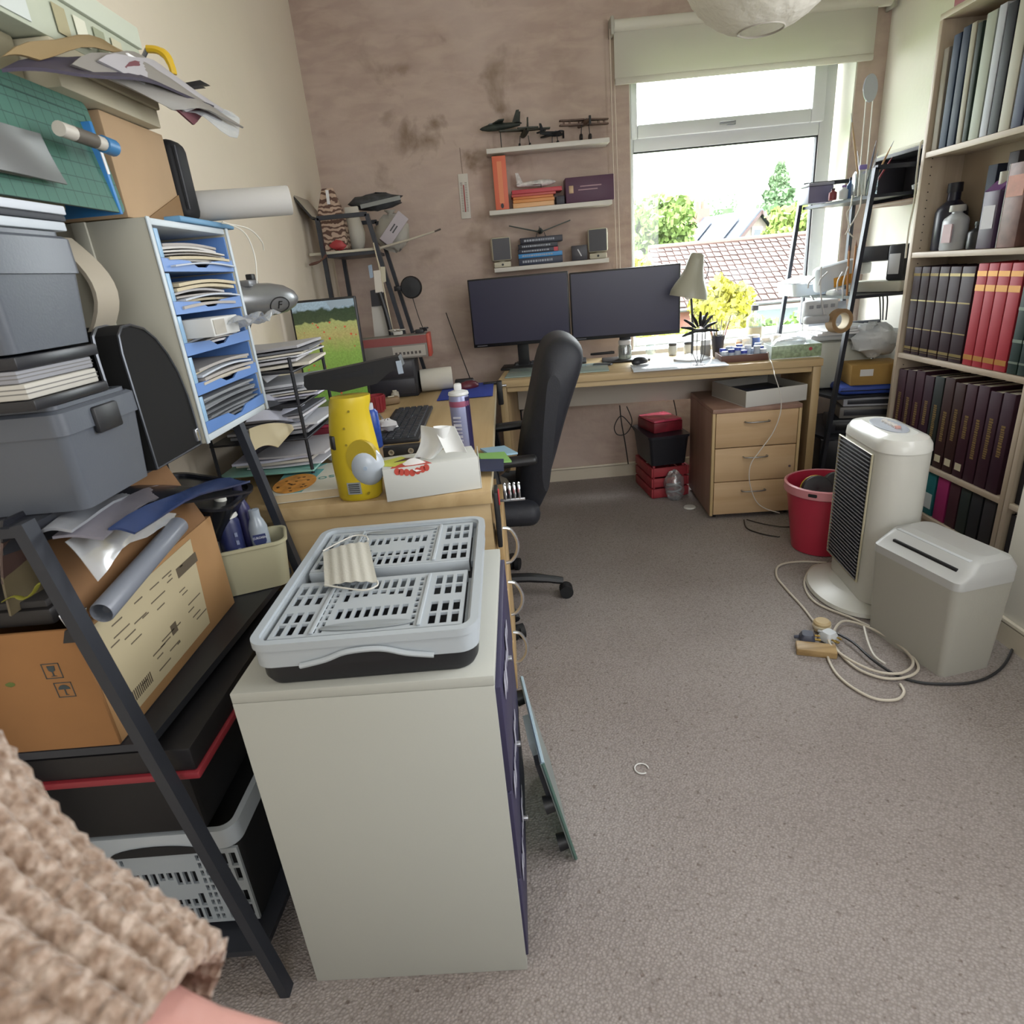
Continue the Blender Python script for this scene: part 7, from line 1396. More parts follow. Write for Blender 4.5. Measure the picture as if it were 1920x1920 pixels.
# box and plastic wrap sticking out of the middle slot
zm = sz0 + .016 + 2 * ph + .03
mb_ = thing('small_carton', 'white small carton sticking out of the middle sorter slot', 'box', (-.60, sy0 + .10, zm + .0)); ob('carton', MB().rbx(-.06, .035, -.065, .06, 0, .035, .002), M('#c9cac8', .6), mb_); ob('end_flap', MB().box(.0352, .0365, -.06, -.01, .004, .031), M('#a9a49a', .6), mb_)
wrp = thing('plastic_wrap', 'crinkled clear wrap spilling from the middle sorter slot', 'wrap', (-.575, sy0 + .23, zm + .02)); random.seed(2)
ob('film', MB().sheet(lambda u, v: Vector((-.05 + .1 * u, -.13 + .22 * v, -.01 + .007 * math.sin(9 * u + 14 * v) + .006 * math.sin(23 * v - 9 * u) + .015 * u)), 16, 20, .0006), clear_mat('crinkled_film', '#f4f6fa', .22, .15, .26), wrp)
# string hanging from the top right corner of the sorter
flex('white_string', 'loose white string hanging off the sorter top corner', [Vector((-.60, sy1 - .06, sz1 + .01)), Vector((-.58, sy1 - .0, sz1 - .01)), Vector((-.575, sy1 + .02, sz1 - .06)), Vector((-.58, sy1 + .01, sz1 - .12))], .0016, '#d2cfc4', 'string')
flex('white_string', 'second loop of white string at sorter top corner', [Vector((-.61, sy1 - .04, sz1 + .01)), Vector((-.58, sy1 + .03, sz1 + .0)), Vector((-.57, sy1 + .07, sz1 - .025)), Vector((-.575, sy1 + .09, sz1 - .045))], .0016, '#d2cfc4', 'string')
solo('blue_wallet', MB().rbox((-.665, sy1 - .09, sz1 + .0065), (.1, .26, .011), .003), M('#5f8fb4', .5), 'blue card wallet lying on top of the paper sorter', 'wallet')
# rounded paper roll and pads between box and sorter
solo('curled_card', MB().sheet(lambda u, v: Vector((-.70 + .05 * math.sin(3.1 * v), 1.055 + .06 * u, 1.19 + .17 * v)), 4, 12, .006), M('#a59c8c', .7), 'curved brown card standing between box and sorter', 'card')
# --- top of the rack: mat, boards, boxes, paper
zt2 = HTOP + .001
cm = thing('cutting_mat', 'green gridded cutting mat leaning on the rack top', 'mat', PX(115, 372, -.635), rot=(0, -.10, 0)); o_ = cm.location; mw = (.84, 1.18)
def mat_grid():
    m = bpy.data.materials.new('gridded_mat'); m.use_nodes = True; nt = m.node_tree; N = nt.nodes; L = nt.links; p = N['Principled BSDF']; tc = N.new('ShaderNodeTexCoord')
    b = N.new('ShaderNodeTexBrick'); b.offset = 0; b.inputs['Scale'].default_value = 1; b.inputs['Brick Width'].default_value = .022; b.inputs['Row Height'].default_value = .022; b.inputs['Mortar Size'].default_value = .0007
    b.inputs['Color1'].default_value = b.inputs['Color2'].default_value = lin('#3f6a5c'); b.inputs['Mortar'].default_value = lin('#274840')
    mp = N.new('ShaderNodeMapping'); mp.inputs['Rotation'].default_value = (0, math.pi / 2, 0); L.new(tc.outputs['Object'], mp.inputs['Vector'])
    sx = N.new('ShaderNodeSeparateXYZ'); cx_ = N.new('ShaderNodeCombineXYZ'); L.new(tc.outputs['Object'], sx.inputs[0]); L.new(sx.outputs['Y'], cx_.inputs['X']); L.new(sx.outputs['Z'], cx_.inputs['Y']); L.new(cx_.outputs[0], b.inputs['Vector'])
    L.new(b.outputs['Color'], p.inputs['Base Color']); p.inputs['Roughness'].default_value = .55; return m
cm.location = (-.64, 1.02, zt2 + .003); mz = .165
ob('mat', MB().prism(rr(-.17, .17, 0, mz, .012), .004, (0, 0, 0), cols((0, 1, 0), (0, 0, 1), (1, 0, 0))), mat_grid(), cm)
ob('border_line', MB().box(.0041, .0046, -.155, .155, mz - .022, mz - .020).box(.0041, .0046, .153, .155, .012, mz - .022), M('#274840', .6), cm)
wl_ = thing('parts_wallet', 'grey clear plastic wallet of parts hanging over cutting mat', 'wallet', (-.622, .93, zt2 + .02)); ob('sleeve', MB().sheet(lambda u, v: Vector((.004 * math.sin(4 * u + 2 * v), -.13 + .20 * u + .03 * (1 - v) * u, .008 + .06 * v)), 8, 6, .003), clear_mat('grey_sleeve', '#a6a49c', .07, .3, .14), wl_)
ob('contents', MB().box(-.008, -.003, -.12, .03, .008, .05), M('#5a5850', .6), wl_)
fl = thing('glue_stick', 'white tube with blue cap lying across cutting mat', 'tube', (-.60, 1.06, zt2 + .09)); ob('tube', MB().cyl((0, -.05, .004), (0, .05, .002), .010, n=14), M('#bdb8ae', .5), fl); ob('blue_cap', MB().cyl((0, .0505, .002), (0, .078, .001), .0125, n=14), M('#3d78a8', .4), fl); ob('dark_label', MB().cyl((0, -.02, .0035), (0, .03, .0025), .0104, n=14), M('#5c564e', .6), fl)
bf = thing('blue_folder', 'bright blue plastic folder edge behind the cutting mat', 'folder', (-.665, 1.175, zt2 + .001), .0, rot=(.12, 0, 0)); ob('cover', MB().rbx(-.09, .03, -.004, .004, 0, .135, .001), M('#2f78b8', .4), bf); ob('label', MB().box(.0302, .0312, -.0035, .0035, .06, .10), PAPER, bf)
cbd = thing('cardboard_box', 'tan cardboard box standing on the rack top behind the mat', 'box', (-.76, 1.33, zt2 + .001)); ob('carton', MB().rbx(-.13, .11, -.11, .10, 0, .165, .002), M('#a98e6e', .8, var=.08, vs=5), cbd); ob('torn_flap', MB().prism([(-.05, 0), (.10, 0), (.10, .055)], .002, (.1105, 0, .002), cols((0, 1, 0), (0, 0, 1), (1, 0, 0))), M('#7d603e', .8), cbd)
lidb = thing('cream_box', 'cream shallow box with lid lying on the tan cardboard box', 'box', (-.76, 1.24, zt2 + .1675)); ob('tray', MB().rbx(-.13, .13, -.14, .15, 0, .03, .002), M('#b0a891', .6), lidb); ob('lid', MB().rbx(-.135, .135, -.145, .155, .0305, .062, .003), M('#bab29a', .6), lidb)
bkb = thing('black_pouch', 'black soft pouch standing at the end of rack top', 'pouch', (-.70, 1.50, sz1 + .016)); ob('pouch', MB().rbx(-.08, .05, -.035, .035, 0, .155, .02, 3), BLACKM, bkb); ob('zip', MB().tube([(.0505, -.03, .02), (.0505, -.03, .14)], .002, 6), M('#3a3b40', .3, .5), bkb)
solo('support_pad', MB().rbox((-.74, 1.47, sz1 + .0075), (.2, .2, .013), .003), M('#8a7c68', .8), 'tan card pad on the sorter under the black pouch', 'pad')
prl = thing('paper_roll', 'large white paper roll lying across the sorter top', 'roll', (-.80, 1.53, sz1 + .0505)); e_ = Vector((.31, .13, .008))
ob('roll', MB().lathe([(.016, 0), (.030, 0), (.032, .003), (.032, e_.length - .003), (.030, e_.length), (.016, e_.length)], (0, 0, 0), 28, frame_to(e_)), M('#b4b2ae', .7), prl); ob('red_core', MB().cyl(e_ * .02, e_ * .995, .0155, n=16), M('#7c3a34', .7), prl)
# papers and wallets heaped on the cream box
gfd = thing('green_folder', 'dark green folder edge sticking out of paper heap', 'folder', (-.70, 1.36, zt2 + .232)); ob('cover', MB().rbx(-.12, .10, -.10, .12, 0, .012, .002), M('#2a4a34', .5), gfd); ob('pages', MB().rbx(-.118, .104, -.098, .122, .0122, .02, .001), PAPER, gfd)
hp = [((0, 122, .95), (225, 108, 1.25), (400, 195, 1.50), (150, 128, 1.02), '#3a3444', 'dark violet folder low in the paper heap', 'folder'),
      ((130, 112, 1.05), (265, 100, 1.35), (455, 235, 1.56), (320, 195, 1.32), '#85817c', 'grey plastic wallet curling off the paper heap', 'wallet'),
      ((180, 105, 1.12), (300, 118, 1.42), (440, 215, 1.60), (345, 200, 1.38), '#a5a2a6', 'pale sheet on the right of the paper heap', 'paper'),
      ((230, 118, 1.2), (310, 130, 1.45), (415, 222, 1.55), (360, 225, 1.42), '#6a3c44', 'dark red leaflet poking out of the paper heap', 'leaflet'),
      ((0, 96, .95), (190, 66, 1.2), (262, 102, 1.33), (70, 100, 1.02), '#8a7550', 'brown card edge on top of the paper heap', 'card')]
for p0_, p1_, p2_, p3_, c, l, n_ in hp: qs(n_, l, (p0_, p1_, p2_, p3_), M(c, .5 if n_ == 'wallet' else .7), n_, .004, .012, 'paper heap on the rack top', ripple=.003)
solo('clear_wallet', MB().sheet(lambda u, v: PY(300, 150, 1.42).lerp(PY(450, 225, 1.6), u) + Vector((.02 * v, -.10 * v, -.05 * v + .008 * math.sin(9 * u + 3 * v))), 10, 6, .001), clear_mat('crinkled_film', '#f4f6fa', .22, .15, .26), 'clear plastic wallet corner overhanging the paper heap', 'wallet')
hdl = PY(300, 110, 1.48); yh = thing('yellow_tool', 'yellow curved tool handle behind the paper heap', 'tool', hdl); ob('grip', MB().tube([PY(u, v, 1.48) - hdl for u, v in [(276, 92), (295, 94), (312, 105), (322, 125), (326, 140)]], [.007, .008, .007, .006], 8, 4), M('#c9a51e', .4), yh); ob('shank', MB().tube([PY(u, v, 1.48) - hdl for u, v in [(276, 92), (268, 110), (262, 130)]], .004, 6, 3), M('#77797d', .3, .6), yh)
hdl = PY(360, 158, 1.52); yc_ = thing('black_connector', 'black toothed connector poking above the paper heap', 'connector', hdl); ob('body', MB().quadslab(*[PY(u, v, 1.52) - hdl for u, v in ((342, 156), (375, 150), (390, 158), (350, 164))], .012), BLACK, yc_); ob('teeth', MB().quadslab(*[PY(u, v, 1.515) - hdl for u, v in ((352, 163), (372, 160), (384, 164), (356, 167))], .006), M('#2b2b2e', .6), yc_)
wbx2 = thing('white_model_box', 'white green printed box lid at the top left corner', 'box', (-.76, 1.13, 1.6275), .0); ob('carton', MB().rbx(-.12, .13, -.2, .25, 0, .06, .002), M('#b2b8a6', .6, var=.05, vs=8), wbx2); ob('lid', MB().rbx(-.122, .135, -.205, .255, .061, .095, .002), M('#c2c8b8', .6), wbx2); ob('print_panel', MB().box(.1305, .1325, -.19, -.06, .006, .055), M('#c9d0cc', .5), wbx2)
for i in range(4): ob('printed_figure', MB().box(.1326, .1332, .0 + i * .05, .03 + i * .05, .012, .05), M(['#a39c7c', '#d2d2c0', '#8f947c', '#b9b49a'][i], .6), wbx2)
dfd = thing('blue_black_folder', 'blue and black plastic folders above the white printed box', 'folder', (-.72, 1.16, 1.7232)); ob('blue_cover', MB().rbx(-.1, .08, -.1, .06, 0, .010, .002), M('#3a4a84', .4), dfd); ob('black_cover', MB().rbx(-.1, .095, -.08, .10, .0105, .022, .002), M('#1f1f24', .4), dfd); ob('spiral', MB().tube([(.09 + .006 * math.cos(t * 1.6), -.07 + t * .004, .028 + .006 * math.sin(t * 1.6)) for t in range(40)], .0014, 5), BLACK, dfd)
solo('archive_box', MB().rbx(-.89, -.67, .83, 1.085, zt2 + .001, 1.6255, .004), M('#8f8870', .7, var=.05, vs=6), 'dull beige archive box behind cutting mat on rack top', 'box')
# --- shelf A: carton full of bags, paper wallets, tub
CX0, CX1, CY0, CY1 = -.905, -.672, .795, 1.25
q = PY(190, 1205, CY0); ctp = .815
CARDB = M('#94693f', .8, var=.12, vs=5); CARDL = M('#a57f55', .8, var=.1, vs=5)
cz = ZA + .001; chh = ctp - cz
cbx = thing('cardboard_carton', 'large brown cardboard carton with white label on rack shelf', 'carton', ((CX0 + CX1) / 2, (CY0 + CY1) / 2, cz)); hx, hy = (CX1 - CX0) / 2, (CY1 - CY0) / 2
ob('near_wall', MB().rbx(-hx, hx, -hy, -hy + .006, 0, chh, .001), CARDB, cbx); ob('side_wall', MB().rbx(hx - .006, hx, -hy + .0065, hy, 0, chh, .001), CARDL, cbx); ob('far_wall', MB().rbx(-hx, hx - .0065, hy - .006, hy, 0, chh, .001), CARDB, cbx); ob('back_wall', MB().rbx(-hx, -hx + .006, -hy + .0065, hy - .0065, 0, chh, .001), CARDB, cbx); ob('floor', MB().box(-hx + .0065, hx - .0065, -hy + .0065, hy - .0065, 0, .005), CARDB, cbx)
ob('raised_flap', MB().quadslab((hx - .004, -hy + .04, chh), (hx - .004, hy - .02, chh), (hx - .055, hy - .02, chh + .13), (hx - .06, -hy + .06, chh + .11), .004), M('#7d5a38', .8, var=.1, vs=5), cbx)
lb_ = ob('shipping_label', MB().quadslab((hx + .0006, -hy + .035, .02), (hx + .0006, hy - .12, .02 + .0), (hx + .0006, hy - .10, chh - .01), (hx + .0006, -hy + .03, chh - .015), .0006), M('#b9ad8e', .7), cbx)
random.seed(17); m = MB()
for k in range(30):
    y0 = random.uniform(-hy + .05, hy - .16); z0 = random.uniform(.03, chh - .03); m.box(hx + .0013, hx + .0017, y0, y0 + random.uniform(.01, .05), z0, z0 + .0022)
for k in range(14): m.box(hx + .0013, hx + .0017, -hy + .05 + k * .005, -hy + .0525 + k * .005, .035, .055)
m.box(hx + .0013, hx + .0017, .05, .13, chh - .06, chh - .04); m.box(hx + .0013, hx + .0017, -.02, .0, .07, .09)
ob('printed_marks', m, M('#5c5244', .7), lb_, kind='stuff')
# glass and umbrella marks on the near face
def ring2(pts, th): return pts
gx = PY(98, 1258, CY0).x - cbx.location.x; gz = PY(98, 1258, CY0).z - cz; ux = PY(122, 1293, CY0).x - cbx.location.x; uz = PY(122, 1293, CY0).z - cz
INK = M('#3a4448', .7); FN = cols((1, 0, 0), (0, 0, 1), (0, -1, 0))
for nm, x, z in (('fragile_mark', gx, gz), ('keep_dry_mark', ux, uz)):
    m = MB(); s = .0135
    for a_, b_, c_, d_ in ((-s, s, -s, -s + .0012), (-s, s, s - .0012, s), (-s, -s + .0012, -s, s), (s - .0012, s, -s, s)): m.box(x + a_, x + b_, -hy - .0008, -hy - .0002, z + c_, z + d_)
    if nm == 'fragile_mark': m.prism([(x - .006, z + .009), (x + .006, z + .009), (x + .005, z + .001), (x + .001, z - .002), (x + .001, z - .008), (x + .005, z - .0095), (x - .005, z - .0095), (x - .001, z - .008), (x - .001, z - .002), (x - .005, z + .001)], .0006, (0, -hy - .0002, 0), FN)
    else: m.prism([(x + .009 * math.cos(math.pi * i / 10), z + .001 + .008 * math.sin(math.pi * i / 10)) for i in range(11)], .0006, (0, -hy - .0002, 0), FN).prism([(x - .0008, z + .001), (x + .0008, z + .001), (x + .0008, z - .008), (x + .004, z - .0095), (x - .001, z - .0095)], .0006, (0, -hy - .0002, 0), FN)
    ob(nm, m, INK, cbx)
ob('leaf_mark', MB().blob((PY(5, 1285, CY0).x - cbx.location.x + .012, -hy - .0004, PY(5, 1285, CY0).z - cz), .006, 8, 5, .2, 1.3, .08, .7), M('#5f6c34', .7), cbx)
bag = thing('black_bag', 'black bag with blue stripe inside the cardboard carton', 'bag', (-.76, 1.10, cz + .006)); ob('bag', MB().rbx(-.09, .07, -.12, .12, 0, .25, .03, 3), M('#18191d', .6), bag); ob('blue_stripe', MB().rbx(.0695, .074, .04, .065, .08, .235, .002), M('#3a86a8', .5), bag); ob('blue_stripe', MB().rbx(.0695, .074, .08, .09, .06, .225, .002), M('#3a86a8', .5), bag)
bcl = PY(245, 1165, CY0 + .02); fcp = thing('foldback_clip', 'black foldback clips gripping the carton edge', 'clip', (CX1 - .004, .845, ctp - .012)); ob('clip_body', MB().prism([(-.012, 0), (.012, 0), (.003, .02), (-.003, .02)], .04, (0, -.02, -.004), cols((1, 0, 0), (0, 0, 1), (0, -1, 0))), BLACK, fcp)
for s in (-1, 1): ob('wire_arm', MB().tube([(s * .004, -.05, .014), (s * .014, -.045, .034), (s * .016, -.03, .036), (s * .005, -.028, .014)], .0014, 6), CHROME, fcp)
# folder bundle over the carton
hp = [((0, 968, .805), (290, 900, 1.22), (470, 918, 1.28), (0, 1030, .80), '#26272d', 'black folder at the back of the folder bundle'), ((75, 988, .80), (275, 908, 1.2), (310, 914, 1.25), (130, 985, .80), '#8c8f96', 'pale grey folder edge in the folder bundle'), ((0, 1010, .80), (330, 905, 1.2), (330, 925, 1.2), (0, 1085, .80), '#55433f', 'brown wallet in the folder bundle'),
      ((95, 1000, .80), (310, 905, 1.2), (345, 915, 1.24), (190, 1000, .83), '#77747c', 'grey violet plastic sleeve in the folder bundle'), ((200, 985, .86), (430, 892, 1.28), (468, 898, 1.30), (250, 990, .88), '#2b3a60', 'dark blue glossy folder on top of the folder bundle'),
      ((0, 1075, .80), (250, 965, 1.05), (335, 960, 1.15), (15, 1145, .80), '#6a604a', 'olive clear wallet of prints hanging nearest camera')]
for p0_, p1_, p2_, p3_, c, l in hp: qs('plastic_wallet', l, (p0_, p1_, p2_, p3_), M(c, .25, var=.12, vs=12), 'wallet', .004, .014, 'folder bundle over the carton', ripple=.003)
qs('clear_sleeve', 'clear crinkled sleeve lying over the folder bundle', ((120, 1010, .81), (330, 960, 1.12), (300, 985, 1.05), (180, 1080, .81)), clear_mat('crinkled_film', '#f4f6fa', .22, .15, .26), 'sleeve', .001, .01, ripple=.005)
ya = PY(60, 1110, .79); solo('yellow_snake_print', MB().tube([PY(u, v, .797) for u, v in [(5, 1128), (25, 1118), (45, 1122), (62, 1112), (72, 1095)]], [.003, .005, .006, .004], 8, 4, flat=.3), M('#8c8a34', .5), 'yellow green curved print in the olive wallet', 'print')
rl = thing('grey_tube', 'rolled grey plastic sheet sticking out toward camera', 'roll', PY(190, 1150, .815)); d_ = PY(335, 985, 1.1) - rl.location
ob('roll', MB().lathe([(.016, 0), (.0175, .002), (.0175, d_.length), (.0145, d_.length), (.0145, .004), (.016, 0)], (0, 0, 0), 22, frame_to(d_), cap=False), M('#7a7f8a', .3), rl); ob('inner_sheet', MB().tube([d_ * .01 + Vector((.008, 0, .004)), d_ * .95], .006, 10), M('#4a4e56', .4), rl)
dkb = thing('dark_ledger', 'dark flat portfolio lying on carton under the wallets', 'portfolio', (-.80, .98, ctp + .002)); ob('cover', MB().rbx(-.105, .09, -.17, .2, 0, .028, .006), M('#1e1c1d', .5), dkb); ob('page_block', MB().rbx(-.1, .085, -.165, .195, .0285, .04, .002), M('#2c2a2a', .7), dkb)
# black glossy tub behind, cream tub of bottles
gt = thing('black_bowl', 'glossy black plastic tub lying behind the cream tub', 'tub', (-.765, 1.345, .755), rot=(0, .25, 0)); ob('shell', loft([(rr(-.07, .08, -.07, .07, .04), 0), (rr(-.09, .1, -.09, .09, .05), .07), (rr(-.095, .105, -.095, .095, .05), .09)]), M('#17181c', .2), gt); ob('rim', ringprism(rr(-.1, .11, -.1, .1, .05), rr(-.09, .1, -.09, .09, .045), .0905, .097), M('#202127', .25), gt)
TUBM = M('#b4b093', .45); tcx, tcy = (PZ(415, 1125, ZA) + PZ(545, 1095, ZA)).xy / 2
tba = PZ(415, 1125, ZA); tbb = PZ(545, 1095, ZA); tan_ = math.atan2(tbb.y - tba.y, tbb.x - tba.x); twd = (tbb - tba).length
tu = thing('cream_tub', 'cream plastic tub of spray bottles at end of rack shelf', 'tub', (tba.x, tba.y, ZA + .001), tan_)
def ringloft(secs):
    m = MB(); k = len(secs[0][0]); vs = [(x, y, z) for p, z in secs for x, y in p]; fs = []
    for j in range(len(secs) - 1):
        for i in range(k): fs.append((j * k + i, j * k + (i + 1) % k, (j + 1) * k + (i + 1) % k, (j + 1) * k + i))
    return m.add(vs, fs, True)
th_ = .115; tdp = .093
ob('tub', ringloft([(rr(.02, twd - .02, .02, tdp - .02, .015), 0.0), (rr(0, twd, 0, tdp, .025), .001), (rr(-.008, twd + .012, -.008, tdp + .008, .028), th_), (rr(-.005, twd + .009, -.005, tdp + .005, .026), th_), (rr(.003, twd - .003, .003, tdp - .003, .024), .004), (rr(.02, twd - .02, .02, tdp - .02, .015), .0035)]), TUBM, tu)
ob('rim', ringprism(rr(-.012, twd + .016, -.012, tdp + .012, .03), rr(-.007, twd + .011, -.007, tdp + .007, .027), th_ - .006, th_ + .001), TUBM, tu)
Rt = rotz(tan_); tl_ = tu.location
def intub(x, y): return tl_ + Rt @ Vector((x, y, .005))
sb = thing('spray_bottle', 'navy blue spray bottle with white pump in the cream tub', 'bottle', intub(.05, .038), tan_); ob('body', MB().lathe([(.026, 0), (.027, .004), (.027, .135), (.022, .145)], n=20), M('#232a52', .35), sb); ob('shoulder', MB().lathe([(.027, .1455), (.024, .158), (.014, .168)], n=18), M('#c2c2bc', .4), sb); ob('pump', MB().lathe([(.013, .1685), (.013, .19), (.009, .195), (.009, .21), (.007, .213), (0, .213)], n=16), M('#c9c9c2', .4), sb)
m = MB()
for i in range(6): m.box(.012, .018, -.0262, -.0225, .03 + i * .016, .038 + i * .016)
ob('label_marks', m, M('#7d86a4', .5), sb, kind='stuff')
sb2 = thing('clear_bottle', 'clear bottle with navy shield label in the cream tub', 'bottle', intub(.112, .036), tan_); ob('body', MB().lathe([(.020, 0), (.021, .004), (.021, .115), (.016, .128), (.012, .135), (.012, .15), (0, .152)], n=20), M('#a9b4c0', .2, trans=.3), sb2)
ob('shield_label', MB().prism([(-.014, .105), (.014, .105), (.014, .09), (0, .068), (-.014, .09)], .001, (0, -.0205, 0), FN), M('#27305c', .5), sb2); lettering('CUROXEN', .0062, M('#d6dae4', .5), sb2, (0, -.0218, .098), FACE_CAM, .0002, 'label_words')
sb3 = thing('navy_bottle', 'navy bottle with dark cap behind the spray bottle', 'bottle', intub(.086, .070), tan_); ob('body', MB().lathe([(.016, 0), (.017, .003), (.017, .15), (.01, .165)], n=16), M('#2a2a54', .35), sb3); ob('cap', MB().lathe([(.011, .1655), (.011, .195), (0, .197)], n=14), M('#1e1e3c', .4), sb3)
sb4 = thing('small_bottle', 'small dark bottle with white label at left of the cream tub', 'bottle', intub(.02, .072), tan_); ob('body', MB().lathe([(.017, 0), (.018, .003), (.018, .11), (.01, .12)], n=16), M('#1d1d24', .3), sb4); ob('label', MB().lathe([(.0182, .06), (.0185, .061), (.0185, .095), (.0182, .096)], n=16, cap=False), PAPER, sb4)
# plain things under shelf A
ps_ = thing('black_portfolio', 'flat black portfolio with red edge under the carton shelf', 'portfolio', (-.75, 1.065, .505)); ob('case', MB().rbx(-.14, .17, -.25, .30, .014, .06, .004), M('#17161a', .5), ps_); ob('red_edge', MB().rbx(-.142, .175, -.255, .305, .0, .0135, .003), M('#8c2a34', .5), ps_)
bl_ = thing('black_crate_stack', 'black plastic storage box on the lowest rack shelf', 'box', (-.755, 1.06, .3565)); ob('body', MB().rbx(-.12, .14, -.22, .26, 0, .14, .012), M('#121216', .6), bl_); ob('lid_edge', MB().rbx(-.125, .145, -.225, .265, .1405, .147, .003), M('#1a1a1f', .5), bl_)
lc = thing('folding_crate', 'grey fronted black crate on the lowest rack shelf', 'crate', (-.885, .845, .1015)); lw_, lh_ = .31, .25
xs, ys, so_ = flap_grid(lw_ - .01, .19, True); ob('front_wall', gridplate(xs, ys, so_, 0, .006, cols((1, 0, 0), (0, 0, 1), (0, -1, 0)), (.005, .008, .012)), GP2, lc)
ob('rim', ringprism(rr(0, lw_, 0, .44, .03), rr(.012, lw_ - .012, .012, .428, .022), .205, .247), GP, lc); ob('black_body', loft([(rr(.008, lw_ - .008, .012, .43, .02), 0.0), (rr(.008, lw_ - .008, .012, .43, .02), .2)]), BLACKM, lc)
ob('hand_hole', MB().prism([(.1 + .09 * math.cos(math.pi * i / 12) + .06, .2045 - .0 + .022 * math.sin(math.pi * i / 12) - .003) for i in range(13)], .002, (0, .0115 - .0125, 0), FN), BLACKM, lc)
ob('lettering_cut', MB().box(.06, .062, .0005, .0015, .15, .17), BLACKM, lc)
for z in (.055, .067): ob('pin', MB().blob((lw_ - .02, -.001, z), .004, 8, 5), M('#b9bcc0', .3), lc)
# --- letter tray stack with papers between the rack and left desk things
LT = thing('letter_tray_rack', 'dark letter tray rack of papers behind the sorter', 'tray rack', (-.70, 1.80, TOP)); WIRE = M('#2c2d32', .4, .4)
for x in (-.13, .13):
    for y in (-.15, .15): ob('upright', MB().cyl((x, y, 0), (x, y, .34), .005, n=8), WIRE, LT)
for i in range(4): ob('tray', MB().rbx(-.135, .135, -.155, .155, .03 + i * .09, .036 + i * .09, .002), WIRE if i else M('#7fb0a4', .2), LT)
random.seed(31); names_ = ['lowest', 'second', 'third', 'top']
for i in range(4):
    z = TOP + .0372 + i * .09
    for k in range(6 if i else 4):
        th = random.uniform(.003, .008); c = random.choice(['#d2d4da', '#c2c0c4', '#a9a8ac', '#8f9096', '#d6d0c2', '#cfcfe0', '#6d6f76'])
        dx = random.uniform(-.0, .07); dy_ = random.uniform(-.012, .012); rzz = random.uniform(-.1, .1)
        solo('loose_papers', MB().sheet(lambda u, v: rotz(rzz) @ Vector((-.11 + .22 * u, -.115 + .23 * v, .004 + .012 * math.sin(2 * u) * max(0, u - .4))) + Vector((-.70 + dx, 1.80 + dy_, z)), 6, 4, th), M(c, .7), '%s papers in the %s letter tray, %s from its bottom' % ({'#d2d4da': 'white', '#c2c0c4': 'off white', '#a9a8ac': 'grey', '#8f9096': 'mid grey', '#d6d0c2': 'cream', '#cfcfe0': 'lilac white', '#6d6f76': 'dark grey'}[c], names_[i], ords[k]), 'paper', group='papers in the %s letter tray' % names_[i]); z += th + .0035
qs('white_folder', 'white open folder jutting from the top letter tray', ((470, 665, 1.72), (560, 660, 2.02), (590, 672, 2.05), (480, 690, 1.70)), M('#d2d3da', .5), 'folder', .003, .01)
qs('white_folder', 'white curled sheet under the open white folder', ((480, 692, 1.70), (555, 690, 1.95), (588, 676, 2.03), (500, 715, 1.72)), M('#dcdde2', .5), 'sheet', .003, .008)
qs('photo_print', 'white brochure with dark picture on middle letter tray', ((470, 745, 1.62), (575, 735, 1.85), (562, 790, 1.72), (460, 790, 1.55)), M('#c2c4d2', .35), 'brochure', .004, .006)
qs('picture_patch', 'small dark photo lying on the white brochure', ((500, 752, 1.66), (538, 752, 1.72), (528, 770, 1.68), (495, 768, 1.63)), M('#4c4e54', .4), 'photo', .006, 0)
qs('manila_folder', 'cream curved folder in the lower letter tray', ((465, 800, 1.52), (555, 795, 1.70), (520, 835, 1.58), (472, 845, 1.50)), M('#c9bc9a', .6), 'folder', .003, .012)
ws = thing('wire_hook', 'bent white wire loop in front of the red box', 'wire', PY(553, 800, 1.85)); ob('wire', MB().tube([PY(u, v, 1.85) - ws.location for u, v in [(548, 785), (556, 800), (562, 815), (568, 812), (558, 822), (552, 818)]], .0028, 6, 4), M('#b9b4b0', .4), ws); ob('tip', MB().blob(PY(548, 785, 1.85) - ws.location, .005, 8, 5), BLACK, ws)
# silver airship balloon behind the sorter
sb = PY(490, 562, 2.02); ab = thing('airship_model', 'silver airship model with round F emblem above letter trays', 'airship', sb, -.35); ob('hull', MB().lathe([(0, -.19), (.022, -.18), (.041, -.135), (.048, -.045), (.048, .034), (.041, .08), (.027, .113), (.011, .13), (0, .133)], (0, 0, 0), 24, frame_to((.55, .8, -.04))), M('#8c8e90', .3, .5), ab); ax_ = Vector((.55, .8, -.04)).normalized()
ob('gondola', MB().rbox(ax_ * -.04 + Vector((0, 0, .047)), (.05, .08, .02), .006), M('#7c7e82', .35, .4), ab); ob('winch', MB().rbox(ax_ * -.02 + Vector((0, 0, .064)), (.02, .03, .02), .003), BLACK, ab)
nv = (EYE - sb).normalized(); nv = (nv - ax_ * nv.dot(ax_)).normalized(); nv = rotz(.35) @ nv if False else nv; em = (nv * .92 - Vector((0, 0, .38))).normalized()
Re = cols(ax_, em.cross(ax_) if em.cross(ax_).z > 0 else -em.cross(ax_), em); cE = ax_ * .03 + em * .0485
ab.rotation_euler = (0, 0, 0)
ob('emblem_ring', MB().tube([cE + Re @ Vector((.034 * math.cos(k / 24 * 6.283), .024 * math.sin(k / 24 * 6.283), -.0035 * math.sin(k / 24 * 6.283) ** 2)) for k in range(24)], .0018, 6, closed=True), BLACK, ab); lettering('F', .034, BLACK, ab, cE, Re, .001, 'emblem_letter')
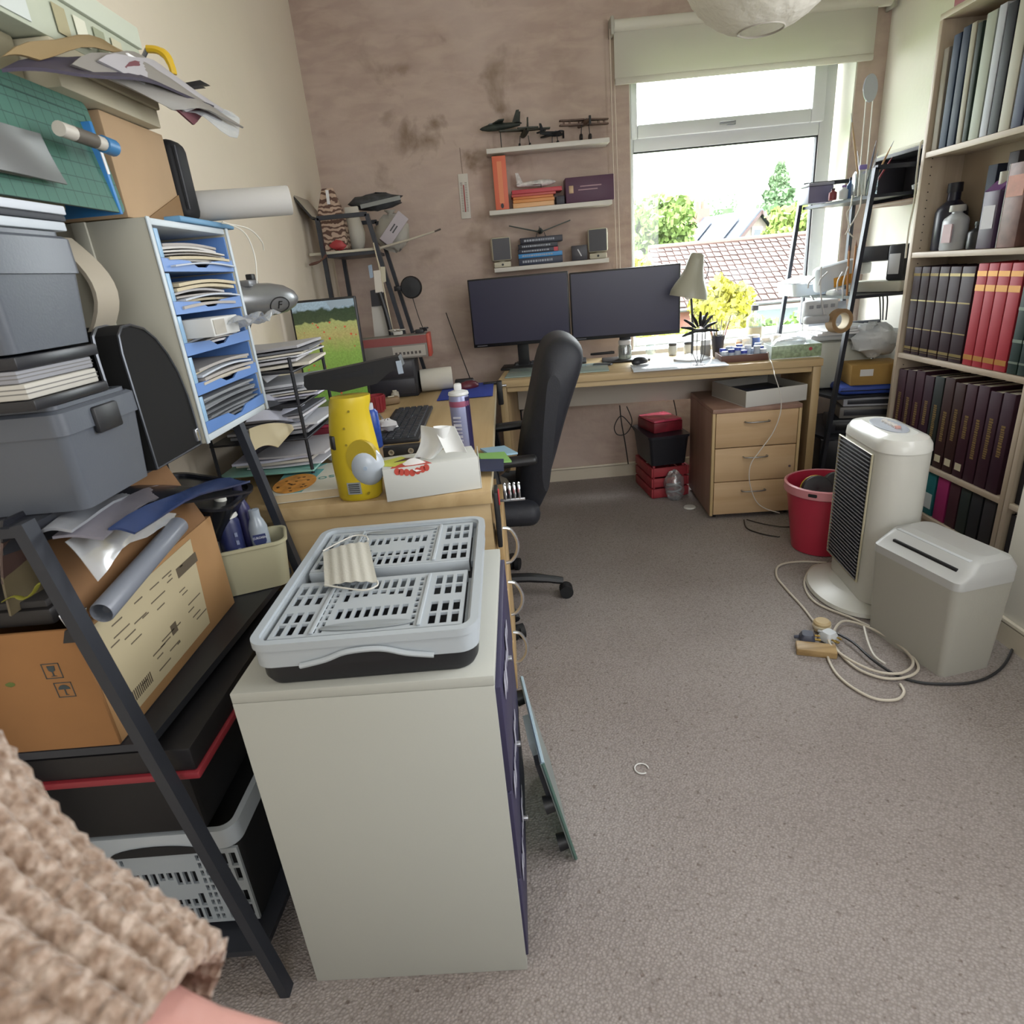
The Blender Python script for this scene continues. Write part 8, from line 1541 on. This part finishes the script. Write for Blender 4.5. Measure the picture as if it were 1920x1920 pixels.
for i, (u, v, c, l) in enumerate(((468, 690, '#1d1d21', 'black box file standing behind the letter trays, left'), (486, 640, '#26262b', 'black box file standing behind the letter trays, right'))):
    q = PY(u + 10, v, 1.98 + .06 * i); t = thing('box_file', l, 'file', (-.80 + .01 * i, 1.985 + .075 * i, TOP), .1); ob('file', MB().rbx(-.09, .012, -.03, .03, 0, .33 - .02 * i, .003), M(c, .5), t); ob('white_edge', MB().box(.0122, .0132, -.028, .028, .02, .31 - .02 * i), M('#a9a9ac', .5), t)

spt = thing('airship_stand', 'small black stand on the box file holding the airship model', 'stand', (-.825, 1.99, TOP + .3312)); ob('foot', MB().rbx(-.03, .03, -.02, .02, 0, .006, .002), BLACK, spt); ob('post', MB().cyl((0, 0, .006), (sb.x + .825 - .03, sb.y - 1.99 - .03, sb.z - TOP - .3312 - .046), .005, n=8), BLACK, spt)

for o in (sb_ for sb_ in COL.objects if sb_.get('label', '') in ('navy blue spray bottle with white pump in the cream tub', 'clear bottle with navy shield label in the cream tub', 'navy bottle with dark cap behind the spray bottle', 'small dark bottle with white label at left of the cream tub')): o.scale = (1, 1, 1.22)
# ------------------------------------------------------------------ the photographer's arm, close to the lens
def pr(u, v, d):
    r = ray(u, v); return EYE + r.normalized() * d
# forearm axis: elbow out of frame at left, wrist at the bottom edge, hand below the frame
E0 = pr(-440, 1390, .46); E1 = pr(0, 1850, .38); E2 = pr(335, 2085, .355)
axis = (E2 - E1).normalized()
wr = E2 + axis * .012; hd_ = axis
pn_ = thing('person', 'forearm in a beige ribbed knit sleeve at lower left, photographer', 'person', E0)
o_ = E0
def arm_skin():
    """one continuous skinned surface: forearm, wrist, palm, five bent fingers"""
    side = hd_.cross(Vector((0, 0, 1))).normalized(); dn_ = side.cross(hd_).normalized()
    V = []; Ed = []; Rd = []
    def add(p, r, par=None):
        V.append(p - o_); Rd.append(r); i = len(V) - 1
        if par is not None: Ed.append((par, i))
        return i
    a0 = add(E2 - axis * .12, .034); a = add(wr - axis * .02, .031, a0); b = add(wr + hd_ * .02, .026, a); c = add(wr + hd_ * .055, .026, b)
    for k, (s, l) in enumerate(((-.030, .062), (-.010, .072), (.010, .068), (.028, .052))):
        k0 = add(wr + hd_ * .085 + side * s, .0115, c); k1 = add(V[k0] + o_ + hd_ * l * .45 + dn_ * -.006, .009, k0); k2 = add(V[k1] + o_ + hd_ * l * .28 + dn_ * -.016, .008, k1); add(V[k2] + o_ + hd_ * l * .14 + dn_ * -.018, .0065, k2)
    t0 = add(wr + hd_ * .03 + side * -.032, .0125, b); t1 = add(V[t0] + o_ + hd_ * .03 + side * -.018 + dn_ * -.006, .0105, t0); add(V[t1] + o_ + hd_ * .026 + side * -.004 + dn_ * -.008, .0085, t1)
    me = bpy.data.meshes.new('arm'); me.from_pydata(V, Ed, []); ob_ = bpy.data.objects.new('arm_and_hand', me); COL.objects.link(ob_); ob_.parent = pn_
    sk = ob_.modifiers.new('skin', 'SKIN'); sk.use_smooth_shade = True
    for i, r in enumerate(Rd): me.skin_vertices[0].data[i].radius = (r, r)
    me.skin_vertices[0].data[a0].use_root = True
    sb_ = ob_.modifiers.new('sub', 'SUBSURF'); sb_.levels = 2; sb_.render_levels = 2
    m = M('#c08e84', .5, var=.06, vs=30, bump=.05, bs=200); me.materials.append(m); return ob_
arm_skin()
def knit_mat():
    m = bpy.data.materials.new('ribbed_knit'); m.use_nodes = True; nt = m.node_tree; N = nt.nodes; L = nt.links; p = N['Principled BSDF']; tc = N.new('ShaderNodeTexCoord')
    n1 = N.new('ShaderNodeTexNoise'); n1.inputs['Scale'].default_value = 170; n1.inputs['Detail'].default_value = 3; L.new(tc.outputs['Object'], n1.inputs['Vector'])
    r = N.new('ShaderNodeValToRGB'); e = r.color_ramp.elements; e[0].position = .32; e[0].color = lin('#775e4c'); e[1].position = .68; e[1].color = lin('#b5a396'); mid = e.new(.5); mid.color = lin('#968070')
    L.new(n1.outputs['Fac'], r.inputs['Fac']); L.new(r.outputs[0], p.inputs['Base Color']); p.inputs['Roughness'].default_value = .95; p.inputs['Sheen Weight'].default_value = .4
    v = N.new('ShaderNodeTexVoronoi'); v.inputs['Scale'].default_value = 260; L.new(tc.outputs['Object'], v.inputs['Vector']); b = N.new('ShaderNodeBump'); b.inputs['Strength'].default_value = .8; b.inputs['Distance'].default_value = .002; L.new(v.outputs['Distance'], b.inputs['Height']); L.new(b.outputs[0], p.inputs['Normal']); return m
def sleeve():
    m = MB(); nu, nv = 60, 192; ribs = 24; F0_ = frame_to(axis); path = smooth_path([E0, E0.lerp(E1, .5) + Vector((0, 0, .006)), E1, E2 + axis * -.022], 20); n = len(path); vs = []; random.seed(8)
    prev = F0_.col[0].copy()
    for i, pnt in enumerate(path):
        d = (path[min(i + 1, n - 1)] - path[max(i - 1, 0)]).normalized(); x = (prev - d * prev.dot(d)).normalized(); prev = x; y = d.cross(x); t = i / (n - 1)
        R_ = .060 - .010 * t + .002 * math.sin(9 * t)
        for k in range(nv):
            a_ = 2 * math.pi * k / nv; rib = .5 + .5 * math.cos(ribs * a_); r = R_ - .0045 * (1 - rib ** .6) + .0010 * math.sin(i * 2.4 + 1.5 * math.sin(a_ * 7)) + random.uniform(-.0004, .0004)
            vs.append(pnt - o_ + x * (r * math.cos(a_)) + y * (r * math.sin(a_)))
    fs = []
    for i in range(n - 1):
        for k in range(nv): fs.append((i * nv + k, i * nv + (k + 1) % nv, (i + 1) * nv + (k + 1) % nv, (i + 1) * nv + k))
    # turn the hem inwards
    base = len(vs); last = path[-1] - o_
    for f_, back in ((.93, .002), (.86, -.004), (.84, -.03)):
        for k in range(nv): q = vs[(n - 1) * nv + k]; vs.append(last + (q - last) * f_ + axis * back)
    for j in range(3):
        s0 = (n - 1) * nv if j == 0 else base + (j - 1) * nv; s1 = base + j * nv
        for k in range(nv): fs.append((s0 + k, s0 + (k + 1) % nv, s1 + (k + 1) % nv, s1 + k))
    m.add(vs, fs, True); m.add(vs[:nv], [tuple(range(nv - 1, -1, -1))]); return m
ob('knitted_sleeve', sleeve(), knit_mat(), pn_)

sh_ = PZ(752, 1940, .03) - o_
ob('shoe', MB().lathe([(0, -.09), (.032, -.075), (.042, -.03), (.044, .03), (.036, .1), (.0, .12)], sh_ + Vector((0, -.10, .004)), 20, cols((1, 0, 0), (0, 0, .75), (0, -1, 0))), M('#1f1f23', .5), pn_)
